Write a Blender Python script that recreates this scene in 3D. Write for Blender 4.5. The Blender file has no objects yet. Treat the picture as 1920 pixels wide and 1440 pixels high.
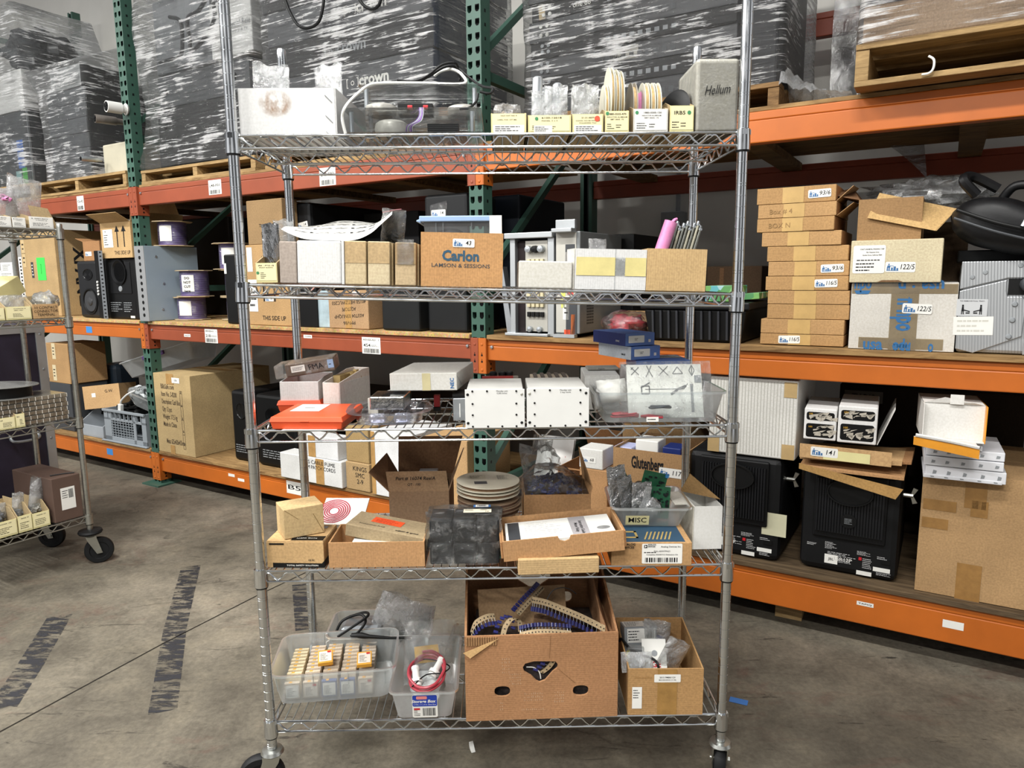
# Warehouse racking and a loaded wire shelving unit
AMB = 0.42
LAMPS = [(-2.5, -2.6, 100), (-.3, -2.6, 100), (1.9, -2.6, 100), (4.1, -2.6, 100), (-1, -5.6, 165), (2, -5.6, 165), (5, -5.6, 165)]
EXPO = 0.32
import bpy, math, random
from mathutils import Matrix, Vector, noise
rnd = random.Random(7)
PI = math.pi
SC = bpy.context.scene
COL = SC.collection
# ------------------------------------------------------------------ camera
CAMZ = 1.36
FPX, PITCH, ROLL = 1335.4, 0.14973, -0.00946
cp, sp, cr, sr = math.cos(PITCH), math.sin(PITCH), math.cos(ROLL), math.sin(ROLL)
fw = Vector((0, cp, -sp)); up0 = Vector((0, sp, cp)); rt0 = Vector((1, 0, 0))
rt = rt0*cr + up0*sr
up = -rt0*sr + up0*cr
cam = bpy.data.objects.new('camera', bpy.data.cameras.new('camera'))
COL.objects.link(cam)
cam.matrix_world = Matrix(((rt.x, up.x, -fw.x, 0), (rt.y, up.y, -fw.y, 0), (rt.z, up.z, -fw.z, CAMZ), (0, 0, 0, 1)))
cam.data.sensor_width = 36; cam.data.lens = 36*FPX/1920
cam.data.clip_start = 0.05
SC.camera = cam
def proj(P):
 q = P - Vector((0, 0, CAMZ)); d = q.dot(fw)
 return 960 + FPX*q.dot(rt)/d, 720 - FPX*q.dot(up)/d
class Frame:
 """A local frame standing on the floor: x along the front, y into the depth, z up."""
 def __init__(s, ox, oy, yaw):
  s.M = Matrix.Translation((ox, oy, 0)) @ Matrix.Rotation(yaw, 4, 'Z')
 def px(s, x, y, z): return proj(s.M @ Vector((x, y, z)))
 def xat(s, u, y, z):
  x = 0.5
  for _ in range(12):
   a = s.px(x, y, z)[0]; b = s.px(x+.001, y, z)[0]
   x -= max(-.6, min(.6, (a-u)/((b-a)/.001)))
  return x
 def zat(s, v, x, y):
  z = 1.0
  for _ in range(12):
   a = s.px(x, y, z)[1]; b = s.px(x, y, z+.001)[1]
   z -= (a-v)/((b-a)/.001)
  return z
 def at(s, u, v, y):
  x, z = 0.5, 1.0
  for _ in range(14):
   z = s.zat(v, x, y); x = s.xat(u, y, z)
  return x, z
def _onz(s, u, v, z):
 d = fw + rt*((u-960)/FPX) - up*((v-720)/FPX); t = (z-CAMZ)/d.z
 p = s.M.inverted() @ Vector((d.x*t, d.y*t, z)); return p.x, p.y
Frame.onz = _onz
U = Frame(-.64321, 1.72045, .01289)          # the wire shelving unit
R = Frame(-2.36117, 4.63293, -.54597)        # the pallet rack
K = Frame(-2.658, 2.280, math.radians(59))   # the wire cart
G = Frame(0, 0, 0)
# ------------------------------------------------------------------ mesh builder
class B:
 def __init__(s): s.v = []; s.f = []; s.m = []; s.c = 0; s.M = None
 def mt(s, i): s.c = i; return s
 def tr(s, M): s.M = M; return s
 def add(s, vs, fs):
  b = len(s.v)
  for p in vs:
   p = Vector(p)
   s.v.append(s.M @ p if s.M is not None else p)
  for f in fs: s.f.append([b+i for i in f]); s.m.append(s.c)
  return s
 def box(s, x0, x1, y0, y1, z0, z1):
  return s.add([(x0,y0,z0),(x1,y0,z0),(x1,y1,z0),(x0,y1,z0),(x0,y0,z1),(x1,y0,z1),(x1,y1,z1),(x0,y1,z1)],
   [(0,3,2,1),(4,5,6,7),(0,1,5,4),(1,2,6,5),(2,3,7,6),(3,0,4,7)])
 def hexa(s, bot, top):
  return s.add(list(bot)+list(top), [(0,3,2,1),(4,5,6,7),(0,1,5,4),(1,2,6,5),(2,3,7,6),(3,0,4,7)])
 def tube(s, pts, r, n=6, closed=False):
  pts = [Vector(p) for p in pts]; k = len(pts); vs = []; fs = []
  ref = None
  for i, p in enumerate(pts):
   if closed: t = pts[(i+1) % k]-pts[i-1]
   else: t = pts[min(i+1, k-1)]-pts[max(i-1, 0)]
   if t.length < 1e-9: t = Vector((0, 0, 1))
   t.normalize()
   if ref is None: ref = t.orthogonal().normalized()
   a = (ref - t*ref.dot(t))
   a = a.normalized() if a.length > 1e-6 else t.orthogonal().normalized()
   ref = a; b = t.cross(a)
   rr = r[i] if isinstance(r, (list, tuple)) else r
   for j in range(n):
    th = 2*PI*j/n
    vs.append(p + a*rr*math.cos(th) + b*rr*math.sin(th))
  m = k if closed else k-1
  for i in range(m):
   i2 = (i+1) % k
   for j in range(n):
    j2 = (j+1) % n
    fs.append((i*n+j, i*n+j2, i2*n+j2, i2*n+j))
  if not closed:
   fs.append(tuple(range(n-1, -1, -1))); fs.append(tuple((k-1)*n+j for j in range(n)))
  return s.add(vs, fs)
 def cyl(s, p, q, r, r2=None, n=16):
  return s.tube([p, q], [r, r if r2 is None else r2], n)
 def lathe(s, prof, n=24, c=(0, 0, 0), ax='z'):
  vs = []; fs = []
  for (r, h) in prof:
   for j in range(n):
    th = 2*PI*j/n; a, b = r*math.cos(th), r*math.sin(th)
    q = {'z': (a, b, h), 'y': (a, h, b), 'x': (h, a, b)}[ax]
    vs.append((c[0]+q[0], c[1]+q[1], c[2]+q[2]))
  for i in range(len(prof)-1):
   for j in range(n):
    j2 = (j+1) % n; fs.append((i*n+j, i*n+j2, (i+1)*n+j2, (i+1)*n+j))
  if prof[0][0] > 1e-6: fs.append(tuple(range(n-1, -1, -1)))
  if prof[-1][0] > 1e-6: fs.append(tuple((len(prof)-1)*n+j for j in range(n)))
  return s.add(vs, fs)
 def prism(s, poly, y0, y1):
  n = len(poly)
  return s.add([(x, y0, z) for x, z in poly]+[(x, y1, z) for x, z in poly],
   [tuple(range(n)), tuple(range(2*n-1, n-1, -1))]+[(i, i+n, (i+1) % n+n, (i+1) % n) for i in range(n)])
 def quad(s, a, b, c, d): return s.add([a, b, c, d], [(0, 1, 2, 3)])
 def grid(s, fn, nu, nv, closeu=False):
  vs = [fn(i/nu, j/nv) for j in range(nv+1) for i in range(nu+(0 if closeu else 1))]
  w = nu if closeu else nu+1
  fs = [(j*w+i, j*w+(i+1) % w, (j+1)*w+(i+1) % w, (j+1)*w+i) for j in range(nv) for i in range(nu)]
  return s.add(vs, fs)
 def text(s, txt, size, M, al='CENTER', bold=0, shear=0, w=None, sx=1):
  key = (txt, al, bold, shear)
  if key not in TXT:
   cu = bpy.data.curves.new('lettering', 'FONT'); cu.body = txt; cu.size = 1; cu.align_x = al; cu.align_y = 'CENTER'
   cu.offset = bold; cu.shear = shear; cu.resolution_u = 2; cu.fill_mode = 'FRONT'
   o = bpy.data.objects.new('lettering', cu); me = bpy.data.meshes.new_from_object(o)
   TXT[key] = ([v.co.copy() for v in me.vertices], [tuple(p.vertices) for p in me.polygons])
   bpy.data.objects.remove(o); bpy.data.curves.remove(cu); bpy.data.meshes.remove(me)
  vs, fs = TXT[key]
  if not vs: return s
  if w is not None:
   span = max(v.x for v in vs)-min(v.x for v in vs); sx = w/(span*size)
  old = s.M
  s.M = (old @ M) if old is not None else M
  s.add([(v.x*size*sx, v.y*size, 0) for v in vs], fs); s.M = old
  return s
 def build(s, name, mats, parent=None, smooth=False, bevel=0, loc=None, recalc=True):
  me = bpy.data.meshes.new(name)
  me.from_pydata(s.v, [], s.f)
  if not isinstance(mats, (list, tuple)): mats = [mats]
  for m in mats: me.materials.append(m)
  if len(mats) > 1: me.polygons.foreach_set('material_index', s.m)
  if recalc:
   import bmesh
   bm = bmesh.new(); bm.from_mesh(me); bmesh.ops.recalc_face_normals(bm, faces=bm.faces); bm.to_mesh(me); bm.free()
  if smooth:
   me.shade_smooth(); me.set_sharp_from_angle(angle=.7)
  me.update()
  o = bpy.data.objects.new(name, me); COL.objects.link(o)
  if parent is not None: o.parent = parent
  if bevel:
   md = o.modifiers.new('edge', 'BEVEL'); md.width = bevel; md.segments = 2; md.limit_method = 'ANGLE'; md.angle_limit = .9
   md.use_clamp_overlap = True
  return o
TXT = {}
def rot(rx=0, ry=0, rz=0):
 return Matrix.Rotation(rz, 4, 'Z') @ Matrix.Rotation(ry, 4, 'Y') @ Matrix.Rotation(rx, 4, 'X')
def tl(x, y, z): return Matrix.Translation((x, y, z))
def tag(o, label, cat, group=None, kind=None):
 if label: o['label'] = label
 if cat: o['category'] = cat
 if group: o['group'] = group
 if kind: o['kind'] = kind
 return o
def thing(name, label, cat, F, loc, rz=0, ry=0, rx=0, group=None):
 o = bpy.data.objects.new(name, None); COL.objects.link(o); o.empty_display_size = .05
 o.matrix_world = F.M @ tl(*loc) @ rot(rx, ry, rz)
 return tag(o, label, cat, group)
def solo(b, name, mats, label, cat, F=None, loc=(0, 0, 0), rz=0, ry=0, rx=0, group=None, kind=None, **k):
 o = b.build(name, mats, **k)
 if F is not None: o.matrix_world = F.M @ tl(*loc) @ rot(rx, ry, rz)
 return tag(o, label, cat, group, kind)
def copy_tree(o, parent=None):
 c = o.copy(); COL.objects.link(c)
 if parent is not None: c.parent = parent
 for ch in list(o.children): copy_tree(ch, c)
 return c
def place(F, name, label, cat, u0, u1, vt, y, z0, rz=0, ry=0, rx=0, group=None):
 """A thing whose front face runs between two image columns at depth y on a surface of height z0."""
 x0 = F.xat(u0, y, z0); x1 = F.xat(u1, y, z0); z1 = F.zat(vt, (x0+x1)/2, y)
 T = thing(name, label, cat, F, (x0, y, z0), rz, ry, rx, group)
 return T, (x1-x0)/math.cos(rz), z1-z0
# ------------------------------------------------------------------ materials
MATS = {}
def lin(c):
 if isinstance(c, str): c = [int(c[i:i+2], 16)/255 for i in (0, 2, 4)]
 return tuple(x/12.92 if x <= .04045 else ((x+.055)/1.055)**2.4 for x in c)+(1,)
def nd(nt, t, **k):
 n = nt.nodes.new(t)
 for a, b in k.items():
  if a in n.inputs: n.inputs[a].default_value = b
  else: setattr(n, a, b)
 return n
def base(name, col, rough=.6, metal=0, spec=.5, emit=0):
 m = bpy.data.materials.new(name); m.use_nodes = True
 nt = m.node_tree; p = nt.nodes['Principled BSDF']
 p.inputs['Base Color'].default_value = lin(col); p.inputs['Roughness'].default_value = rough
 p.inputs['Metallic'].default_value = metal; p.inputs['Specular IOR Level'].default_value = spec
 if emit:
  p.inputs['Emission Color'].default_value = lin(col); p.inputs['Emission Strength'].default_value = emit
 return m, nt, p
def coords(nt, scale=(1, 1, 1), r=(0, 0, 0), kind='Object'):
 tc = nd(nt, 'ShaderNodeTexCoord'); mp = nd(nt, 'ShaderNodeMapping')
 mp.inputs['Scale'].default_value = scale; mp.inputs['Rotation'].default_value = r
 nt.links.new(tc.outputs[kind], mp.inputs['Vector']); return mp.outputs[0]
def ramp(nt, fac, stops):
 r = nd(nt, 'ShaderNodeValToRGB'); e = r.color_ramp.elements
 while len(e) < len(stops): e.new(.5)
 for el, (p, c) in zip(e, stops):
  el.position = p; el.color = c if not isinstance(c, (int, float)) else (c, c, c, 1)
 nt.links.new(fac, r.inputs[0]); return r.outputs[0]
def ntex(nt, vec, scale, detail=4, rough=.55, dist=0):
 n = nd(nt, 'ShaderNodeTexNoise'); n.inputs['Scale'].default_value = scale; n.inputs['Detail'].default_value = detail
 n.inputs['Roughness'].default_value = rough; n.inputs['Distortion'].default_value = dist
 nt.links.new(vec, n.inputs['Vector']); return n.outputs[0]
def mixc(nt, fac, a, b, mode='MIX'):
 n = nd(nt, 'ShaderNodeMix'); n.data_type = 'RGBA'; n.blend_type = mode
 for i, x in ((0, fac), (6, a), (7, b)):
  if hasattr(x, 'links') or hasattr(x, 'node'): nt.links.new(x, n.inputs[i])
  else: n.inputs[i].default_value = x
 return n.outputs[2]
def bump(nt, p, h, st=.2, dist=.002):
 b = nd(nt, 'ShaderNodeBump'); b.inputs['Strength'].default_value = st; b.inputs['Distance'].default_value = dist
 nt.links.new(h, b.inputs['Height']); nt.links.new(b.outputs[0], p.inputs['Normal'])
def paint(col, rough=.5, metal=0, var=.12, spec=.5, sc=8, bmp=0):
 """Painted, moulded or printed surface with slight unevenness of its colour."""
 key = ('p', str(col), rough, metal, var, spec, sc, bmp)
 if key in MATS: return MATS[key]
 if max(lin(col)[:3]) < .035 and metal == 0:
  rough = max(rough, .45) if rough > .3 else rough; spec = min(spec, .3)
  q = lin(col); col = tuple((12.92*x*.55 if x*.55 <= .0031308 else 1.055*(x*.55)**(1/2.4)-.055) for x in q[:3])
 m, nt, p = base('paint_'+key[1][:24], col, rough, metal, spec)
 if var:
  v = coords(nt); n = ntex(nt, v, sc, 5, .65)
  c = lin(col); d = tuple(x*(1-var*1.6) for x in c[:3])+(1,); e = tuple(min(1, x*(1+var)) for x in c[:3])+(1,)
  nt.links.new(ramp(nt, n, [(.3, d), (.7, e)]), p.inputs['Base Color'])
  if bmp: bump(nt, p, n, bmp)
 MATS[key] = m; return m
def card(col='b98a58', line=True, ax=0, var=.1):
 """Corrugated board: faint flutes, mottled fibre and scuffs."""
 key = ('c', col, line, ax, var)
 if key in MATS: return MATS[key]
 m, nt, p = base('cardboard_'+col, col, .82, 0, .2)
 v = coords(nt); c = lin(col); g = .3*c[0]+.6*c[1]+.1*c[2]; c = tuple(x*.86+g*.14 for x in c[:3])+(1,)
 n1 = ntex(nt, v, 6, 5, .6); n2 = ntex(nt, v, 160, 2, .5)
 dk = tuple(x*(1-var*1.3) for x in c[:3])+(1,); lt = tuple(min(1, x*(1+var)) for x in c[:3])+(1,)
 a = ramp(nt, n1, [(.3, dk), (.7, lt)])
 a = mixc(nt, .22, a, ramp(nt, n2, [(.35, (.25, .25, .25, 1)), (.65, (.75, .75, .75, 1))]), 'OVERLAY')
 nt.links.new(a, p.inputs['Base Color'])
 if line:
  w = nd(nt, 'ShaderNodeTexWave'); w.wave_type = 'BANDS'; w.bands_direction = 'XYZ'[ax]
  w.inputs['Scale'].default_value = 55; w.inputs['Distortion'].default_value = .6
  nt.links.new(v, w.inputs['Vector']); bump(nt, p, w.outputs[1], .12, .001)
 MATS[key] = m; return m
def wood(col, dark, sc=(2, 14, 14), rough=.75):
 key = ('w', col, dark, sc)
 if key in MATS: return MATS[key]
 m, nt, p = base('wood_'+col, col, rough, 0, .25)
 v = coords(nt, sc); n = ntex(nt, v, 3, 8, .7, 1.2); n2 = ntex(nt, coords(nt), 3, 3)
 a = ramp(nt, n, [(.3, lin(dark)), (.62, lin(col))])
 a = mixc(nt, .5, a, ramp(nt, n2, [(.3, (.3, .28, .26, 1)), (.7, (.6, .58, .55, 1))]), 'OVERLAY')
 nt.links.new(a, p.inputs['Base Color']); bump(nt, p, n, .3)
 MATS[key] = m; return m
def chip(col='b99a6a', dark='6e4f2c'):
 key = ('chip', col)
 if key in MATS: return MATS[key]
 m, nt, p = base('particle_board', col, .85, 0, .2)
 v = coords(nt, (1, 1, 1)); vo = nd(nt, 'ShaderNodeTexVoronoi'); vo.inputs['Scale'].default_value = 140
 nt.links.new(v, vo.inputs['Vector'])
 a = mixc(nt, .45, lin(col), vo.outputs['Color'], 'SOFT_LIGHT')
 n = ntex(nt, v, 5, 6, .7)
 a = mixc(nt, ramp(nt, n, [(.5, 0), (.72, .7)]), a, lin(dark))
 nt.links.new(a, p.inputs['Base Color']); MATS[key] = m; return m
def clear(name, col='e8ecee', t0=.55, t1=.85, gl=.12, rough=.2, streak=None, bm=.0, white=.5, thr=(.45, .7), diff=None, sc=6, patchy=0):
 """Clear or frosted film and plastic: see-through with a sheen; creases scatter white."""
 key = ('f', name)
 if key in MATS: return MATS[key]
 m = bpy.data.materials.new(name); m.use_nodes = True; nt = m.node_tree; nt.nodes.clear()
 out = nd(nt, 'ShaderNodeOutputMaterial')
 tr = nd(nt, 'ShaderNodeBsdfTransparent'); tr.inputs[0].default_value = lin(col)
 df = nd(nt, 'ShaderNodeBsdfDiffuse'); df.inputs[0].default_value = lin(diff or col)
 gs = nd(nt, 'ShaderNodeBsdfGlossy'); gs.inputs['Roughness'].default_value = rough; gs.inputs[0].default_value = (1, 1, 1, 1)
 v = coords(nt, streak[0], streak[1]) if streak else coords(nt)
 n = ntex(nt, v, sc, 6, .68, .35)
 if patchy:
  pn = ntex(nt, coords(nt), 3.2, 4, .6, .5); ma = nd(nt, 'ShaderNodeMath'); ma.operation = 'MULTIPLY_ADD'; ma.inputs[1].default_value = patchy
  nt.links.new(pn, ma.inputs[0]); sb = nd(nt, 'ShaderNodeMath'); sb.operation = 'SUBTRACT'; sb.inputs[1].default_value = patchy*.5
  nt.links.new(n, sb.inputs[0]); nt.links.new(sb.outputs[0], ma.inputs[2]); n = ma.outputs[0]
 a = nd(nt, 'ShaderNodeMapRange'); a.inputs[1].default_value = thr[0]; a.inputs[2].default_value = thr[1]
 a.inputs[3].default_value = t1; a.inputs[4].default_value = t0
 nt.links.new(n, a.inputs[0])
 tl_ = nd(nt, 'ShaderNodeBsdfTranslucent'); tl_.inputs[0].default_value = lin(diff or col)
 s0 = nd(nt, 'ShaderNodeMixShader'); s0.inputs[0].default_value = .45
 nt.links.new(df.outputs[0], s0.inputs[1]); nt.links.new(tl_.outputs[0], s0.inputs[2])
 s1 = nd(nt, 'ShaderNodeMixShader'); s1.inputs[0].default_value = 1-white
 nt.links.new(s0.outputs[0], s1.inputs[1]); nt.links.new(gs.outputs[0], s1.inputs[2])
 s2 = nd(nt, 'ShaderNodeMixShader'); nt.links.new(a.outputs[0], s2.inputs[0])
 nt.links.new(s1.outputs[0], s2.inputs[1]); nt.links.new(tr.outputs[0], s2.inputs[2])
 fr = nd(nt, 'ShaderNodeFresnel'); fr.inputs[0].default_value = 1.35
 fm = nd(nt, 'ShaderNodeMath'); fm.operation = 'MULTIPLY_ADD'; fm.inputs[1].default_value = .8; fm.inputs[2].default_value = gl-.05; fm.use_clamp = True
 nt.links.new(fr.outputs[0], fm.inputs[0])
 s3 = nd(nt, 'ShaderNodeMixShader'); nt.links.new(fm.outputs[0], s3.inputs[0])
 nt.links.new(s2.outputs[0], s3.inputs[1]); nt.links.new(gs.outputs[0], s3.inputs[2])
 nt.links.new(s3.outputs[0], out.inputs[0])
 if bm:
  b = nd(nt, 'ShaderNodeBump'); b.inputs['Strength'].default_value = bm; b.inputs['Distance'].default_value = .02
  nt.links.new(n, b.inputs['Height'])
  for q in (gs, df, fr): nt.links.new(b.outputs[0], q.inputs['Normal'])
 MATS[key] = m; return m
CHROME, nt_, p_ = base('chrome_wire', 'cfd2d4', .16, 1)
n_ = ntex(nt_, coords(nt_), 14, 4); nt_.links.new(ramp(nt_, n_, [(.3, .1), (.75, .28)]), p_.inputs['Roughness'])
ZINC = paint('b9bab4', .35, 1, .12)
STEEL = paint('b4b9bd', .38, .9, .08)
ALU = paint('bfc3c5', .42, .75, .1, sc=3)
BLACK = paint('0e0f10', .5, 0, .2, .35)
RUBBER = paint('1b1c1e', .6, 0, .25, .35)
INK = paint('1c1c20', .7, 0, 0)
WHITE = paint('dededa', .6, 0, .03)
PAPER = paint('e8e7e1', .75, 0, .02)
WCARD = card('d6d6d4', True, 0, .05)
WC2 = card('d2cfc4', False, 0, .06)
BROWN = card('b58652'); BROWN2 = card('a77746'); BROWN3 = card('c39a63'); TAN = card('c7a871', False); DKBROWN = card('7d5938')
CREAM = paint('ddd49a', .7, 0, .06)
KRAFT = card('b29a6e', False)
ORANGE = paint('bd6420', .42, 0, .1, sc=3)
RUST = paint('94472b', .5, 0, .1, sc=3)
GREEN = paint('3a5c4f', .5, 0, .12, sc=4)
DKGREEN = paint('2c4a40', .5, 0, .12, sc=4)
REDB = paint('8f3d22', .5, 0, .1)
TAPE = paint('b08a55', .25, 0, .12, sc=30, bmp=.2)
TAPEC = clear('clear_packing_tape', 'd8c49a', .35, .6, .15, .25, white=.8)
PALLET = wood('b09468', '77603f')
PALLETD = wood('8d6f4a', '4a3622')
CHIP = chip()
PLY = wood('a5865a', '5f452a', (1.5, 10, 10))
BLUE = paint('3d5fa8', .4, 0, .06)
NAVY = paint('1f2f6d', .4, 0, .06)
LBLUE = paint('9db9dd', .35, 0, .05)
REDP = paint('c4242c', .4, 0, .05)
LOGO = paint('3c6c9e', .6, 0, 0)
GREY = paint('8d9194', .5, 0, .08)
DGREY = paint('3b3e42', .5, 0, .1)
BIN = clear('frosted_bin', 'f0f4f4', .45, .62, .055, .3, white=.95, sc=3, diff='f0f4f4')
BINC = clear('clear_tray', 'f2f5f6', .66, .84, .06, .2, white=.9, sc=3, diff='eef1f2')
FILM = clear('poly_bag_film', 'f2f4f4', .5, .95, .07, .16, bm=.7, white=.6, thr=(.52, .74), sc=26, diff='f6f8f8')
FILM2 = clear('poly_bag_film_milky', 'eef0f0', .35, .78, .08, .2, bm=.7, white=.75, thr=(.42, .7), sc=22, diff='f0f2f2')
ACRYL = clear('acrylic_sheet', 'f8f9f9', .955, .985, .035, .08, white=.8, sc=3)
WRAP = clear('stretch_wrap', 'f4f5f5', .06, .95, .05, .16, ((1.3, 1.3, 24), (.16, .12, .3)), .8, .75, (.535, .62), sc=3.3, diff='ffffff', patchy=.7)
WRAP2 = clear('stretch_wrap_crossed', 'f4f5f5', .08, .95, .05, .16, ((1.6, 1.6, 22), (-.25, .3, 0)), .8, .75, (.54, .63), sc=3.7, diff='ffffff', patchy=.7)
PURPLE = paint('7561a6', .4, 0, .1)
GOLD = paint('d9a93a', .5, 0, .05)
YBOX = paint('e0962a', .45, 0, .12)
PINK = paint('d98ab8', .35, 0, .15, sc=20, bmp=.3)
PCB = paint('1f5b3c', .45, 0, .25, sc=40)
ORP = paint('e2552b', .4, 0, .04)
# ------------------------------------------------------------------ faces of a w x d x h box standing at its front corner
def face(f, w, d, h, a, b, off=.0006, ang=0):
 """Matrix that lays a flat print on a face; a, b are metres from the face's lower corner."""
 Rz = Matrix.Rotation(ang, 4, 'Z')
 if f == 'front': M = tl(a, -off, b) @ Matrix(((1,0,0,0),(0,0,-1,0),(0,1,0,0),(0,0,0,1)))
 elif f == 'right': M = tl(w+off, a, b) @ Matrix(((0,0,1,0),(1,0,0,0),(0,1,0,0),(0,0,0,1)))
 elif f == 'left': M = tl(-off, d-a, b) @ Matrix(((0,0,-1,0),(-1,0,0,0),(0,1,0,0),(0,0,0,1)))
 else: M = tl(a, b, h+off)
 return M @ Rz
def lines(b, x0, x1, y0, y1, n, seed=0, th=.35):
 """Rows of small print too fine to read."""
 r = random.Random(seed); st = (y1-y0)/n
 for i in range(n):
  y = y1-st*(i+.5); x = x0
  end = x0+(x1-x0)*r.uniform(.55, 1)
  while x < end-.001:
   L = min(r.uniform(.06, .2)*(x1-x0), end-x)
   b.quad((x, y-st*th/2, .0003), (x+L, y-st*th/2, .0003), (x+L, y+st*th/2, .0003), (x, y+st*th/2, .0003)); x += L+.03*(x1-x0)
def bars(b, x0, x1, y0, y1, seed=0, n=26):
 r = random.Random(seed); x = x0; st = (x1-x0)/n
 while x < x1-st:
  L = st*r.choice((.4, .4, .8, 1.2))
  b.quad((x, y0, .0003), (x+L, y0, .0003), (x+L, y1, .0003), (x, y1, .0003)); x += L+st*r.choice((.4, .5, .9))
def rrect(b, w, h, r, z=0, n=4):
 pts = []
 for cx, cy, a0 in ((w/2-r, h/2-r, 0), (-w/2+r, h/2-r, 90), (-w/2+r, -h/2+r, 180), (w/2-r, -h/2+r, 270)):
  for i in range(n+1):
   a = math.radians(a0+90*i/n); pts.append((cx+r*math.cos(a), cy+r*math.sin(a), z))
 b.add(pts, [tuple(range(len(pts)))])
def label(T, M, w, h, rows=(), paper=None, ink=None, name='label', tx=(), bar=None, r=0, lab=None):
 """Paper label: rows = (x0,x1,y0,y1,n) blocks of fine print and tx = (text,x,y,size,width) in fractions of the label."""
 b = B(); b.tr(M)
 if r: rrect(b, w, h, r)
 else: b.quad((-w/2, -h/2, 0), (w/2, -h/2, 0), (w/2, h/2, 0), (-w/2, h/2, 0))
 b.mt(1)
 for i, q in enumerate(rows): lines(b, -w/2+q[0]*w, -w/2+q[1]*w, -h/2+q[2]*h, -h/2+q[3]*h, q[4], i+int(w*1e4))
 for t in tx: b.text(t[0], t[3]*h, tl(-w/2+t[1]*w, -h/2+t[2]*h, .0005), bold=.01, w=(t[4]*w if len(t) > 4 else None))
 if bar: bars(b, -w/2+bar[0]*w, -w/2+bar[1]*w, -h/2+bar[2]*h, -h/2+bar[3]*h, int(w*1e4))
 o = b.build(name, [paper or PAPER, ink or INK], T, recalc=False)
 if lab: o['label'] = lab
 return o
def stock_label(T, M, s, num):
 """White rounded stock sticker: small blue figures and a skyline, then a number by hand."""
 b = B(); b.tr(M); w, h = 1.0*s, .38*s
 rrect(b, w, h, .06*s); b.mt(1)
 e = .0004
 def q(x0, x1, y0, y1): b.quad((x0*s, y0*s, e), (x1*s, y0*s, e), (x1*s, y1*s, e), (x0*s, y1*s, e))
 q(-.44, -.40, -.12, .0); q(-.38, -.34, -.12, -.02); q(-.43, -.33, -.03, .05); q(-.40, -.36, .06, .12)
 q(-.45, -.05, -.14, -.12); q(-.30, -.24, -.12, -.02); q(-.22, -.14, -.12, .02); q(-.12, -.06, -.12, -.04); q(-.34, -.22, .03, .05)
 b.mt(2); b.text(num, .27*s, tl(.22*s, 0, .0005), bold=.004, shear=.15, w=(.46*s if len(num) > 3 else None))
 o = b.build('stock_label', [PAPER, LOGO, INK], T, recalc=False); return o
def prt(T, M, txt, size, mat=None, name='printed_text', w=None, bold=0, al='CENTER', shear=0):
 b = B(); b.text(txt, size, M, al, bold, shear, w)
 return b.build(name, mat or INK, T, recalc=False)
def patch(T, M, w, h, mat, name='tape', wav=.0, th=.0003):
 b = B(); b.tr(M)
 n = max(2, int(max(w, h)/.03))
 b.grid(lambda u, v: ((u-.5)*w, (v-.5)*h, th+wav*noise.noise(Vector((u*7, v*7, w*90)))), n, n)
 return b.build(name, mat, T, recalc=False)
def carton(T, w, d, h, mat, top='closed', flaps=None, wall=.004, bev=.0025, inner=None, fname='flap', low=None, name='body'):
 """A carton w x d x h with its front corner at the origin. flaps: side -> (opening angle from closed, length)."""
 if top == 'closed':
  b = B(); b.box(0, w, 0, d, 0, h-.0025)
  m = d/2; b.box(.0008, w-.0008, .0008, m-.0012, h-.0025, h); b.box(.0008, w-.0008, m+.0012, d-.0008, h-.0025, h)
  body = b.build(name, mat, T, bevel=bev)
 elif top == 'flat':
  b = B(); b.box(0, w, 0, d, 0, h); body = b.build(name, mat, T, bevel=bev)
 else:
  hf = low if low else h
  b = B(); b.box(0, w, 0, d, 0, wall)
  b.box(0, w, 0, wall, wall, hf); b.box(0, w, d-wall, d, wall, h)
  b.box(0, wall, wall, d-wall, wall, h); b.box(w-wall, w, wall, d-wall, wall, h)
  body = b.build(name, mat, T)
 for s, (ang, L) in (flaps or {}).items():
  b = B(); t = .003; a = math.radians(ang)
  if s in ('front', 'back'):
   b.box(.002, w-.002, 0, L, 0, t)
   M = tl(0, 0, h) @ Matrix.Rotation(a, 4, 'X') if s == 'front' else tl(w, d, h) @ Matrix.Rotation(PI, 4, 'Z') @ Matrix.Rotation(a, 4, 'X')
  else:
   b.box(.002, d-.002, 0, L, 0, t)
   M = (tl(w, 0, h) @ Matrix.Rotation(PI/2, 4, 'Z') if s == 'right' else tl(0, d, h) @ Matrix.Rotation(-PI/2, 4, 'Z')) @ Matrix.Rotation(a, 4, 'X')
  b.v = [M @ v for v in b.v]
  b.build(fname, mat, T, bevel=.001)
 return body
def bag(T, w, h, puff, mat, seed=0, name='film', n=14, M=None, open_top=True, crump=.3, mats=None):
 """A plastic bag: two creased sheets joined at the sides and the bottom."""
 b = B(); b.tr(M)
 sd = Vector((seed*3.1, seed*1.7, seed*.9))
 def f(sgn):
  def g(u, v):
   e = math.sin(PI*min(1, max(0, u)))**.6*(math.sin(PI*min(.5, v*.8+.02))**.6)*(1-.75*v if not open_top else 1-.6*v)
   x = (u-.5)*w; z = v*h
   q = Vector((u*3, v*3*h/w, sgn*2))+sd
   k = noise.noise(q)*crump; k2 = noise.noise(q*2.7)*crump*.5
   return (x+(k+k2)*w*.12*(.3+v), sgn*puff*.5*e*(1+k)+puff*(k+k2)*.5*v, z+noise.noise(q+Vector((5, 5, 5)))*h*.07*v)
  return g
 b.grid(f(-1), n, n); b.grid(f(1), n, n)
 return b.build(name, mat, T, smooth=True)
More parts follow.
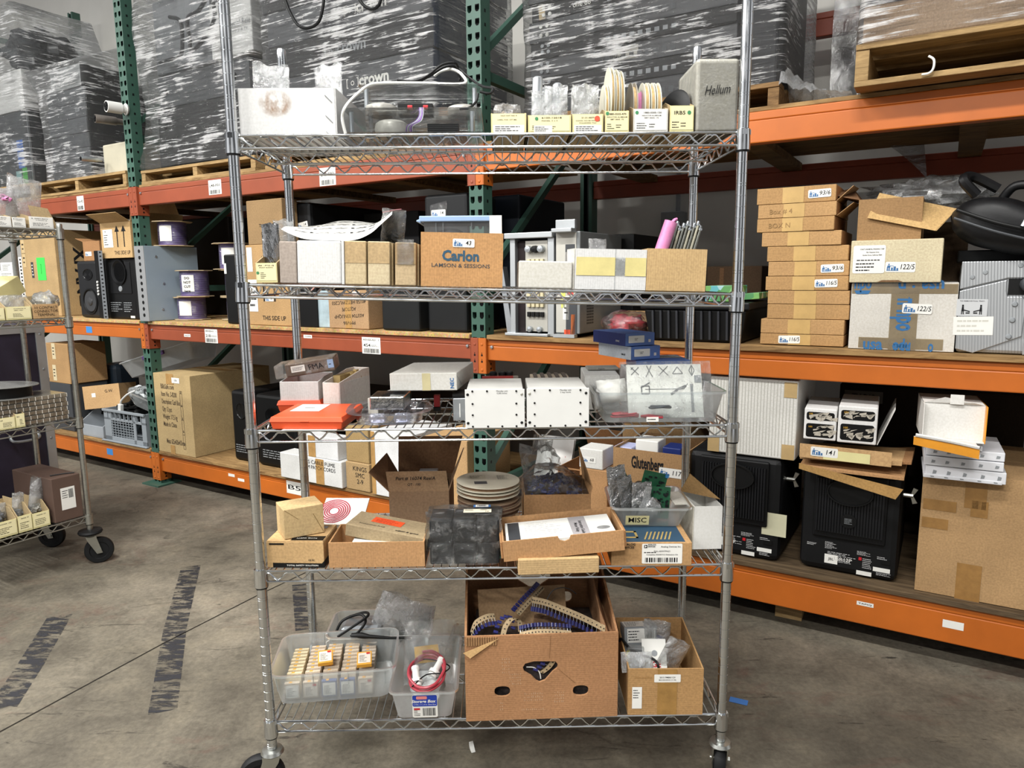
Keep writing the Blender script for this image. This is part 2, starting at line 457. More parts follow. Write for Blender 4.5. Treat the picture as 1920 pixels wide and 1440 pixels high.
def blob(b, c, r, sc=(1, 1, 1), seed=0, amp=.25, n=10, fr=2.2):
 """Lumpy closed lump."""
 c = Vector(c)
 def g(u, v):
  th = 2*PI*u; ph = PI*v
  d = Vector((math.sin(ph)*math.cos(th), math.sin(ph)*math.sin(th), math.cos(ph)))
  k = 1+amp*noise.noise(d*fr+Vector((seed*2.3, seed, seed*.7)))+amp*.5*noise.noise(d*fr*2.6+Vector((seed, seed*1.3, 3)))
  return (c.x+d.x*r*sc[0]*k, c.y+d.y*r*sc[1]*k, c.z+d.z*r*sc[2]*k)
 b.grid(g, 2*n, n, True)
def curve(pts, k=6):
 """Smooth line through points."""
 P = [Vector(p) for p in pts]; out = []
 for i in range(len(P)-1):
  p0, p1, p2, p3 = P[max(0, i-1)], P[i], P[i+1], P[min(len(P)-1, i+2)]
  for j in range(k):
   t = j/k; t2 = t*t; t3 = t2*t
   out.append(.5*((2*p1)+(p2-p0)*t+(2*p0-5*p1+4*p2-p3)*t2+(3*p1-p0-3*p2+p3)*t3))
 out.append(P[-1]); return out
# ================================================================== room
def concrete():
 m, nt, p = base('concrete_floor', '8b8478', .6, 0, .3)
 v = coords(nt); n1 = ntex(nt, v, .9, 6, .6, .4); n2 = ntex(nt, v, 5, 8, .72, .3); n3 = ntex(nt, v, 60, 4, .7)
 a = ramp(nt, n1, [(.3, lin('4a453c')), (.5, lin('676155')), (.7, lin('857d6f'))])
 a = mixc(nt, .75, a, ramp(nt, n2, [(.28, (.16, .15, .14, 1)), (.5, (.5, .5, .5, 1)), (.72, (.78, .77, .74, 1))]), 'OVERLAY')
 a = mixc(nt, .6, a, ramp(nt, n3, [(.3, (.3, .3, .3, 1)), (.7, (.68, .68, .68, 1))]), 'OVERLAY')
 # reddish scuffs
 n4 = ntex(nt, coords(nt, (1, 2.2, 1), (0, 0, .4)), 1.3, 7, .75, .6)
 a = mixc(nt, ramp(nt, n4, [(.56, 0), (.72, .5)]), a, lin('5c322a'))
 # tyre smears and small black scrapes
 n5 = ntex(nt, coords(nt, (2.2, 14, 1), (0, 0, .5)), 1.7, 6, .8, .8)
 a = mixc(nt, ramp(nt, n5, [(.6, 0), (.66, .8)]), a, lin('231f1b'))
 n6 = ntex(nt, coords(nt, (1, 1, 1)), .55, 3, .5)
 a = mixc(nt, ramp(nt, n6, [(.45, 0), (.75, .45)]), a, lin('4c463d'))
 # hairline cracks
 vo = nd(nt, 'ShaderNodeTexVoronoi'); vo.feature = 'DISTANCE_TO_EDGE'; vo.inputs['Scale'].default_value = .75
 ad = nd(nt, 'ShaderNodeVectorMath'); ad.operation = 'ADD'
 nn = nd(nt, 'ShaderNodeTexNoise'); nn.inputs['Scale'].default_value = 2.4; nn.inputs['Detail'].default_value = 6
 nt.links.new(v, nn.inputs['Vector']); nt.links.new(v, ad.inputs[0]); nt.links.new(nn.outputs[1], ad.inputs[1]); nt.links.new(ad.outputs[0], vo.inputs['Vector'])
 mk = ntex(nt, v, .8, 2)
 cr_ = ramp(nt, vo.outputs[0], [(.0, .85), (.006, 0)])
 mm = nd(nt, 'ShaderNodeMath'); mm.operation = 'MULTIPLY'; nt.links.new(cr_, mm.inputs[0]); nt.links.new(ramp(nt, mk, [(.48, 0), (.6, .8)]), mm.inputs[1])
 a = mixc(nt, mm.outputs[0], a, lin('3a342c'))
 nt.links.new(a, p.inputs['Base Color'])
 nt.links.new(ramp(nt, n2, [(.3, .75), (.7, .5)]), p.inputs['Roughness'])
 bump(nt, p, n2, .15); return m
b = B(); b.box(-9, 9, -4, 11, -.1, 0)
o = b.build('floor', concrete()); tag(o, 'worn grey concrete warehouse floor', 'floor', kind='structure')
wallm = paint('d6d4cd', .85, 0, .05, sc=1.5)
b = B(); b.box(-7, 9, 1.42, 1.55, 0, 5.2)
o = b.build('wall_back', wallm); o.matrix_world = R.M.copy(); tag(o, 'plain off-white warehouse wall behind the pallet racking', 'wall', kind='structure')
# saw-cut joint across the floor, worn tape stripes, blue tape
def fl(u, v):
 a, b_ = 0.0, 0.0
 d = fw*1.0 + rt*((u-960)/FPX) - up*((v-720)/FPX)
 t = -CAMZ/d.z; return d.x*t, d.y*t
def strip(pts, w, name, mat, z=.0012):
 b = B(); P = [Vector((x, y, z)) for x, y in pts]
 d = (P[-1]-P[0]).normalized(); n = Vector((-d.y, d.x, 0))*w/2
 for i in range(len(P)-1): b.quad(P[i]-n, P[i+1]-n, P[i+1]+n, P[i]+n)
 return b.build(name, mat)
jm = paint('2e2820', .9, 0, .4, sc=30)
o = strip([fl(-60, 1405), fl(300, 1210), fl(480, 1118), fl(760, 985)], .006, 'trim_1', jm); tag(o, 'dark saw-cut joint running diagonally across the concrete floor', 'floor joint', kind='structure')
def worn(col):
 m, nt, p = base('worn_floor_stripe', col, .7, 0, .3)
 n = ntex(nt, coords(nt, (5, 16, 1), (0, 0, .6)), 2.2, 7, .75, .5)
 tr = nd(nt, 'ShaderNodeBsdfTransparent'); mx = nd(nt, 'ShaderNodeMixShader')
 nt.links.new(ramp(nt, n, [(.44, 0), (.55, .92)]), mx.inputs[0]); nt.links.new(tr.outputs[0], mx.inputs[1]); nt.links.new(p.outputs[0], mx.inputs[2])
 nt.links.new(mx.outputs[0], nt.nodes['Material Output'].inputs[0]); return m
WORN = worn('2c2c30')
b = B()
o = strip([fl(358, 1062), fl(328, 1180), fl(305, 1335)], .085, 'floor_marking', WORN); tag(o, 'worn dark tape stripe on the concrete, crossing the saw-cut joint', 'floor marking', 'dark stripes on the floor')
o = strip([fl(112, 1155), fl(55, 1250), fl(2, 1330)], .09, 'floor_marking', WORN); tag(o, 'worn dark tape stripe at the edge of the picture, clear of the joint', 'floor marking', 'dark stripes on the floor')
o = strip([fl(566, 1095), fl(575, 1180)], .085, 'floor_marking', WORN); tag(o, 'worn dark tape stripe seen behind a rear post of the wire shelving', 'floor marking', 'dark stripes on the floor')
o = strip([fl(1368, 1311), fl(1402, 1319)], .03, 'masking_tape', paint('3f72b5', .6, 0, .05)); tag(o, 'short strip of blue tape stuck on the floor beside a caster', 'tape')
# ================================================================== light: tube lamps above the aisle and invented banded surroundings
w = bpy.data.worlds.new('hall'); SC.world = w; w.use_nodes = True
wn = w.node_tree; bg = wn.nodes['Background']; bg.inputs[1].default_value = AMB
# invented bright and dark bands for chrome streaks and side fill, pale ceiling above
tc_ = nd(wn, 'ShaderNodeTexCoord'); sx_ = nd(wn, 'ShaderNodeSeparateXYZ'); wn.links.new(tc_.outputs['Generated'], sx_.inputs[0])
at_ = nd(wn, 'ShaderNodeMath'); at_.operation = 'ARCTAN2'; wn.links.new(sx_.outputs[1], at_.inputs[0]); wn.links.new(sx_.outputs[0], at_.inputs[1])
mr_ = nd(wn, 'ShaderNodeMapRange'); mr_.inputs[1].default_value = -PI; mr_.inputs[2].default_value = PI; wn.links.new(at_.outputs[0], mr_.inputs[0])
def gy(x): return (x, x, x*1.02, 1)
az = ramp(wn, mr_.outputs[0], [(0, gy(.25)), (.05, gy(1.9)), (.12, gy(1.7)), (.16, gy(.12)), (.22, gy(.1)), (.25, gy(1.3)), (.30, gy(1.1)), (.33, gy(.12)), (.40, gy(.18)), (.43, gy(2.0)), (.48, gy(1.9)), (.52, gy(.25)), (.7, gy(.3)), (.85, gy(.25)), (.95, gy(.5)), (1, gy(.25))])
el = ramp(wn, sx_.outputs[2], [(.0, 0), (.25, 0), (.6, 1)])
wn.links.new(mixc(wn, el, az, (.85, .86, .88, 1)), bg.inputs[0])
def lamp(t, y, z, e, sx=1.3, sy=.25, F=R):
 L = bpy.data.lights.new('tube_lamp', 'AREA'); L.shape = 'RECTANGLE'; L.size = sx; L.size_y = sy; L.energy = e; L.color = (1, .985, .95)
 o = bpy.data.objects.new('tube_lamp', L); COL.objects.link(o)
 o.matrix_world = F.M @ tl(t, y, z)
for t, y, e in LAMPS: lamp(t, y, 4.3, e)
# ================================================================== wire shelving
SW, SD = 1.19, .43
def zig(b, p0, p1, zt, zb, period, r):
 p0, p1 = Vector(p0), Vector(p1); L = (p1-p0).length; d = (p1-p0)/L
 n = round(L/period); per = L/n; pts = []
 for i in range(n):
  for a, z in ((.0, zt), (.17, zt), (.5, zb), (.83, zt)):
   q = p0+d*(i+a)*per; pts.append((q.x, q.y, z))
 pts.append((p1.x, p1.y, zt)); b.tube(curve(pts, 2), r, 5)
def wire_shelf(name, W, D, trusses=1, pitch=.0211):
 b = B(); e = .012
 for (x0, y0, x1, y1) in ((e, 0, W-e, 0), (e, D, W-e, D), (0, e, 0, D-e), (W, e, W, D-e)):
  b.tube([(x0, y0, .0405), (x1, y1, .0405)], .0031, 8); b.tube([(x0, y0, .012), (x1, y1, .012)], .0031, 8)
  zig(b, (x0, y0, 0), (x1, y1, 0), .0345, .0155, .0628, .0023)
 for k in range(trusses):
  y = D*(k+1)/(trusses+1)
  b.tube([(.004, y, .0375), (W-.004, y, .0375)], .0026, 6); b.tube([(.02, y, .010), (W-.02, y, .010)], .0028, 6)
  zig(b, (.02, y, 0), (W-.02, y, 0), .033, .013, .0628, .002)
 n = round((W-.03)/pitch)
 for i in range(n+1):
  x = .015+(W-.03)*i/n
  b.tube([(x, -.001, .0425), (x, D+.001, .0425)], .0016, 5)
 return b
def collar():
 b = B(); b.lathe([(.0135, 0), (.0175, 0), (.0172, .02), (.0158, .0475), (.0135, .0475)], 18)
 b.box(-.0165, .0165, -.006, .006, .034, .046); b.box(-.006, .006, -.0165, .0165, .034, .046); return b
def post(L):
 b = B(); pr = [(0, 0)]; z = .012; k = 0
 while z < L-.02:
  g = [z] if k % 8 else [z-.003, z+.003]
  for q in g: pr += [(.0127, q-.0009), (.0117, q-.0003), (.0117, q+.0003), (.0127, q+.0009)]
  z += .0254; k += 1
 pr = [(0, 0), (.0127, 0)]+pr[1:]+[(.0127, L-.004), (.011, L), (0, L)]
 b.lathe(pr, 18); return b
def caster(parent, x, y, yaw, h, dia, bumper=False):
 """Swivel caster below a post; h is the height of the post foot above the floor."""
 r = dia/2; b = B(); ox = .03
 b.lathe([(0, h+.03), (.0115, h+.03), (.0115, h-.002), (.026, h-.004), (.030, h-.012), (.024, h-.018), (.0, h-.018)], 20)
 zt = h-.014
 for s in (-1, 1):
  yy = s*.0185
  P = [(-.022, zt), (.024, zt), (.024, zt-.012), (ox+.014, r-.012), (ox-.010, r-.014), (-.016, zt-.02)]
  b.prism(P, yy-.0016, yy+.0016)
 b.box(-.022, .024, -.0185, .0185, zt-.003, zt)
 b.cyl((ox, -.024, r), (ox, .024, r), .006, n=10); b.cyl((ox, -.028, r), (ox, -.022, r), .009, n=6)
 c = b.build('caster', ZINC, parent, smooth=True, loc=None); c.location = (x, y, 0); c.rotation_euler = (0, 0, yaw)
 wb = B(); t = .0145
 wb.lathe([(.0, -t*.7), (r*.62, -t*.7), (r*.66, -t), (r*.93, -t), (r, -t*.55), (r, t*.55), (r*.93, t), (r*.66, t), (r*.62, t*.7), (0, t*.7)], 32, (ox, 0, r), 'y')
 wb.build('wheel', RUBBER, c, smooth=True)
 if bumper:
  db = B(); db.lathe([(.012, h-.0), (.05, h-.002), (.054, h+.006), (.05, h+.014), (.012, h+.018)], 28); db.build('bumper_disc', RUBBER, c, smooth=True)
 return c
def shelving(name, lab, cat, F, W, D, heights, tilts, foot, top, casters, dia, bump_=False, mat=None, trusses=1):
 mat = mat or CHROME
 T = thing(name, lab, cat, F, (0, 0, 0))
 p0 = post(top-foot).build('post', mat, None, smooth=True); first = True
 for (x, y) in ((0, 0), (W, 0), (0, D), (W, D)):
  o = p0 if first else p0.copy()
  if not first: COL.objects.link(o)
  first = False; o.parent = T; o.location = (x, y, foot)
 for (x, y), yaw in zip(((0, 0), (W, 0), (0, D), (W, D)), casters): caster(T, x, y, yaw, foot, dia, bump_)
 sh = wire_shelf('wire_shelf', W, D, trusses).build('wire_shelf', mat, None, smooth=True)
 c0 = collar().build('corner_collar', mat, None, smooth=True); rg = B(); rg.lathe([(.0128, -.004), (.0155, -.004), (.0160, 0), (.0128, 0)], 16)
 c0.parent = sh
 for (x, y) in ((0, 0), (W, 0), (0, D), (W, D)):
  c = c0 if (x, y) == (0, 0) else c0.copy()
  if c is not c0: COL.objects.link(c); c.parent = sh
  c.location = (x, y, 0)
 r0 = rg.build('split_sleeve', BLACK, sh, smooth=True)
 for (x, y) in ((W, 0), (0, D), (W, D)):
  c = r0.copy(); COL.objects.link(c); c.parent = sh; c.location = (x, y, 0)
 for i, (z, ti) in enumerate(zip(heights, tilts)):
  s = sh if i == 0 else copy_tree(sh)
  s.parent = T; s.location = (0, 0, z); s.rotation_euler = (0, ti, 0)
 return T
HZ = [1.648, 1.306, .949, .585, .168]
TILT = [0, .029, 0, 0, 0]
POSTTOP = U.zat(93, 0, SD)
FOOT = U.zat(1401, 0, 0)
shelving('wire_shelving_unit', 'chrome five-tier wire shelving unit on casters, loaded with boxes', 'shelving unit', U, SW, SD, HZ, TILT, FOOT, POSTTOP, (PI*1.06, PI*.42, .4, 2.4), .118)
def Z(i, x=.6): return HZ[i-1]+.0452-(x*.0290 if i == 2 else 0)
KH = [1.547, 1.148, .674, .2]
shelving('wire_shelving_cart', 'dull zinc wire shelving cart with disc bumpers, seen at an angle beside the racking', 'shelving cart', K, 1.19, .43, KH, (0, 0, 0, 0), .155, 1.615, (1.0, -.5, 2.0, -.9), .128, True, ZINC)
def KZ(i): return KH[i-1]+.0452
# ================================================================== pallet racking
BAY = 2.622; RD = 1.22
def upright(H=3.82):
 """Rack column: slotted front, plain flanks, open back. Right front edge at the origin."""
 b = B(); w = .076; t = .003; pz = .0576
 n = int(H/pz)
 cs = [(.018, .011), (.058, .011)]     # slot centres from the left edge, half width
 for i in range(n):
  z0 = i*pz; z1 = z0+pz; zt = z0+pz*.82; zb = z0+pz*.30; zm = z0+pz*.45
  x0 = -w
  edges = [-w]+[(-w+c+s*h) for c, h in cs for s in (-1, 1)]+[0]
  def P(x, z): return (x, 0, z)
  b.quad(P(-w, z0), P(edges[1], z0), P(edges[1], z1), P(-w, z1))
  b.quad(P(edges[2], z0), P(edges[3], z0), P(edges[3], z1), P(edges[2], z1))
  b.quad(P(edges[4], z0), P(0, z0), P(0, z1), P(edges[4], z1))
  for a, c in ((edges[1], edges[2]), (edges[3], edges[4])):
   b.quad(P(a, zt), P(c, zt), P(c, z1), P(a, z1))
   m = (a+c)/2; q = .005
   b.add([P(a, z0), P(c, z0), P(c, zm), P(m+q, zb), P(m-q, zb), P(a, zm)], [(0, 1, 2, 3, 4, 5)])
 H2 = n*pz
 b.box(-t, 0, .0005, .073, 0, H2); b.box(-w, -w+t, .0005, .073, 0, H2)
 b.box(-.022, -t, .070, .073, 0, H2); b.box(-w+t, -.054, .070, .073, 0, H2)
 b.mt(1)
 for i in range(n):
  z = i*pz+.02; b.quad((.0006, .028, z), (.0006, .040, z), (.0006, .040, z+.014), (.0006, .028, z+.014))
 b.mt(2); b.box(-w+t+.001, -t-.001, .03, .032, 0, H2)
 return b
RK = thing('pallet_rack', 'green and orange bolted pallet racking, three bays along the wall', 'pallet rack', R, (0, 0, 0))
up0_ = upright().build('upright', [GREEN, BLACK, BLACK], None, recalc=False)
bp = B(); bp.box(-.13, .05, -.055, .115, 0, .010); bp0 = bp.build('foot_plate', GREEN, up0_)
first = True
for i in (-1, 0, 1, 2):
 for yy in (0, RD):
  o = up0_ if first else copy_tree(up0_)
  first = False; o.parent = RK
  o.location = (i*BAY, yy, 0) if yy == 0 else (i*BAY-.076, yy, 0)
  if yy: o.rotation_euler = (0, 0, PI)
 for z0, z1, k in ((.35, .35, 0), (.45, 1.25, 1), (1.3, 1.3, 0), (1.36, 2.2, 1), (2.25, 2.25, 0), (2.35, 3.2, 1), (3.4, 3.4, 0)):
  b = B(); x = i*BAY-.038
  b.hexa([(x-.016, .074, z0-.02), (x+.016, .074, z0-.02), (x+.016, RD-.074, z1-.02), (x-.016, RD-.074, z1-.02)],
               [(x-.016, .074, z0+.02), (x+.016, .074, z0+.02), (x+.016, RD-.074, z1+.02), (x-.016, RD-.074, z1+.02)])
  b.build('brace', GREEN, RK)
def beam(i, z0, z1, mat, back=False):
 b = B(); x0 = (i-1)*BAY; x1 = i*BAY-.076
 if back: ya, yb = RD-.06, RD-.01
 else: ya, yb = .010, .058
 b.box(x0+.001, x1-.001, ya, yb, z0, z1-.03); b.box(x0+.001, x1-.001, ya, yb-.018, z1-.03, z1)
 o = b.build('beam', mat, RK, bevel=.004)
 if back: return o
 zl = z0-.062; zh = z1+.006
 for sg, xe in ((-1, x0), (1, x1)):
  c = B()
  c.box(min(xe+sg*.037, xe-sg*.006), max(xe+sg*.037, xe-sg*.006), -.0045, -.0005, zl, zh); c.box(min(xe-sg*.001, xe-sg*.0055), max(xe-sg*.001, xe-sg*.0055), -.0045, .074, zl, zh)
  x = xe+sg*.018
  for k, z in enumerate((zl+.016, zh-.03)): c.lathe([(0, -.0075), (.006, -.0065), (.007, -.0040)], 10, (x, 0, z), 'y')
  c.mt(1)
  for z in (zl+.055, zl+.085):
   c.lathe([(.0, -.0050), (.0052, -.0050), (.0052, -.0040)], 10, (x, 0, z), 'y'); c.box(x-.0015, x+.0015, -.005, -.0042, z, z+.013)
  if sg < 0:
   for z in (zl+.02, zl+.042): c.lathe([(0, xe+.0062), (.006, xe+.0062), (.006, xe+.005)], 8, (0, .035, z), 'x')
  c.build('connector', [mat, BLACK], o, bevel=.0015)
 c = B()
 for x in (x0+.03,): c.lathe([(0, .002), (.007, .003), (.008, .010)], 10, (x, 0, z1-.035), 'y')
 c.build('bolt', STEEL, o, smooth=True)
 c = B(); c.lathe([(0, .002), (.007, .003), (.008, .010)], 10, (x1-.03, 0, z1-.035), 'y'); c.build('bolt', STEEL, o, smooth=True)
 return o
BM = {}
for i, (mt_, mm_, mb_) in {0: (RUST, ORANGE, ORANGE), 1: (RUST, RUST, ORANGE), 2: (ORANGE, ORANGE, ORANGE)}.items():
 BM[i, 2] = beam(i, 1.828, 1.937, mt_); BM[i, 1] = beam(i, .978, 1.075, mm_); BM[i, 0] = beam(i, .092, .212 if i < 2 else .232, mb_)
 beam(i, 1.80, 1.90, REDB if i else RUST, True); beam(i, .978, 1.075, REDB, True); beam(i, .092, .212, REDB, True)
 if i == 2: beam(i, 2.49, 2.60, REDB, True)
 for x in (.3, 1.05, 1.8):
  b = B(); X = (i-1)*BAY+x; b.box(X, X+.09, .06, RD-.06, 1.87, 1.905); b.build('cross_bearer', PALLETD, RK)
DECK = {}
names = {0: 'end bay beside the wire cart', 1: 'middle bay', 2: 'bay nearest the camera'}
for i in (0, 1, 2):
 for lv, z, th in ((0, .212 if i < 2 else .232, .020), (1, 1.075, .021), (2, 1.937, .016)):
  b = B(); x0 = (i-1)*BAY+.009; x1 = i*BAY-.086
  b.box(x0, x1, -.004 if lv != 2 else .014, RD-.085, z+.0008, z+th)
  m = CHIP if lv == 1 and i < 2 else PLY
  if i == 2 and lv == 0: m = wood('6d5c46', '33281d', (1.2, 10, 10))
  solo(b, 'board_deck', m, '%s board shelf deck, %s of the %s' % ('raw-edged', ('bottom level', 'middle level', 'top level')[lv], names[i]), 'shelf deck', R, group='rack decks', bevel=.002)
  DECK[i, lv] = z+th
D0, D1, D2 = DECK[1, 0], DECK[1, 1], DECK[1, 2]
D3 = DECK[2, 0]
# labels on beams
def bl(i, lv, u, v, w, h, txt, sub=None, bar=True, mat=None):
 x, z = R.at(u, v, .0095); o = BM[i, lv]
 M = tl(x, .0094, z) @ Matrix(((1,0,0,0),(0,0,-1,0),(0,1,0,0),(0,0,0,1)))
 tx = [(txt, .5, .62 if bar else .5, .26 if bar else .5, .8)]
 if sub: tx = [(txt, .5, .84, .16, .85), (sub, .27, .5, .28, .38)]
 return label(o, M, w, h, [(.5, .95, .42, .56, 2)] if sub else (), mat or PAPER, INK, 'location_label', tx, (.08, .92, .05, .32) if bar else None, lab='white barcode label reading '+txt if bar else None)
bl(1, 2, 403, 351, .115, .082, 'L48-F01'); bl(0, 2, 151, 381, .085, .095, 'K26-H02'); bl(1, 2, 614, 331, .115, .09, 'L48-F02')
bl(1, 1, 396, 630, .12, .085, 'A03-025-A11 · 1', '218'); bl(1, 1, 696, 648, .125, .085, 'A03-025-A21 · 1', '454')
bl(1, 1, 351, 629, .065, .018, 'tape', None, False); bl(1, 1, 577, 631, .065, .018, 'TAPE', None, False)
BLT = paint('3f86c9', .6, 0, .05)
bl(0, 1, 167, 618, .075, .045, ' ', None, False, BLT); bl(0, 0, 206, 847, .075, .045, ' ', None, False, BLT)
bl(1, 0, 434, 891, .06, .018, ' ', None, False); bl(1, 0, 452, 900, .06, .018, ' ', None, False);
bl(1, 0, 552, 915, .13, .075, 'B5', None, False)
bl(2, 0, 1622, 1133, .055, .015, 'TAPIQ', None, False); bl(2, 0, 1787, 1172, .062, .028, ' ', None, False)
# ================================================================== top tier of the wire shelving
z1 = Z(1)
T, w, h = place(U, 'cardboard_box', 'white open carton with a brown stain and staples, end of the top tier', 'box', 451, 630, 165, .02, z1)
carton(T, w, .30, h, WCARD, 'open')
m_st, nt_, p_ = base('brown_stain', '9a6b38', .8); n_ = ntex(nt_, coords(nt_, (9, 9, 6)), 1.5, 5, .7)
tr_ = nd(nt_, 'ShaderNodeBsdfTransparent'); mx_ = nd(nt_, 'ShaderNodeMixShader'); gc_ = coords(nt_, (2, 2, 2), kind='Generated'); gc_.node.inputs['Location'].default_value = (-1, -1, -1)
gr_ = nd(nt_, 'ShaderNodeTexGradient'); gr_.gradient_type = 'SPHERICAL'; nt_.links.new(gc_, gr_.inputs[0]); ml_ = nd(nt_, 'ShaderNodeMath'); ml_.operation = 'MULTIPLY'
nt_.links.new(ramp(nt_, n_, [(.42, 0), (.62, .9)]), ml_.inputs[0]); nt_.links.new(ramp(nt_, gr_.outputs[1], [(.05, 0), (.4, 1)]), ml_.inputs[1]); nt_.links.new(ml_.outputs[0], mx_.inputs[0])
nt_.links.new(tr_.outputs[0], mx_.inputs[1]); nt_.links.new(p_.outputs[0], mx_.inputs[2]); nt_.links.new(mx_.outputs[0], nt_.nodes['Material Output'].inputs[0])
patch(T, face('front', w, .3, h, .085, h-.034), .085, .066, m_st, 'stain')
b = B()
for q in (.9, .47, .14):
 z = h*q-.012; b.tube([(w-.022, -.001, z+.006), (w-.006, -.001, z-.010)], .0008, 5)
b.build('staples', STEEL, T)
b = B(); b.hexa([(w, .002, 0), (w+.003, .002, 0), (w+.02, .28, 0), (w+.017, .28, 0)], [(w, .002, h), (w+.003, .002, h), (w+.02, .28, h), (w+.017, .28, h)]); b.build('flap', WCARD, T)
for u0, u1, vt, sd, rz, lb in ((480, 546, 117, 3, .2, 'clear zip bag standing in the stained white carton, beside the shelf post'), (585, 655, 118, 8, -.5, 'clear bag with a peaked corner, in the stained white carton next to the acrylic rig')):
 x0, x1 = U.xat(u0, .12, z1), U.xat(u1, .12, z1); hh = U.zat(vt, x0, .12)-z1-.01
 T2 = thing('plastic_bag', lb, 'bag', U, ((x0+x1)/2, .13, z1+.006), rz)
 bag(T2, min(.085, x1-x0), hh, .035, FILM2, sd); b = B(); b.box(-.03, .03, -.002, .002, hh*.83, hh*.86); b.build('zip_strip', FILM2, T2)
# acrylic rig
x0 = U.xat(646, .02, z1); x1 = U.xat(903, .02, z1); w = x1-x0; zm = U.zat(207, x0, .02)-z1; zt = U.zat(163, x0, .14)-z1
T = thing('electronics_rig', 'clear acrylic electronics rig with toroid transformers, wiring and a black heat sink', 'electronics', U, (x0, .02, z1))
for nm, ya, yb, z, xx in (('base_plate', 0, .30, 0, 0), ('middle_plate', 0, .30, zm, 0), ('top_plate', .12, .30, zt, .014)):
 b = B(); b.box(xx, w, ya, yb, z, z+.006); b.build(nm, ACRYL, T, bevel=.0008)
b = B(); b.box(0, w, -.001, .003, .0065, zm-.0005); b.build('front_panel', ACRYL, T)
for (x, y, za, zb) in ((.014, .02, .006, zm), (w-.022, .02, .006, zm), (.03, .14, zm+.006, zt), (w-.02, .14, zm+.006, zt), (.014, .28, .006, zm), (w-.02, .28, .006, zm)):
 b = B(); b.cyl((x, y, za), (x, y, zb), .006, n=12); b.build('standoff', STEEL, T, smooth=True)
def toroid(b, x, y, z, r, hh):
 b.lathe([(r*.3, hh*.75), (r*.42, hh*.97), (r*.7, hh), (r*.93, hh*.85), (r, hh*.5), (r*.93, hh*.12), (r*.7, 0), (r*.3, 0)], 26, (x, y, z))
TOR = paint('b9b6ae', .35, .2, .2, sc=30)
for x, y, z, r in ((.072, .10, zm+.006, .040), (w-.05, .12, zm+.006, .040), (.10, .08, .007, .042), (w-.10, .13, .007, .042)):
 b = B(); toroid(b, x, y, z, r, .028 if z > .03 else .038); b.build('toroid', TOR, T, smooth=True)
b = B(); xb = U.xat(747, .1, z1+zm)-x0; b.box(xb, xb+.085, .075, .115, zm+.006, zm+.032); b.mt(1)
for q in (.03, .068): b.box(xb+q-.006, xb+q+.006, .070, .075, zm+.017, zm+.027)
b.build('terminal_block', [BLACK, REDP], T, bevel=.001)
b = B(); xb = U.xat(800, .03, z1)-x0
for k in range(6): b.box(xb, xb+.075, .03, .07, .007+k*.0042, .0092+k*.0042)
b.box(xb, xb+.075, .034, .066, .007, .03); b.build('heat_sink', BLACK, T)
WCOL = [paint('7a4fa0', .5, 0, 0), paint('c8c8cc', .5, 0, 0), paint('8a8f98', .5, 0, 0), paint('b58ad0', .5, 0, 0), paint('e08a2a', .5, 0, 0)]
xa = U.xat(780, .06, z1+.05)-x0
for k in range(6):
 o = k*.0026; b = B()
 b.tube(curve([(xa-.015+k*.008, .072, zm+.008), (xa+.006+o, .05, zm+.012), (xa+.008+o*.7, .035, zm-.006), (xa+.0+o, .018, zm*.6), (xa-.018+o, .014, zm*.4), (xa-.022+o*1.2, .02, .01)]), .0014, 5)
 b.build('wire', WCOL[k % 4], T, smooth=True)
for k in range(3):
 b = B(); b.tube(curve([(xa+.05, .1, zm+.009+k*.004), (xa+.08, .11, zm+.012+k*.004), (xa+.115, .13, zm+.02+k*.003)]), .0012, 5); b.build('wire', WCOL[4], T, smooth=True)
b = B(); r_ = random.Random(3)
for k in range(22):
 x = .03+r_.random()*(w-.08); yy = .05+r_.random()*.12; b.box(x, x+.004+.005*r_.random(), yy, yy+.006, .006, .008+.009*r_.random())
b.build('circuit_parts', paint('8f9b86', .5, 0, .3, sc=60), T)
CABW = paint('d9d9d4', .45, 0, .04)
def cable(lab, pts, r, mat, k=8, cat='cable', name='cable', F=U, group=None):
 b = B(); b.tube(curve(pts, k), r, 8)
 return solo(b, name, mat, lab, cat, F, smooth=True, group=group)
def UP(u, v, y): x, z = U.at(u, v, y); return (x, y, z)
cable('thick pale grey cable draped over the acrylic rig and the side of the white carton', [UP(648, 251, .004), UP(642, 222, .002), UP(648, 200, .004), UP(668, 178, .06), UP(692, 160, .13), UP(720, 156, .14), UP(790, 156, .15), UP(868, 157, .16), UP(866, 140, .18), UP(848, 130, .2), UP(828, 133, .22), UP(815, 142, .24)], .0038, CABW)
cable('black cable looped in an arch over the acrylic rig', [UP(745, 150, .2), UP(775, 152, .19), UP(800, 143, .18), UP(828, 122, .18), UP(852, 118, .18), UP(862, 130, .19), UP(888, 152, .17), UP(905, 162, .14), UP(924, 166, .11), UP(918, 175, .10), UP(900, 172, .10)], .0032, BLACK, group='black cables on the acrylic rig')
cable('second black cable of the arch, bunched above the red terminals', [UP(785, 153, .21), UP(806, 142, .20), UP(830, 127, .195), UP(850, 124, .2), UP(858, 135, .21), UP(863, 150, .2)], .0036, BLACK, group='black cables on the acrylic rig')
cable('black cable running down the end of the acrylic rig', [UP(896, 176, .06), UP(893, 190, .05), UP(880, 202, .04), UP(862, 205, .045)], .003, BLACK, group='black cables on the acrylic rig')
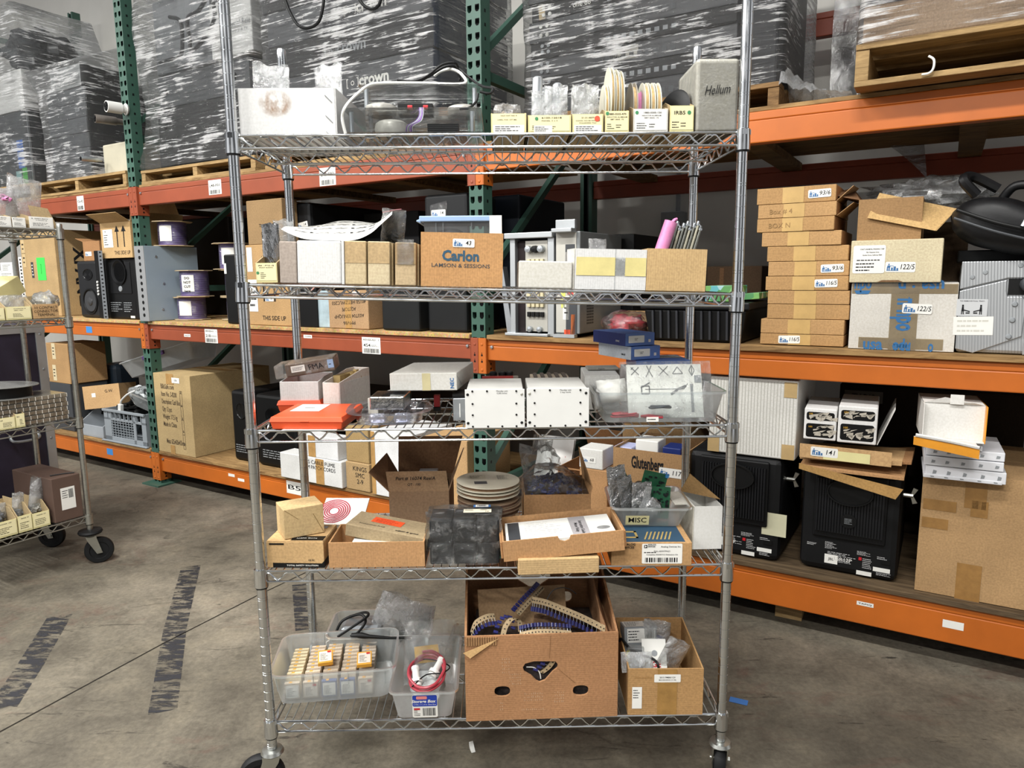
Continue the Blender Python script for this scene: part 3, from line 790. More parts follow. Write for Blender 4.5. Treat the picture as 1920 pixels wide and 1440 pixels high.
# parts bins
def parts_bin(F, u0, u1, vt, y, z0, d, lab, rise=1.35, mat=None, texts=(), dot=None, rows=((.08, .6, .05, .4, 4),), lower=None, rz=0, group='parts bins', front=None, wl=None):
 T, w, h = place(F, 'parts_bin', lab, 'parts bin', u0, u1, vt, y, z0, rz=rz, group=group)
 if wl: w = wl
 mat = mat or CREAM; t = .0022; hb = h*rise
 b = B(); b.box(0, w, 0, d, 0, t); b.box(0, w, d-t, d, t, hb*.9)
 for x in (0, w-t):
  b.v; P = [(0, 0), (d, 0), (d, hb), (.055, hb), (.0, h)]
  b.add([(x, p[0], p[1]) for p in P]+[(x+t, p[0], p[1]) for p in P], [(0,1,2,3,4), (9,8,7,6,5)]+[(i, (i+1) % 5, (i+1) % 5+5, i+5) for i in range(5)])
 b.build('bin_body', KRAFT, T)
 b = B(); b.box(0, w, -.0008, t, 0, h); b.build('bin_front', front or mat, T, bevel=.0006)
 if texts or rows:
  label(T, face('front', w, d, h, w*.5, h*.54, .0015), w*.92, h*.86, rows, paint('ece3b4', .7, 0, .03) if mat is CREAM else PAPER, INK, 'bin_label', texts)
 if lower: label(T, face('front', w, d, h, w*lower[0], h*.22, .002), w*lower[1], h*.38, ((.06, .9, .1, .9, 3),), PAPER)
 if dot:
  b = B(); b.tr(face('front', w, d, h, w*dot[0], h*dot[1], .0022)); b.add([(.005*dot[3]*math.cos(a*PI/8), .005*dot[3]*math.sin(a*PI/8), 0) for a in range(16)], [tuple(range(16))])
  b.build('colour_dot', dot[2], T, recalc=False)
 return T, w, h
GDOT = paint('3f8a5a', .6, 0, 0); RDOT = paint('e4573c', .6, 0, 0)
def reel(F, loc, r, wd, mat, lab, rz=0, ry=0, rx=0, hub=None, group=None):
 """Component reel, axis along local x."""
 T = thing('component_reel', lab, 'reel', F, loc, rz, ry, rx, group)
 b = B()
 for s in (0, wd-.0016): b.lathe([(.012, s), (r, s), (r, s+.0016), (.012, s+.0016)], 28, ax='x')
 b.build('flange', mat, T, smooth=True)
 b = B(); b.lathe([(.02, .001), (r*.86, .0016), (r*.86, wd-.0016), (.02, wd-.001)], 24, ax='x'); b.build('tape_winding', hub or TAN, T, smooth=True)
 return T
PALER = paint('d9d6c4', .45, 0, .06)
bins = [(921, 987, 213, 'cream parts bin holding a brown bag, next to the acrylic rig'), (990, 1071, 216, 'cream parts bin holding rolled clear tubes, widest yellow-fronted bin of the top tier'),
  (1073, 1131, 214, 'cream parts bin with a red dot and crumpled bags'), (1134, 1179, 208, 'narrow cream parts bin holding tall pale reels'),
  (1187, 1252, 204, 'white-fronted parts bin holding a pink bag between reels'), (1255, 1300, 198, 'cream parts bin holding a black disc, beside the tall white package')]
tx = [(('OLD CST NO 4', .5, .9, .10, .5), ('LABEL FOR 1/2T MK', .45, .66, .09, .6)), (('6100-12018', .55, .85, .15, .5), ('PANEL 3 x 5', .5, .66, .1, .4)), (('21-31-0077', .5, .8, .14, .45), ('CONN. RG-58 REVERSE', .5, .62, .09, .85), ('POLARIZED TNC', .5, .48, .09, .6)),
      (('1880-0505-470', .5, .86, .14, .8), ('INDUCTOR, ALUMINUM', .5, .7, .09, .9), ('SMT 0603, 1%', .5, .58, .09, .6)), (('1880-0505-120', .55, .84, .11, .55), ('INDUCTOR ALUMINUM', .52, .7, .08, .6), ('SMT 0603, 1%', .52, .59, .08, .45)), (('IRB5', .4, .72, .22, .5),)]
dots = [None, (.2, .8, GDOT, .8), (.8, .75, RDOT, 1.3), (.1, .88, GDOT, .8), (.1, .84, GDOT, .8), (.8, .74, GDOT, .9)]
BINS = []
for k, (u0, u1, vt, lb) in enumerate(bins):
 T, w, h = parts_bin(U, u0, u1, vt, .014+.002*k, z1, .27, lb, 1.3, WC2 if k in (4,) else CREAM, tx[k], dots[k], ((.06, .4, .05, .38, 3), (.45, .7, .1, .34, 2)), (.5, .88) if k in (0, 2) else ((.35, .42) if k == 1 else None))
 BINS.append((U.xat(u0, .015, z1), w, h))
x, w, h = BINS[0]
T = thing('plastic_bag', 'milky bag of brown foil sagging out of the cream bin next to the acrylic rig', 'bag', U, (x+w*.5, .10, z1+.004))
b = B(); blob(b, (0, .04, .055), .036, (1.0, 1.1, 1.0), 4, .5); b.build('film', FILM2, T, smooth=True)
b = B(); blob(b, (0, .04, .045), .028, (1.0, 1.1, .9), 9, .4); b.build('contents', paint('b9a68c', .6, 0, .3, sc=30), T, smooth=True)
x, w, h = BINS[1]
TUBE = clear('milky_tube', 'd4dade', .12, .3, .15, .25, white=.7)
for k, (dx, hh, ti, lb) in enumerate(((.016, .135, .05, 'tallest'), (.048, .112, -.02, 'middle'), (.070, .13, .03, 'third'))):
 T = thing('rolled_tube', 'milky plastic tube rolled up in the wide cream bin, %s of three' % lb, 'tube', U, (x+dx+.004, .075+.02*k, z1+.004), 0, ti, -.05, 'rolled tubes in the wide bin')
 b = B(); b.lathe([(.0118, 0), (.0122, hh*.5), (.0125, hh), (.008, hh+.004), (.0, hh+.004)], 16); b.build('tube', TUBE, T, smooth=True)
T = thing('plastic_bag', 'clear bag fanned out in front of the rolled tubes', 'bag', U, (x+w*.66, .035, z1+.01)); bag(T, .055, .10, .02, FILM2, 12)
T = thing('plastic_bag', 'clear bag folded against the tallest rolled tube', 'bag', U, (x+w*.27, .04, z1+.01)); bag(T, .035, .09, .015, FILM2, 15)
x, w, h = BINS[2]
T = thing('plastic_bag', 'crumpled clear bag rising out of the red-dot bin', 'bag', U, (x+w*.5, .06, z1+.006)); bag(T, .062, .112, .045, FILM2, 21, crump=.6)
T = thing('plastic_bag', 'flat yellowed bag leaning behind the crumpled bag of the red-dot bin', 'bag', U, (x+w*.5, .12, z1+.006), .15); bag(T, .06, .12, .02, FILM2, 23)
x, w, h = BINS[3]
for k in range(4):
 rr = (.062, .082, .08, .078)[k]
 reel(U, (x+.006+k*.0115, .11, z1+.004+rr), rr, .009, PALER, 'pale component reel on edge in the narrow bin, %s' % ('shortest of four', 'tallest of four', 'third of four', 'nearest the pink-bag bin')[k], group='reels on edge in the narrow bin')
x, w, h = BINS[4]
for k in range(5):
 if k == 1: continue
 reel(U, (x+.006+k*.0142, .11, z1+.069), .064, .011, PALER if k else paint('a9a295', .5, 0, .2), 'pale component reel on edge in the white-fronted bin, place %s from the narrow bin' % ('one', 'two', 'three', 'four', 'five')[k], group='reels on edge in the white-fronted bin')
T = thing('plastic_bag', 'pink antistatic bag squeezed between reels in the white-fronted bin', 'bag', U, (x+.0265, .09, z1+.006)); bag(T, .014, .1, .008, PINK, 31)
x, w, h = BINS[5]
T = thing('plastic_disc', 'black plastic disc leaning on edge in the last cream bin', 'disc', U, (x+w*.45, .10, z1+.062), .55, .15)
b = B(); b.lathe([(.0, 0), (.052, 0), (.056, .003), (.052, .006), (0, .006)], 30, ax='x'); b.build('disc', BLACK, T, smooth=True)
T, w, h = place(U, 'packed_box', 'tall white package in clear film with a name written on it, against the post', 'box', 1303, 1384, 109, .02, z1)
b = B(); b.box(.002, w-.002, .002, .18, 0, h); b.build('body', WC2, T, bevel=.006)
b = B(); b.box(0, w, 0, .182, 0, h+.001); b.build('film', clear('tight_film', 'f6f6f4', .75, .97, .045, .15, bm=.4, white=.7, thr=(.5, .75), sc=18, diff='f4f4f0'), T, bevel=.008)
prt(T, face('front', w, .18, h, w*.47, h*.57, .0022, .08), 'Hellum', .030, INK, 'handwriting', w=w*.6, shear=.45)
# ================================================================== second tier
def P2(u0, u1, vt, y, name, lab, cat, **k):
 xm = U.xat((u0+u1)/2, y, 1.32); x0 = U.xat(u0, y, 1.32)
 T, w, h = place(U, name, lab, cat, u0, u1, vt, y, HZ[1]+.0452-x0*.0290+.0006, ry=.029, **k); return T, w, h
x = U.xat(480, .015, 1.34); zz = Z(2, x)+.0006
parts_bin(U, 481, 521, 493, .012, zz, .24, 'cream parts bin with a printed part label, first on the second tier by the post', 1.35, CREAM, (('IRK - PTZ-1B', .5, .88, .1, .8), ('PRINT RADIO', .5, .76, .08, .7)), (.1, .5, GDOT, .7), ((.2, .5, .1, .5, 4),))
T = thing('plastic_bag', 'grey antistatic bag standing in the first cream bin of the second tier', 'bag', U, (x+.022, .08, zz+.005), .1); bag(T, .042, .14, .02, clear('antistatic_bag', '6a6f73', .2, .5, .2, .2, bm=.6, white=.6, diff='4a4e52'), 41)
T = thing('plastic_bag', 'clear bag folded over beside the grey antistatic bag', 'bag', U, (x+.04, .13, zz+.005), .4); bag(T, .05, .15, .02, FILM2, 44)
GTAN = card('a89a8e', False, 0, .12)
T, w, h = P2(525, 557, 452, .012, 'cardboard_box', 'narrow grey-brown scuffed box between the cream bin and the big white box', 'box'); carton(T, w, .3, h, GTAN, 'flat')
T, w, h = P2(558, 640, 450, .012, 'cardboard_box', 'large plain white box under the curled paper sheet', 'box'); carton(T, w, .3, h, WCARD, 'flat', bev=.0035)
T, w, h = P2(641, 646, 451, .012, 'cardboard_box', 'thin white box edge beside the large plain white box', 'box'); carton(T, w, .29, h, WCARD, 'flat', bev=.001)
for k, (u0, u1, vt, m, lb) in enumerate(((647, 687, 451, 'c9b489', 'first'), (690, 731, 452, 'cdbb94', 'middle one'), (741, 780, 454, 'bfa67c', 'last, taped,'))):
 T, w, h = P2(u0, u1, vt, .014, 'cardboard_box', 'narrow tan box standing on end, %s of three beside the big white box' % lb, 'box', group='narrow tan boxes on the second tier')
 carton(T, w, .29, h, card(m, False), 'flat'); b = B(); b.box(.0008, w-.0008, -.0009, .003, h*.5, h-.002); b.build('taped_half', card('b89b6c' if k != 2 else 'a98a5c', False, 0, .18), T)
 if k == 2: patch(T, face('front', w, .3, h, w*.5, h*.78, .002), w*.8, .06, FILM, 'clear_tape')
 if k:
  b = B(); b.box(w+.0008, w+.005, .02, .28, 0, h*.97); b.build('side_flap', KRAFT, T)
# curled sheet
FP = [(527, 430), (545, 439), (572, 448), (620, 451), (664, 450), (694, 438), (715, 420), (735, 402)]
BP = [(545, 428), (575, 425), (605, 421), (638, 414), (672, 415), (700, 418), (717, 414), (736, 399)]
b = B(); fc_ = curve([UP(u, v, .02) for u, v in FP], 4); bc_ = curve([UP(u, v, .19) for u, v in BP], 4); N_ = len(fc_)-1
def sheetf(u, v):
 i = min(N_, int(u*N_+.5)); p = fc_[i].lerp(bc_[i], v); return (p.x, p.y, p.z+.006*math.sin(PI*v))
b.grid(sheetf, N_, 8); b.mt(1)
for r in range(4):
 for c in range(14):
  u = .12+c*.05; v = .25+r*.2
  p = Vector(sheetf(u, v)); q = Vector(sheetf(u+.03, v+.04)); n = Vector((0, 0, .0012))
  d = (q-p); b.quad(p+n, p+n+Vector((.007, 0, d.z*.3)), q+n+Vector((.007, 0, 0)), q+n)
  p2 = Vector(sheetf(min(1, u+.008), v)); b.quad(p2+n, p2+n+Vector((.010, .002, 0)), p2+n+Vector((.010, .006, 0)), p2+n+Vector((0, .004, 0)))
solo(b, 'paper_sheet', [PAPER, INK], 'curled white sheet printed with rows of marks, over the second tier boxes', 'paper', U, smooth=False, recalc=False)
x, z = U.at(732, 452, .11)
T = thing('zip_bag', 'clear zip bag of dark small parts standing behind the narrow tan boxes', 'bag', U, (x, .14, z-.004), -.1, .1)
bag(T, .062, .085, .032, FILM, 51); b = B(); blob(b, (0, 0, .016), .018, (1.3, .7, .8), 5, .5); b.build('contents', paint('3c4044', .5, 0, .5, sc=120), T)
b = B(); b.tube(curve([(-.03, 0, .075), (0, -.004, .083), (.018, 0, .087)], 4), .0012, 5); b.build('zip_strip', paint('c96a72', .4, 0, 0), T)
# carlon carton
T, w, h = P2(789, 942, 434, .008, 'cardboard_box', 'brown carton with Carlon print and a stock label, open at the top', 'box')
CAR = card('c08d52'); carton(T, w, .23, h, CAR, 'open', wall=.005)
CB = paint('2c5168', .7, 0, 0)
prt(T, face('front', w, .23, h, w*.485, h*.565, .0008, -.01), 'Carlon', .034, CB, bold=.035, w=w*.45)
prt(T, face('front', w, .23, h, w*.485, h*.39, .0008, -.01), 'LAMSON & SESSIONS', .0125, paint('3d4348', .7, 0, 0), bold=.005, w=w*.71)
stock_label(T, face('front', w, .23, h, w*.52, h*.81, .0012, -.01), .052, '43')
x, z = U.at(790, 446, .03)
x2 = U.xat(923, .03, z); zl = U.zat(405, x, .03); zr = U.zat(416, x, .03)
T = thing('storage_tote', 'clear plastic tote with a pale blue lid set in the Carlon carton', 'storage box', U, (x, .03, z-.05))
b = B(); ww = x2-x; hb = zr-(z-.05); b.hexa([(.012, .01, 0), (ww-.012, .01, 0), (ww-.012, .15, 0), (.012, .15, 0)], [(.006, .004, hb), (ww-.006, .004, hb), (ww-.006, .16, hb), (.006, .16, hb)])
for q in (.2, .3, .7): b.box(ww*q, ww*q+.003, .001, .006, .01, hb-.002)
b.build('tub', BINC, T)
b = B(); b.box(-.004, ww+.002, -.003, .166, hb, hb+zl-zr); b.hexa([(-.012, -.002, hb+.001), (0, -.002, hb-.004), (0, .16, hb-.004), (-.012, .16, hb+.001)], [(-.010, -.002, hb+.004), (0, -.002, hb+.008), (0, .16, hb+.008), (-.010, .16, hb+.004)]); b.build('lid', LBLUE, T, bevel=.003)
b = B(); b.tube(curve([(.03, .04, hb-.03), (.06, .02, hb-.018), (.09, .03, hb-.02), (.1, .06, hb-.03)]), .003, 6); b.build('dark_cord', BLACK, T)
x, z = U.at(918, 437, .022); xa = U.xat(941, .022, z); zz = U.zat(404, x, .022)
b = B(); b.box(0, xa-x, 0, .0015, -.03, zz-z); solo(b, 'card', PAPER, 'blank white card tucked into the corner of the Carlon carton', 'card', U, (x, .02, z))
T, w, h = P2(972, 1072, 488, .012, 'cardboard_box', 'plain off-white box, lower than the taped white box beside it', 'box'); carton(T, w, .2, h, WC2, 'flat', bev=.003)
T, w, h = P2(1077, 1210, 465, .014, 'cardboard_box', 'white open carton with yellowed tape across its front', 'box')
carton(T, w, .28, h, WCARD, 'open'); b = B(); b.box(w*.56, w*.565, -.0006, 0, 0, h); b.build('panel_seam', GREY, T)
for a, c, q in ((.015, .56, 1), (.70, .995, 1)): patch(T, face('front', w, .28, h, w*(a+c)/2, h*.57, .001), w*(c-a), h*.45, TAPEC if False else paint('ddd08e', .35, 0, .08, sc=20), 'yellowed_tape')
patch(T, face('front', w, .28, h, w*.63, h*.58, .0014), w*.14, h*.44, FILM, 'clear_tape')
b = B(); b.hexa([(-.014, .03, 0), (-.012, .03, 0), (-.001, .004, 0), (-.003, .004, 0)], [(-.018, .03, h*.98), (-.016, .03, h*.98), (-.001, .004, h), (-.003, .004, h)]); b.build('side_flap', WC2, T)
x, z = U.at(1120, 468, .1); T2 = thing('plastic_bag', 'peak of a clear bag sticking out of the taped white carton', 'bag', U, (x, .1, z-.06)); bag(T2, .045, .085, .03, FILM2, 61)
T, w, h = P2(1211, 1322, 465, .012, 'cardboard_box', 'tan open carton full of metal slide brackets, by the rear post', 'box'); carton(T, w, .26, h, card('c7a46c', True), 'open')
XB, HB = U.xat(1211, .012, 1.33), h
BR = paint('8b8d86', .35, .7, .2); LIGHTB = paint('b9b6a2', .45, .3, .1)
zb = Z(2, XB+.09)+.008
for k in range(11):
 L = (.16, .148, .155)[k % 3]
 T = thing('slide_bracket', 'steel slide bracket leaning in the tan carton, place %d counted from the pink roll' % (k+1), 'bracket', U, (XB+.010+k*.0086, .05, zb), 0, .30, -.08, 'steel slide brackets')
 b = B(); b.box(0, .0048, 0, .028, 0, L); b.box(.0048, .0068, .003, .025, 0, L-.02); b.build('rail', LIGHTB if k in (0, 4, 7, 9) else BR, T, bevel=.001)
 b = B(); b.box(-.001, .0075, .002, .02, L, L+.006); b.cyl((.003, .011, L+.006), (.003, .011, L+.013), .0042, n=10); b.build('end_clip', STEEL, T, bevel=.001)
x, z = U.at(1229, 465, .05)
T = thing('bubble_wrap_roll', 'pink bubble-wrap roll leaning out of the tan bracket carton', 'bubble wrap', U, (x-.020, .012+.02, zb), 0, .32)
b = B(); Lz = .168
for r, q in ((.016, 0), (.012, .006), (.008, .012)): b.lathe([(r, 0), (r*1.02, Lz*.5), (r, Lz-q*.8), (r-.003, Lz-q*.8)], 16)
b.build('roll', PINK, T, smooth=True); b = B(); b.tube(curve([(.0, -.005, Lz-.006), (.006, -.003, Lz+.006), (.011, 0, Lz+.01)]), .004, 6); b.build('loose_end', PINK, T, smooth=True)
# ================================================================== third tier
z3 = Z(3)
def cbox(name, lab, u, v, z, w, d, h, rz, mat, top='flat', F=U, group=None, **k):
 """A box whose front corner stands at an image point on a surface of height z."""
 x, y = F.onz(u, v, z); T = thing(name, lab, 'box', F, (x, y, z+.0006), rz, group=group)
 carton(T, w, d, h, mat, top, **k); return T
def open_bin_box(T, w, d, h, mat, hb, cut=.45):
 """Tall open-fronted stock box: sides rise from the front lip to the back."""
 t = .003; b = B(); b.box(0, w, 0, d, 0, t); b.box(0, w, 0, t, t, h); b.box(0, w, d-t, d, t, hb)
 for x in (0, w-t):
  P = [(0, 0), (d, 0), (d, hb), (d*cut, hb), (0, h)]
  b.add([(x, p[0], p[1]) for p in P]+[(x+t, p[0], p[1]) for p in P], [(0,1,2,3,4), (9,8,7,6,5)]+[(i, (i+1) % 5, (i+1) % 5+5, i+5) for i in range(5)])
 return b.build('body', mat, T, bevel=.0012)
x, y = U.onz(527, 772, z3); w = U.xat(600, y, z3)-x; h = U.zat(716, x, y)-z3
T = thing('stock_box', 'white stock box with a wrapped brown package lying on top', 'box', U, (x, y, z3), group=None); open_bin_box(T, w, .17, h, WCARD, h*1.05)
T2 = thing('wrapped_package', 'brown taped package in film with marker writing, tilted on the white stock boxes', 'package', U, (x+.015, y+.02, z3+h*1.055+.004), .12, -.14)
b = B(); b.box(0, .135, 0, .11, 0, .036); b.build('body', card('8d6f55', False, 0, .15), T2, bevel=.003); b = B(); b.box(-.03, .136, -.001, .112, -.001, .0375); b.build('film', FILM, T2, bevel=.004)
label(T2, face('front', .135, .11, .036, .035, .02, .002), .038, .018, ((.1, .9, .2, .8, 3),)); prt(T2, face('front', .135, .11, .036, .085, .018, .002), 'FMA', .022, INK, 'handwriting', shear=-.2)
label(T2, face('front', .135, .11, .036, .125, .02, .002), .016, .024, ((.2, .8, .3, .6, 1),), LBLUE)
x, y = U.onz(607, 772, z3); w = U.xat(642, y, z3)-x
T = thing('stock_box', 'white stock box with a pinkish end, its long side cut higher at the back', 'box', U, (x, y, z3), -.32); open_bin_box(T, w*1.02, .17, h*.98, card('ddd2ca', True, 0, .05), h*1.25, .75)
b = B(); b.box(w*1.02, w*1.02+.001, .001, .168, .001, h*.97); b.build('side_panel', WCARD, T)
b = B(); b.box(.004, w*.5, .05, .155, .01, h*1.13); blob(b, (w*.7, .12, h*1.05), .014, (1, 2, 1), 3, .5); b.build('paper_contents', paint('a98f5c', .7, 0, .25, sc=20), T)
def parts_case(lab, x, y, rz, w, d, h, lbl):
 T = thing('parts_case', lab, 'plastic case', U, (x, y, z3+.0006), rz, group='orange parts cases')
 b = B(); b.hexa([(.004, .004, 0), (w-.004, .004, 0), (w-.004, d-.004, 0), (.004, d-.004, 0)], [(0, 0, h*.6), (w, 0, h*.6), (w, d, h*.6), (0, d, h*.6)]); b.build('tub', ORP, T, bevel=.002)
 b = B(); b.hexa([(-.002, -.002, h*.6), (w+.002, -.002, h*.6), (w+.002, d+.002, h*.6), (-.002, d+.002, h*.6)], [(.002, .002, h), (w-.002, .002, h), (w-.002, d-.002, h), (.002, d-.002, h)])
 b.box(w*.42, w*.54, -.0035, -.001, h*.62, h*.72); b.build('lid', ORP, T, bevel=.0015)
 if lbl: label(T, face('top', w, d, h, w*.33, d*.66, .0006), w*.42, d*.52, ((.3, .7, .4, .6, 1),))
 return T
x, y = U.onz(507, 806, z3); x2, y2 = U.onz(642, 807, z3)
parts_case('flat orange plastic case with a white lid label, front of the third tier', x, y, -.07, x2-x, .19, .031, True)
x, y = U.onz(516, 776, z3); parts_case('orange plastic case half hidden behind the white stock box', x, .22, 0, .12, .17, .031, False)
b = B(); b.box(0, .135, 0, .02, 0, .0005); solo(b, 'paper_sheet', PAPER, 'white paper sheet lying under the flat orange case', 'paper', U, (.08, -.02+.0, z3+.0001), -.05)
# clamshell blister with a black box on it
CLAM = clear('blister_plastic', 'eceffb', .55, .85, .14, .1, bm=.25, white=.45, thr=(.45, .7), sc=14, diff='d8dcea')
x, y = U.onz(690, 803, z3); x -= .012
T = thing('blister_tray', 'clear moulded blister tray with a rounded end, empty, on the third tier', 'packaging', U, (x, .0, z3+.001), .1)
def tray(u, v):
 # oval tray with a flange, long axis along x
 a = 2*PI*u; ca, sa = math.cos(a), math.sin(a); n = 3.2
 k = 1/((abs(ca)**n+abs(sa)**n)**(1/n)); rr = [1.25, 1.08, 1.02, .95, .9, .0][min(5, int(v*5+.001))]; zz = [.031, .031, .030, .002, .0, .0][min(5, int(v*5+.001))]
 return (.06+.088*ca*k*rr, .10+.098*sa*k*rr, zz)
b = B(); b.grid(tray, 40, 5, True); b.build('tray', CLAM, T, smooth=True)
b = B()
for q in (.0, .062): b.box(.01+q, .052+q, .03, .05, .002, .026)
b.build('moulding', CLAM, T, bevel=.006)
x, y = U.onz(699, 766, z3+.03); x2 = U.xat(762, y, z3+.03)
T = thing('clear_case', 'small dark clear-topped case sitting on the blister tray', 'case', U, (x, .055, z3+.034), -.03)
w = U.xat(762, .055, z3+.03)-U.xat(697, .055, z3+.03); b = B(); b.box(0, w, 0, .10, 0, .034); b.build('case', clear('smoked_case', '8a9096', .2, .4, .2, .1, bm=.2, white=.4, diff='3a3e44', sc=10), T, bevel=.003)
b = B(); b.box(.01, w-.01, .012, .088, .003, .03); b.build('insert', paint('43474c', .4, 0, .3, sc=20), T)
x, y = U.onz(752, 745, z3+.02)
T = thing('antenna_base', 'shiny black domed antenna base with a short stub behind the blister tray', 'antenna', U, (U.xat(752, .25, z3), .25, z3+.0006))
b = B(); zt = U.zat(703, .4, .25)-z3; b.lathe([(.0, 0), (.03, 0), (.03, zt-.055), (.0285, zt-.042), (.022, zt-.03), (.012, zt-.024), (.0055, zt-.02), (.0045, zt-.003), (.002, zt), (0, zt)], 26); b.build('dome', paint('0e0f10', .08, 0, 0), T, smooth=True)
x = U.xat(732, .115, 1.05)
HMB = U.zat(741, .49, .07)-z3; zn = z3+HMB+.0015
T = thing('cardboard_box', 'white flat box lettered NEC, tilted on the grey metal box', 'box', U, (x, .115, zn+.004), -.14, -.02)
w = (U.xat(858, .105, zn)-x)/math.cos(.14); h = .046; carton(T, w, .24, h, card('d6d4cc', False, 0, .05), 'flat', bev=.002); prt(T, face('front', w, .24, h, w-.012, h*.42, .001, PI/2), 'NEC', .014, paint('2f6aa5', .6, 0, 0), bold=.02)
b = B(); b.tr(face('right', w, .24, h, 0, 0)); b.quad((.004, h*.8, 0), (.006, h*.82, 0), (.06, h*.15, 0), (.058, h*.13, 0)); b.build('flap_edge', GREY, T, recalc=False)
patch(T, face('front', w, .24, h, w*.55, h*.5, .0006), .022, h*.98, paint('cfc59a', .4, 0, .1), 'yellowed_tape')
T = None; x, y = U.onz(850, 790, z3)
T = thing('metal_box', 'grey steel junction box under the tilted white box', 'metal box', U, (x, y, z3+.0006), .06); b = B(); b.box(0, .075, 0, .14, 0, HMB-.008); b.build('housing', STEEL, T, bevel=.002); b = B(); b.box(-.001, .07, .002, .1, HMB-.0075, HMB-.001); b.build('rubber_top', BLACK, T); b = B(); b.box(.016, .0185, -.0012, .001, .01, .045); b.build('slot', WHITE, T)
T = thing('connector', 'black and red plug lying on the wire deck under the tilted white box', 'plug', U, (U.xat(812, .2, z3+.03), .20, z3+.0006)); b = B(); b.box(0, .02, 0, .03, 0, .012); b.build('plug_body', BLACK, T, bevel=.001); b = B(); b.box(.002, .018, .002, .02, .0125, .045); b.build('red_lever', REDP, T, bevel=.001)
T = thing('cardboard_box', 'long plain white box lying behind the blister tray', 'box', U, (U.xat(690, .17, z3), .17, z3+.0006), -.25); carton(T, .03, .16, .045, WC2, 'flat')
# white panelled boxes
for (u0, u1, lb, t1, t2, rz) in ((873, 984, 'white screwed instrument box beside the grey steel box, face covered in black screws', 'Monday unit', '0.200 inches', 0), (988, 1104, 'white screwed instrument box beside the clear tray, face covered in black screws', 'Monday unit', '2 way trends', 0)):
 x0 = U.xat(u0, -.022, z3); x1 = U.xat(u1, -.022, z3); w = x1-x0; h = U.zat(731 if u0 < 900 else 729, x0, -.022)-z3
 T = thing('instrument_box', lb, 'instrument', U, (x0, -.022, z3+.0006), group=None)
 b = B(); b.box(.003, w-.003, .002, .20, 0, h-.002); b.build('housing', paint('c9c9c4', .5, 0, .08), T, bevel=.002)
 b = B(); b.box(0, w, -.002, .002, 0, h); b.build('front_panel', WHITE, T, bevel=.0006)
 pts = [(.125, .955), (.37, .955), (.86, .95), (.125, .63), (.125, .34), (.125, .04), (.38, .04), (.62, .04), (.86, .63), (.86, .34), (.86, .04)]
 for q, (px_, pz_) in enumerate(pts+[(.045, .87), (.95, .87), (.045, .13), (.95, .13)]):
  b = B(); b.lathe([(0, -.0042), (.0018, -.0042), (.0026 if q < 11 else .0036, -.002)], 10, (w*px_, 0, h*pz_), 'y')
  b.build('screw', BLACK if not (q == 12 and u0 < 900) and not (q == 11 and u0 > 900) else paint('a9a79c', .4, .4, 0), T)
 prt(T, face('front', w, .2, h, w*.62, h*.955, .0026), t1, .0055, INK, 'handwriting'); prt(T, face('front', w, .2, h, w*.62, h*.9, .0026), t2, .005, INK, 'handwriting')
xk = U.xat(905, .2, z3)
T = thing('circuit_chassis', 'open chassis with red boards and black capacitors behind the first instrument box', 'electronics', U, (xk, .19, z3+.0006)); b = B(); b.box(0, .1, 0, .1, 0, .085); b.build('chassis', paint('7d7468', .5, .3, .2), T); b = B(); b.box(.0, .085, .005, .02, .086, .096); b.build('red_board', paint('8c2a26', .5, 0, .2), T)
for q in (.055, .075, .03):
 b = B(); b.lathe([(0, 0), (.010, 0), (.0105, .016), (.008, .019), (0, .019)], 14, (q, .035, .087)); b.build('capacitor', BLACK, T, smooth=True)
xk = U.xat(996, .19, z3); T = thing('circuit_chassis', 'flat board with beige combs and a ribbon behind the second instrument box', 'electronics', U, (xk, .19, z3+.0006)); b = B(); b.box(0, .105, 0, .09, 0, .09); b.build('chassis', paint('c9b9a3', .6, 0, .2, sc=20), T)
b = B()
for q in range(5): b.box(.008+q*.02, .018+q*.02, -.0015, .088, .091, .0945)
b.build('combs', paint('4a4038', .6, 0, .2), T)
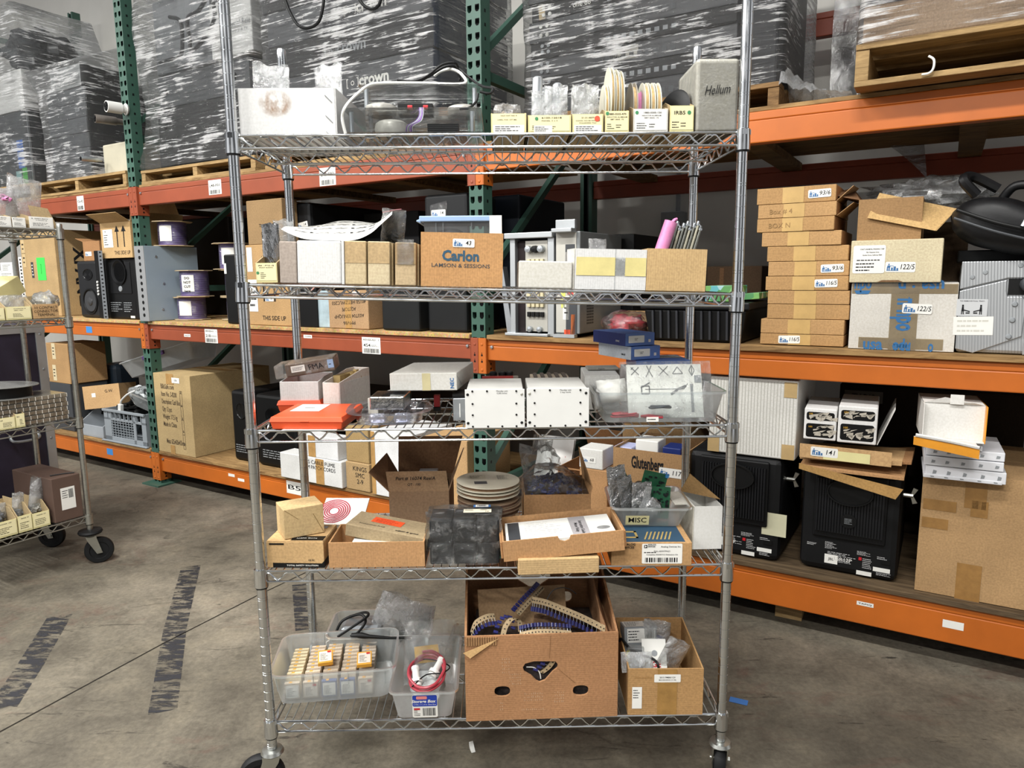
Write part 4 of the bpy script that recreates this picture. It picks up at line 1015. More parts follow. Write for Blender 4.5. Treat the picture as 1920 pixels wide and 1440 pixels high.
# white box, crumpled bag, blue boxes
x, y = U.onz(1098, 752, z3); x0 = U.xat(1096, .20, z3); w = U.xat(1161, .20, z3)-x0; h = U.zat(705, x0, .20)-z3
T = thing('cardboard_box', 'white box standing behind the clear tray, under the blue boxes', 'box', U, (x0, .20, z3+.0006), -.05); carton(T, w, .19, h, card('d8d7d2', False, 0, .03), 'closed')
T2 = thing('cardboard_box', 'crumpled grey card packet lying on the white box', 'packet', U, (x0+.02, .30, z3+h+.0025), 0); b = B(); b.box(0, .09, 0, .06, 0, .007); b.build('packet', paint('a9a69c', .6, 0, .2, sc=15), T2, bevel=.002); prt(T2, face('front', .09, .06, .007, .04, .0035), 'FuSON', .006, INK)
zb = z3+h+.0012
BW = card('cfd6de', False, 0, .04); MBLUE = paint('5272b4', .4, 0, .06)
def blue_box(u, vb, vt, y, wl, wr, rz, lab, left, txt, group=None, base_z=None):
 """Product box seen on its corner: dark long side to one hand, blue end with a label."""
 x = U.xat(u, y, 1.1); zb_ = base_z if base_z is not None else U.zat(vb, x, y); h = U.zat(vt, x, y)-zb_
 T = thing('product_box', lab, 'box', U, (x, y, zb_+.0006), rz, group=group); w, d = wr, wl
 b = B(); b.box(0, w, 0, d, 0, h); b.build('body', MBLUE, T, bevel=.001)
 b = B(); b.box(-.0007, 0, .0005, d-.0005, .0005, h-.0005); b.build('side_panel', left, T)
 label(T, face('front', w, d, h, w*.37, h*.52, .0008), w*.54, h*.56, ((.38, .66, .3, .7, 2),), r=.002)
 label(T, face('front', w, d, h, w*.82, h*.36, .0008), h*.22, h*.22, ((.2, .8, .3, .8, 2),), PAPER, REDP)
 prt(T, face('left', w, d, h, d*.78, h*.35, .0016), txt, h*.2, PAPER if left is NAVY else INK, bold=.02); return T, h
NH = .036
T, hA = blue_box(1183, 676, 651, .24, .17, .098, .42, 'white-sided blue product box, middle of the stack of blue boxes', BW, 'SM160', base_z=None)
zA = T.matrix_world.translation.z
T, hB = blue_box(1172, 650, 626, .24, .17, .098, .42, 'dark blue product box on top of the stack', NAVY, 'ISVAC', base_z=zA+hA+.001)
T = thing('product_box', 'blue product box with a grey lid label, bottom of the blue stack', 'box', U, (U.xat(1182, .33, zA-.025), .24, zA-.026), .03)
b = B(); b.box(0, .152, 0, .14, 0, .0245); b.build('body', MBLUE, T, bevel=.001); label(T, face('front', .152, .14, .0245, .11, .009, .001), .065, .010); label(T, face('top', .152, .14, .0245, .11, .09, .001), .07, .07, ((.1, .9, .2, .8, 3),), paint('9fa3a2', .5, 0, .05))
zpk = zA-.0275
T = thing('cardboard_box', 'pale box supporting the stack of blue boxes', 'box', U, (U.xat(1180, .24, z3), .235, z3+.0006), .02); carton(T, .15, .15, zpk-z3-.0015, card('d9d0ca', False, 0, .05), 'flat')
# clear tray
def tub(T, w, d, h, mat, taper=.012, wall=.002, rim=.006, ribs=(), seg=6, rad=.025, name='tub', dip=None):
 """Thin-walled plastic tub with rounded corners and a turned-out rim."""
 def ring(off, r):
  pts = []
  for cx, cy, a0 in ((w-off-r, d-off-r, 0), (off+r, d-off-r, 90), (off+r, off+r, 180), (w-off-r, off+r, 270)):
   for i in range(seg+1):
    a = math.radians(a0+90*i/seg); pts.append((cx+r*math.cos(a), cy+r*math.sin(a)))
  return pts
 levels = [(taper, 0, rad), (0, h, rad), (-rim, h, rad+rim), (-rim, h-.006, rad+rim)]
 b = B(); n = 4*(seg+1)
 vs = []; fs = []
 for off, z, r in levels: vs += [(p[0], p[1], z) for p in ring(off, r)]
 for l in range(len(levels)-1):
  for i in range(n): fs.append((l*n+i, l*n+(i+1) % n, (l+1)*n+(i+1) % n, (l+1)*n+i))
 fs.append(tuple(range(n-1, -1, -1)))
 b.add(vs, fs)
 for q in ribs:
  f = taper*(1-.55); b.hexa([(w*q-.001, .002+taper*.5, h*.45), (w*q+.001, .002+taper*.5, h*.45), (w*q+.001, .003+taper*.5, h*.45), (w*q-.001, .003+taper*.5, h*.45)], [(w*q-.001, -.001, h-.004), (w*q+.001, -.001, h-.004), (w*q+.001, .003, h-.004), (w*q-.001, .003, h-.004)])
  b.hexa([(w*q-.001, d-.003-taper*.5, h*.45), (w*q+.001, d-.003-taper*.5, h*.45), (w*q+.001, d-.002-taper*.5, h*.45), (w*q-.001, d-.002-taper*.5, h*.45)], [(w*q-.001, d-.003, h-.004), (w*q+.001, d-.003, h-.004), (w*q+.001, d+.001, h-.004), (w*q-.001, d+.001, h-.004)])
 return b.build(name, mat, T, smooth=True, recalc=False)
x0 = U.xat(1124, .006, z3); x1 = U.xat(1358, .006, z3); w = x1-x0; h = U.zat(737, x0+.1, 0)-z3
T = thing('plastic_tray', 'clear plastic storage tray holding bagged manuals and red leads, by the front post', 'storage box', U, (x0, .004, z3+.0012), -.01)
tub(T, w, .20, h, BINC, .016, ribs=(), rad=.02)
label(T, tl(-.002, .10, h*.5) @ Matrix.Rotation(-.16, 4, 'Y') @ face('left', 0, 0, 0, 0, 0, .003), .09, h*.62, ((.1, .9, .05, .4, 4),), PAPER, INK, bar=(.1, .5, .08, .4)); label(T, tl(-.0028, .10, h*.63) @ Matrix.Rotation(-.16, 4, 'Y') @ face('left', 0, 0, 0, 0, 0, .0035), .09, h*.38, ((.1, .6, .2, .5, 2),), NAVY, PAPER, 'blue_label')
xa = U.xat(1172, .06, z3); wa = U.xat(1335, .06, z3)-xa; ha = U.zat(682, xa, .10)-z3
T2 = thing('manual', 'white instruction manual of tool drawings in a clear bag, leaning in the tray', 'manual', U, (xa+.005, .035, z3+.008), .02, 0, -.32)
b = B(); b.box(0, wa*.86, 0, .006, 0, ha*.99); b.build('pages', paint('efeee6', .7, 0, .02), T2, bevel=.001)
M0 = lambda a, c, an=0: tl(a, -.0008, c) @ Matrix(((1,0,0,0),(0,0,-1,0),(0,1,0,0),(0,0,0,1))) @ Matrix.Rotation(an, 4, 'Z')
GI = paint('6d6f70', .7, 0, 0)
b = B()
def seg(b, M, pts, t=.0012):
 old = b.M; b.M = M
 for (a, c) in zip(pts[:-1], pts[1:]):
  a = Vector((a[0], a[1], 0)); c = Vector((c[0], c[1], 0)); d = (c-a).normalized(); n = Vector((-d.y, d.x, 0))*t/2
  b.quad(a-n, c-n, c+n, a+n)
 b.M = old
W2 = wa*.86; s = .010
for k, shp in enumerate(([[(-1, 1), (1, -1)], [(-1, -1), (1, 1)], [(-1, .4), (-.4, 1)]], [[(-.6, 1.4), (0, 0), (-.9, -1.6)], [(.6, 1.4), (0, 0), (.9, -1.6)]], [[(-1.2, 1.2), (1.2, -1.2)], [(-1.2, -1.2), (1.2, 1.2)]], [[(-1.3, -.8), (0, 1), (1.3, -.8), (-1.3, -.8)]], [[(0, 1.4), (.7, 0), (0, -1.4), (-.7, 0), (0, 1.4)], [(0, 1), (0, -1)]])):
 for ln in shp: seg(b, M0(W2*(.11+.19*k), ha*.87), [(p[0]*s, p[1]*s) for p in ln], .0022)
seg(b, M0(W2*.24, ha*.6), [(-.012, -.006), (.012, .008)], .003); seg(b, M0(W2*.24, ha*.52), [(-.01, .01), (.01, .01), (.01, -.01), (-.01, -.01), (-.01, .01)], .003); seg(b, M0(W2*.6, ha*.53), [(-.07, 0), (.03, 0), (.04, .014)], .0016)
seg(b, M0(W2*.68, ha*.5), [(-.02, -.01), (0, .004), (.02, .012)], .006)
b.build('drawings', GI, T2, recalc=False)
b = B(); b.box(W2*.84, W2*.875, -.0008, 0, ha*.1, ha*.62); b.build('spine_print', GREY, T2); prt(T2, M0(W2*.858, ha*.36, -PI/2), 'OF PLIERS', .008, PAPER)
b = B(); b.box(W2*.9, W2*.99, -.0008, 0, ha*.64, ha*.78); b.build('dark_print', GREY, T2)
b = B(); b.grid(lambda u, v: (-.02+(wa+.012)*u, -.004-.004*noise.noise(Vector((u*4, v*4, 2))), -.002+v*(ha+.008)), 20, 20); b.build('film', FILM, T2, smooth=True)
RC = paint('c23a48', .45, 0, .08)
def loops(lab, c, r, n, rad, mat, F=U, sq=.5, sd=1, cat='cable', tail=()):
 rr = random.Random(sd); pts = []
 for k in range(n*10):
  a = 2*PI*k/10; q = 1+.12*rr.uniform(-1, 1); pts.append((c[0]+r*math.cos(a)*q, c[1]+r*sq*math.sin(a)*q, c[2]+rad*1.1*(k/10)+rad*rr.uniform(0, .8)))
 return cable(lab, list(tail)+pts, rad, mat, 4, cat, F=F)
loops('bundle of thin red test lead on the floor of the clear tray', (U.xat(1172, .05, z3), .045, z3+.010), .034, 4, .0022, RC, sq=.35)
T2 = thing('test_probe', 'red test probe with a metal tip in the clear tray', 'probe', U, (U.xat(1200, .03, z3), .022, z3+.012), -.05); b = B(); b.tube([(0, 0, .004), (.02, 0, .004), (.03, 0, .003), (.055, 0, .002)], [.003, .0055, .0055, .004], 10); b.build('handle', RC, T2, smooth=True); b = B(); b.tube([(.055, 0, .002), (.07, 0, 0)], .0012, 6); b.build('tip', STEEL, T2)
loops('coil of dark grey cable in the clear tray, in front of the manual', (U.xat(1238, .02, z3), .020, z3+.036), .026, 2, .0028, paint('50565c', .4, 0, .1), sq=.3)
label(T, face('front', w, .2, h, w*.42, h*.14, .004-.012*.14), .03, .012, ((.1, .9, .2, .8, 1),))
T2 = thing('plastic_bag', 'flat clear bag lying on the floor of the clear tray', 'bag', U, (U.xat(1180, .1, z3), .11, z3+.006), 0, 0, -1.45); bag(T2, .12, .08, .014, FILM2, 71)
T2 = thing('plastic_bag', 'white padded bag slumped over the rear rim of the clear tray', 'bag', U, (U.xat(1142, .16, z3), .10, z3+h*.5), -.1, -.1); bag(T2, .075, .06, .05, paint('deded8', .5, 0, .05, sc=10, bmp=.3), 73, open_top=False)
# ================================================================== fourth tier
z4 = Z(4)
x, y = U.onz(503, 1063, z4); x2, _ = U.onz(608, 1066, z4); w = (x2-x)*1.0; h = U.zat(1012, x, y)-z4-.002
T = thing('cardboard_box', 'brown box printed TOTAL SAFETY SOLUTION on its black base band', 'box', U, (x, .010, z4+.0006), -.05); carton(T, w, .125, h, card('c09a62', False), 'closed', bev=.001)
b = B(); b.add([(w*.1, -.0008, 0), (w+.0008, -.0008, 0), (w+.0008, -.0008, .019), (w*.96, -.0008, .012), (w*.1, -.0008, .013)], [(0, 1, 2, 3, 4)]); b.add([(w+.0008, -.0008, 0), (w+.0008, .12, 0), (w+.0008, .12, .019), (w+.0008, -.0008, .019)], [(0, 1, 2, 3)]); b.build('black_band', BLACK, T, recalc=False)
prt(T, face('front', w, .125, h, w*.62, .0062, .0012), 'TOTAL SAFETY SOLUTION', .0058, PAPER, w=w*.55, bold=.01); prt(T, face('front', w, .125, h, w*.78, .02, .0008), 'CE FC', .006, INK, bold=.02)
b = B(); b.box(w*.05, w*.31, -.0008, 0, h-.010, h-.006); b.build('black_bar', BLACK, T)
b = B(); b.box(w*.42, w*.985, .004, .034, h, h+.0007); b.build('top_band', BLACK, T); prt(T, face('top', w, .125, h, w*.68, .018, .0014, PI), 'TOTAL SAFETY', .008, PAPER)
label(T, face('top', w, .125, h, w*.82, .1, .001), .018, .016, ((.1, .9, .2, .8, 2),), GREY)
ztb = z4+h+.002
x, y = U.onz(534, 1012, ztb)
T = thing('cardboard_box', 'plain tan carton turned on its corner, on top of the black-banded box', 'box', U, (x, y-.0, ztb), .52); hh = U.zat(957, x, y)-ztb
carton(T, .102, .082, hh, TAN, 'flat', bev=.0015); b = B(); b.tr(face('front', .102, .082, hh, 0, 0)); b.quad((.002, hh*.99, 0), (.0035, hh*.99, 0), (.037, hh*.62, 0), (.0355, hh*.62, 0)); b.quad((.074, hh*.72, 0), (.0755, hh*.72, 0), (.1, hh*.05, 0), (.0985, hh*.05, 0)); b.build('flap_edge', paint('8a6f42', .8, 0, 0), T, recalc=False)
# red spiral card
T = thing('printed_card', 'white card with red concentric rings, tilted behind the brown boxes', 'card', U, (U.xat(598, .18, z4+.05), .16, z4+.060), -.06, 0, -1.12)
b = B(); b.box(0, .125, 0, .004, 0, .105); b.build('card', PAPER, T);
RDISC = paint('b5384e', .5, 0, .1)
for k, r in enumerate((.046, .040, .034, .028, .022, .016)):
 b = B(); b.tr(tl(.035, -.0006-.0001*k, .052) @ rot(PI/2)); n = 40; r2 = r-.0035
 b.add([(r*math.cos(2*PI*i/n), r*math.sin(2*PI*i/n), 0) for i in range(n)]+[(r2*math.cos(2*PI*i/n), r2*math.sin(2*PI*i/n), 0) for i in range(n)], [(i, (i+1) % n, (i+1) % n+n, i+n) for i in range(n)]); b.build('printed_ring', RDISC, T, recalc=False)
x0 = U.xat(618, .004, z4); w = U.xat(797, .004, z4)-x0; h = U.zat(1018, x0, .004)-z4
T = thing('cardboard_box', 'shallow open brown carton holding white papers and a kraft box', 'box', U, (x0, .002, z4+.0006)); carton(T, w, .14, h, BROWN, 'open', wall=.004)
T2 = thing('paper_stack', 'stack of white papers in the shallow brown carton', 'papers', U, (x0+.05, .015, z4+.006), .0); b = B()
b.box(0, .1, 0, .11, 0, .045); b.build('sheets', PAPER, T2, bevel=.001)
xa, ya = U.at(637, 990, .02)
T2 = thing('cardboard_box', 'worn kraft box with an orange sticker and handwriting, tilted in the shallow carton', 'box', U, (xa, .072, z4+.060), -.20, .13)
WK = card('a5906a', False, 0, .16); w2 = .225; d2 = .105; h2 = .033
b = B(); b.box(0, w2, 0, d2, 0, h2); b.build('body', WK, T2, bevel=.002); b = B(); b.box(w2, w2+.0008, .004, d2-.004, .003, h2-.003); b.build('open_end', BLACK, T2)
label(T2, face('top', w2, d2, h2, w2*.42, d2*.58, .0007, -.05), .085, .036, ((.12, .9, .1, .62, 3), (.2, .8, .7, .85, 1)), paint('ee5a2e', .5, 0, .03), paint('9c2f18', .6, 0, 0), 'orange_sticker')
prt(T2, face('top', w2, d2, h2, w2*.28, d2*.22, .0007), 'from power brick', .010, INK, 'handwriting', shear=.3); prt(T2, face('top', w2, d2, h2, w2*.72, d2*.16, .0007), 'adjust & specs', .011, INK, 'handwriting', shear=.3, bold=.02)
# bagged black blocks
x0 = U.xat(806, .012, z4); x1 = U.xat(938, .012, z4); w = x1-x0; ht = U.zat(975, x0, .012)-z4
BLK = paint('2b2d30', .55, 0, .15, sc=14)
bw = w/3
for r in range(2):
 for c in range(3):
  if r == 0: zz, hh = z4+.0006, ht*.48
  else: zz, hh = z4+ht*.48+.0018, ht*.5
  b = B(); b.box(0, bw-.0025, 0, .095, 0, hh-.001)
  solo(b, 'foam_block', BLK, 'black block in the clear bag, %s row, %s' % (('lower', 'upper')[r], ('beside the shallow carton', 'middle', 'beside the booklet box')[c]), 'block', U, (x0+c*bw+.001, .012, zz), group='bagged black blocks', bevel=.004)
T = thing('plastic_bag', 'clear creased bag wrapped round six black blocks, with a packing label', 'bag', U, (x0, .012, z4+.0008))
def wrapf(u, v):
 a = 2*PI*u; n = 5; ca, sa = math.cos(a), math.sin(a); k = 1/((abs(ca)**n+abs(sa)**n)**(1/n)); q = noise.noise(Vector((ca*3, sa*3, v*5)))
 rx = w/2+.006+.008*max(0, q)+(.02*max(0, -ca)*(1-v)**2); ry = .055+.004*max(0, q); s_ = 1 if v < .85 else max(0.02, 1-(v-.85)/.15)
 return (w/2-.001+rx*ca*k*s_, .048+ry*sa*k*s_, (ht+.006)*min(1, v/.85)+(.004*q if v > .8 else 0))
b = B(); b.grid(wrapf, 60, 26, True); b.build('film', FILM, T, smooth=True)
M = tl(w*.68, .04, ht+.0085); label(T, M, .072, .028, ((.05, .4, .5, .9, 3), (.6, .95, .6, .9, 2)), paint('d9d2bc', .7, 0, .02), tx=(('NI', .85, .25, .35),)); label(T, tl(w*.74, .078, ht+.0087), .045, .02, (), paint('3d74b5', .5, 0, 0)); label(T, tl(w*.74, .078, ht+.0092), .034, .019, (), PAPER, bar=(.15, .85, .2, .8))
# booklet box on a lower box
x0 = U.xat(972, -.062, z4); w = U.xat(1124, -.058, z4)-x0; h = .040
T = thing('cardboard_box', 'tan box overhanging the front of the fourth tier, under the booklet box', 'box', U, (x0, -.062, z4+.0006), .045); carton(T, w, .20, h, card('c2a06a', True, 2), 'flat', bev=.002)
zb = z4+h+.004
xb, zz = U.at(945, 1050, -.045); ti = -.075
T = thing('cardboard_box', 'brown box of printed booklets with a thumb notch, tilted across the lower tan box', 'box', U, (xb, -.052, zb-.012), .03, ti)
w = .302; d = .17; h = .052; b = B(); t = .004; nx = w*.51
b.box(0, w, 0, d, 0, t); b.box(0, w, d-t, d, t, h+.004); b.box(0, t, t, d-t, t, h); b.box(w-t, w, t, d-t, t, h)
b.prism([(0, t), (w, t), (w, h), (nx+.016, h), (nx+.012, h-.010), (nx, h-.014), (nx-.012, h-.010), (nx-.016, h), (0, h)], 0, t); b.build('body', BROWN, T)
b = B(); b.box(-.006, 0, .004, d-.004, .006, h-.002); b.box(w, w+.006, .004, d-.004, .006, h-.002); b.build('tuck_flap', BROWN2, T, bevel=.002)
for k in range(6):
 b = B(); b.box(0, .275, 0, .142, 0, .0055)
 o = solo(b, 'booklet', PAPER, 'white booklet in the brown notched box, %s' % ('bottom of the pile', 'second from the bottom', 'third from the bottom', 'third from the top', 'second from the top', 'top of the pile, with a grey title strip')[k], 'booklet', None, group='printed booklets')
 o.matrix_world = T.matrix_world @ tl(.010+.001*(k % 2), .010+.0012*(k % 3), .006+k*.0063)
b = B(); Mt = tl(0, 0, .0058); b.tr(Mt)
b.quad((.006, .004, 0), (.036, .004, 0), (.036, .138, 0), (.006, .138, 0)); b.build('dark_strip', DGREY, o, recalc=False)
b = B(); b.tr(Mt); b.quad((.168, .004, 0), (.212, .004, 0), (.212, .14, 0), (.168, .14, 0)); b.build('title_strip', paint('a6a2a4', .7, 0, .05), o, recalc=False)
prt(o, tl(.190, .062, .0062) @ Matrix.Rotation(-PI/2, 4, 'Z'), 'Instruction Guide\nMotor Relay', .013, INK, bold=.01)
b = B(); b.tr(tl(.250, .045, .006)); n = 24; b.add([(.017*math.cos(2*PI*i/n), .012*math.sin(2*PI*i/n), 0) for i in range(n)], [tuple(range(n))]); b.build('round_seal', paint('8f9090', .6, 0, .2, sc=60), o, recalc=False)
b = B(); b.tr(Mt); lines(b, .05, .15, .02, .13, 9, 3, .08); b.build('fine_print', paint('b9b9b9', .7, 0, 0), o, recalc=False)
# analog devices kit box
x0 = U.xat(1146, -.012, z4); w = U.xat(1297, -.02, z4)-x0; h = U.zat(1018, x0+.1, -.015)-z4
T = thing('cardboard_box', 'brown kit box labelled ANALOG DEVICES with a blue printed lid', 'box', U, (x0, -.012, z4+.0006), -.03); carton(T, w, .15, h, card('b58a54', False), 'flat', bev=.0015)
b = B(); b.box(.004, w-.016, .006, .14, h, h+.0006); b.build('lid_print', paint('2f4c63', .5, 0, .1), T)
b = B(); b.tr(face('top', w, .15, h, 0, 0, .0012))
for q in range(7): b.quad((w*(.42+.05*q), .02, 0), (w*(.44+.05*q), .02, 0), (w*(.52+.05*q), .075, 0), (w*(.5+.05*q), .075, 0))
for (a, c, e, f_) in ((.06, .03, .36, .04), (.06, .07, .36, .08), (.06, .03, .09, .08), (.33, .03, .36, .08)): b.quad((w*a, c, 0), (w*e, c, 0), (w*e, f_, 0), (w*a, f_, 0))
b.build('gold_drawing', paint('b39a5e', .5, 0, .1), T, recalc=False)
def adlogo(T, M, s, ink):
 b = B(); b.tr(M); b.quad((0, 0, 0), (s, 0, 0), (s, s, 0), (0, s, 0)); b.mt(1); b.add([(s*.25, s*.15, .0003), (s*.85, s*.5, .0003), (s*.25, s*.85, .0003)], [(0, 1, 2)]); b.mt(0)
 b.text('ANALOG\nDEVICES', s*.62, tl(s*1.15, s*.78, .0003), 'LEFT', .03); b.build('printed_logo', [INK, ink], T, recalc=False)
adlogo(T, face('front', w, .15, h, .012, h*.70, .0008), .013, card('b58a54', False))
label(T, face('front', w, .15, h, w*.63, h*.53, .0008), w*.5, h*.86, ((.05, .55, .5, .62, 1),), r=.003, tx=(('Analog Devices Inc.', .72, .85, .11, .5), ('EVAL-ADFXTFFAZ1', .5, .62, .1, .4), ('Complete ADXRTC3 Evaluation Kit', .5, .45, .09, .78)), bar=(.08, .9, .07, .3))
adlogo(T, face('front', w, .15, h, w*.405, h*.78, .0014), .008, PAPER)
# MISC bin with boards
zA_ = z4+h+.0016
x0 = U.xat(1150, .10, zA_); w = U.xat(1272, .10, zA_)-x0
zb = z4+h+.003; zr = U.zat(962, x0, .075)
T = thing('plastic_bin', 'clear bin marked MISC full of circuit boards and antistatic bags', 'storage box', U, (x0-.004, .082, zb), -.05); hB_ = zr-zb
tub(T, w+.03, .20, hB_+.012, BIN, .022, rad=.02, ribs=(.3, .6))
label(T, tl(.065, .0075, .022) @ Matrix.Rotation(.33, 4, 'X') @ face('front', 0, 0, 0, 0, 0, .001), .062, .03, (), paint('e2d9a4', .7, 0, .03), tx=(('MISC', .5, .5, .75),))
XM, YM, ZM = x0, .085, zb+.005
ASB = clear('antistatic_film', '5a5f60', .2, .5, .2, .15, bm=.8, white=.5, diff='3f4445', sc=18)
for k, (dx, dy, hh, ww, rz, ry, lb) in enumerate(((.03, .06, .15, .055, .3, -.12, 'tallest'), (.055, .05, .125, .05, .5, -.2, 'middle'), (.08, .045, .105, .055, .15, .02, 'lowest'))):
 T = thing('antistatic_bag', 'dark antistatic bag standing in the MISC bin, %s of three' % lb, 'bag', U, (XM+dx, YM+dy, ZM), rz, ry, -.05, 'antistatic bags in the MISC bin'); bag(T, ww, hh, .012, ASB, 80+k)
 b = B(); b.box(-ww*.36, ww*.36, -.0015, .0015, .01, hh*.7); b.build('board', paint('2c3230', .5, 0, .3, sc=50), T)
for k, (dx, dy, hh, ww, rz, ry, lb) in enumerate(((.075, .10, .135, .05, .2, -.45, 'leaning inward beside the antistatic bags'), (.10, .09, .125, .07, .1, .25, 'its corner raised beside the white open box'), (.128, .06, .09, .06, -.1, .05, 'upright at the end of the bin'))):
 T = thing('circuit_board', 'green circuit board in the MISC bin, %s' % lb, 'circuit board', U, (XM+dx, YM+dy, ZM), rz, ry, 0, 'boards in the MISC bin')
 b = B(); b.box(-ww/2, ww/2, 0, .0018, 0, hh); b.build('board', PCB, T)
 rr = random.Random(k); b = B()
 for q in range(26):
  a, c = rr.uniform(-.45, .38)*ww, rr.uniform(.15, .9)*hh; s_ = rr.uniform(.003, .009); b.box(a, a+s_, -.003, 0, c, c+s_*rr.uniform(.4, 1))
 b.build('chips', paint('23282b', .5, 0, .5, sc=200), T)
 if k == 1: b = B(); b.box(ww*.38, ww*.5, -.006, .004, hh*.93, hh*1.0); b.build('blue_connector', paint('3b82b8', .4, 0, 0), T)
T = thing('foil_pouch', 'crumpled silver pouch in the MISC bin in front of the boards', 'pouch', U, (XM+.10, YM+.03, ZM+.03)); b = B(); blob(b, (0, 0, .012), .024, (1.0, .5, 1.1), 7, .5); b.build('pouch', clear('silver_film', 'b9bfc2', .1, .3, .2, .2, bm=.8, white=.5, diff='9ea4a6', sc=20), T, smooth=True)
T = thing('plastic_strip', 'milky folded plastic strip standing in the MISC bin', 'plastic strip', U, (XM+.072, YM+.018, ZM+.004), .2, .25); b = B(); b.box(-.009, .009, 0, .003, 0, .10); b.build('strip', FILM2, T, bevel=.001)
# white open box at the end
x0 = U.xat(1300, .092, z4); w = U.xat(1353, .092, z4)-x0; h = U.zat(950, x0, .092)-z4
T = thing('cardboard_box', 'white upright box with open tan-lined flaps, by the front post on the fourth tier', 'box', U, (x0-.001, .09, z4+.0006), .02)
carton(T, w, .15, h, card('e4e3dd', False, 0, .03), 'open', wall=.002); b = B(); b.hexa([(-.003, .0, 0), (-.0005, .0, 0), (-.0005, .15, 0), (-.003, .15, 0)], [(-.003, .0, h), (-.0005, 0, h), (-.0005, .15, h+.0), (-.003, .15, h)]); b.build('side_face', card('c9c4b4', False, 0, .05), T)
b = B(); b.add([(0, .14, h), (w, .14, h), (w*1.0, .02, h+.012), (.012, .09, h+.065)], [(0, 1, 2, 3)]); b.add([(0, .1415, h), (w, .1415, h), (w*1.0, .0215, h+.012), (.012, .0915, h+.0665)], [(3, 2, 1, 0)]); b.build('open_flap', card('b0884f', False), T, recalc=False)
b = B(); b.box(-.045, 0, .03, .14, h-.004, h-.001); b.build('side_flap', card('d8d3c6', False), T)
# Part carton behind
x0, y0 = U.onz(728, 975, z4); y0 = .225; x0 = U.xat(731, y0, z4+.05); w = U.xat(843, y0, z4+.05)-x0; zf = U.zat(923, x0, y0)-z4
T = thing('cardboard_box', 'brown carton with raised flaps, front flap marked Part # 16074 by hand', 'box', U, (x0, y0, z4+.0006)); P16 = card('8f7152', False, 0, .1)
carton(T, w, .19, zf, P16, 'open'); D2_ = .19
M = tl(0, .002, zf)
b = B(); fo = Matrix.Rotation(-.10, 4, 'X'); hf = U.zat(884, x0, y0)-z4-zf; q = [(.0, 0, 0), (w, 0, 0), (w-.004, -.006, hf), (-.012, -.006, hf)]
b.hexa([(0, 0, 0), (w, 0, 0), (w, .003, 0), (0, .003, 0)], [(-.006, -.008, hf), (w-.006, -.008, hf), (w-.006, -.005, hf), (-.006, -.005, hf)]); b.v = [M @ v for v in b.v]; b.build('front_flap', card('a0805c', False), T)
Mt_ = M @ tl(w*.45, -.0068, hf*.66) @ Matrix.Rotation(-.16+PI/2, 4, 'X') ; prt(T, Mt_, 'Part # 16074 Rev/A', .014, INK, 'handwriting', shear=.1, bold=.006)
prt(T, M @ tl(w*.42, -.0048, hf*.36) @ Matrix.Rotation(-.16+PI/2, 4, 'X'), 'QT : 100', .010, INK, 'handwriting', shear=.1)
b = B(); b.hexa([(0, .0, zf), (.003, .0, zf), (.003, D2_, zf), (0, D2_, zf)], [(-.058, .01, zf+.055), (-.056, .01, zf+.057), (-.030, D2_*.9, zf+.072), (-.033, D2_*.9, zf+.070)]); b.build('side_flap', DKBROWN, T)
b = B(); b.hexa([(w-.003, 0, zf), (w, 0, zf), (w, D2_, zf), (w-.003, D2_, zf)], [(w+.030, .005, zf+.095), (w+.033, .005, zf+.095), (w+.036, D2_*.9, zf+.085), (w+.033, D2_*.9, zf+.085)]); b.build('side_flap', P16, T)
b = B(); b.hexa([(.0, D2_-.003, zf), (w, D2_-.003, zf), (w, D2_, zf), (0, D2_, zf)], [(.002, D2_+.012, zf+.115), (w+.03, D2_+.012, zf+.115), (w+.03, D2_+.015, zf+.115), (.002, D2_+.015, zf+.115)]); b.build('back_flap', DKBROWN, T)
xs = U.xat(800, y0+.1, z4+.1)-x0
T2 = thing('sheet_metal_bracket', 'bent silver sheet-metal frame poking out of the Part # 16074 carton', 'metal part', U, (x0+xs-.02, y0+.09, z4+zf*.4)); b = B()
b.box(0, .055, 0, .03, 0, zf*.6+.036); b.build('frame', STEEL, T2, bevel=.002); b = B(); b.box(.01, .045, -.001, 0, zf*.6+.0, zf*.6+.03); b.build('window', BLACK, T2)
T2 = thing('connector_bundle', 'black and red connectors heaped at the side of the Part # 16074 carton', 'parts', U, (x0+w-.032, y0+.08, z4+zf*.4)); b = B(); blob(b, (0, 0, zf*.3+.02), .026, (.9, 1.2, 1.7), 5, .6); b.build('bundle', paint('201d1f', .5, 0, .5, sc=60), T2, smooth=True); b = B(); b.box(-.016, -.004, -.03, -.02, zf*.6+.02, zf*.6+.04); b.build('red_plug', REDP, T2)
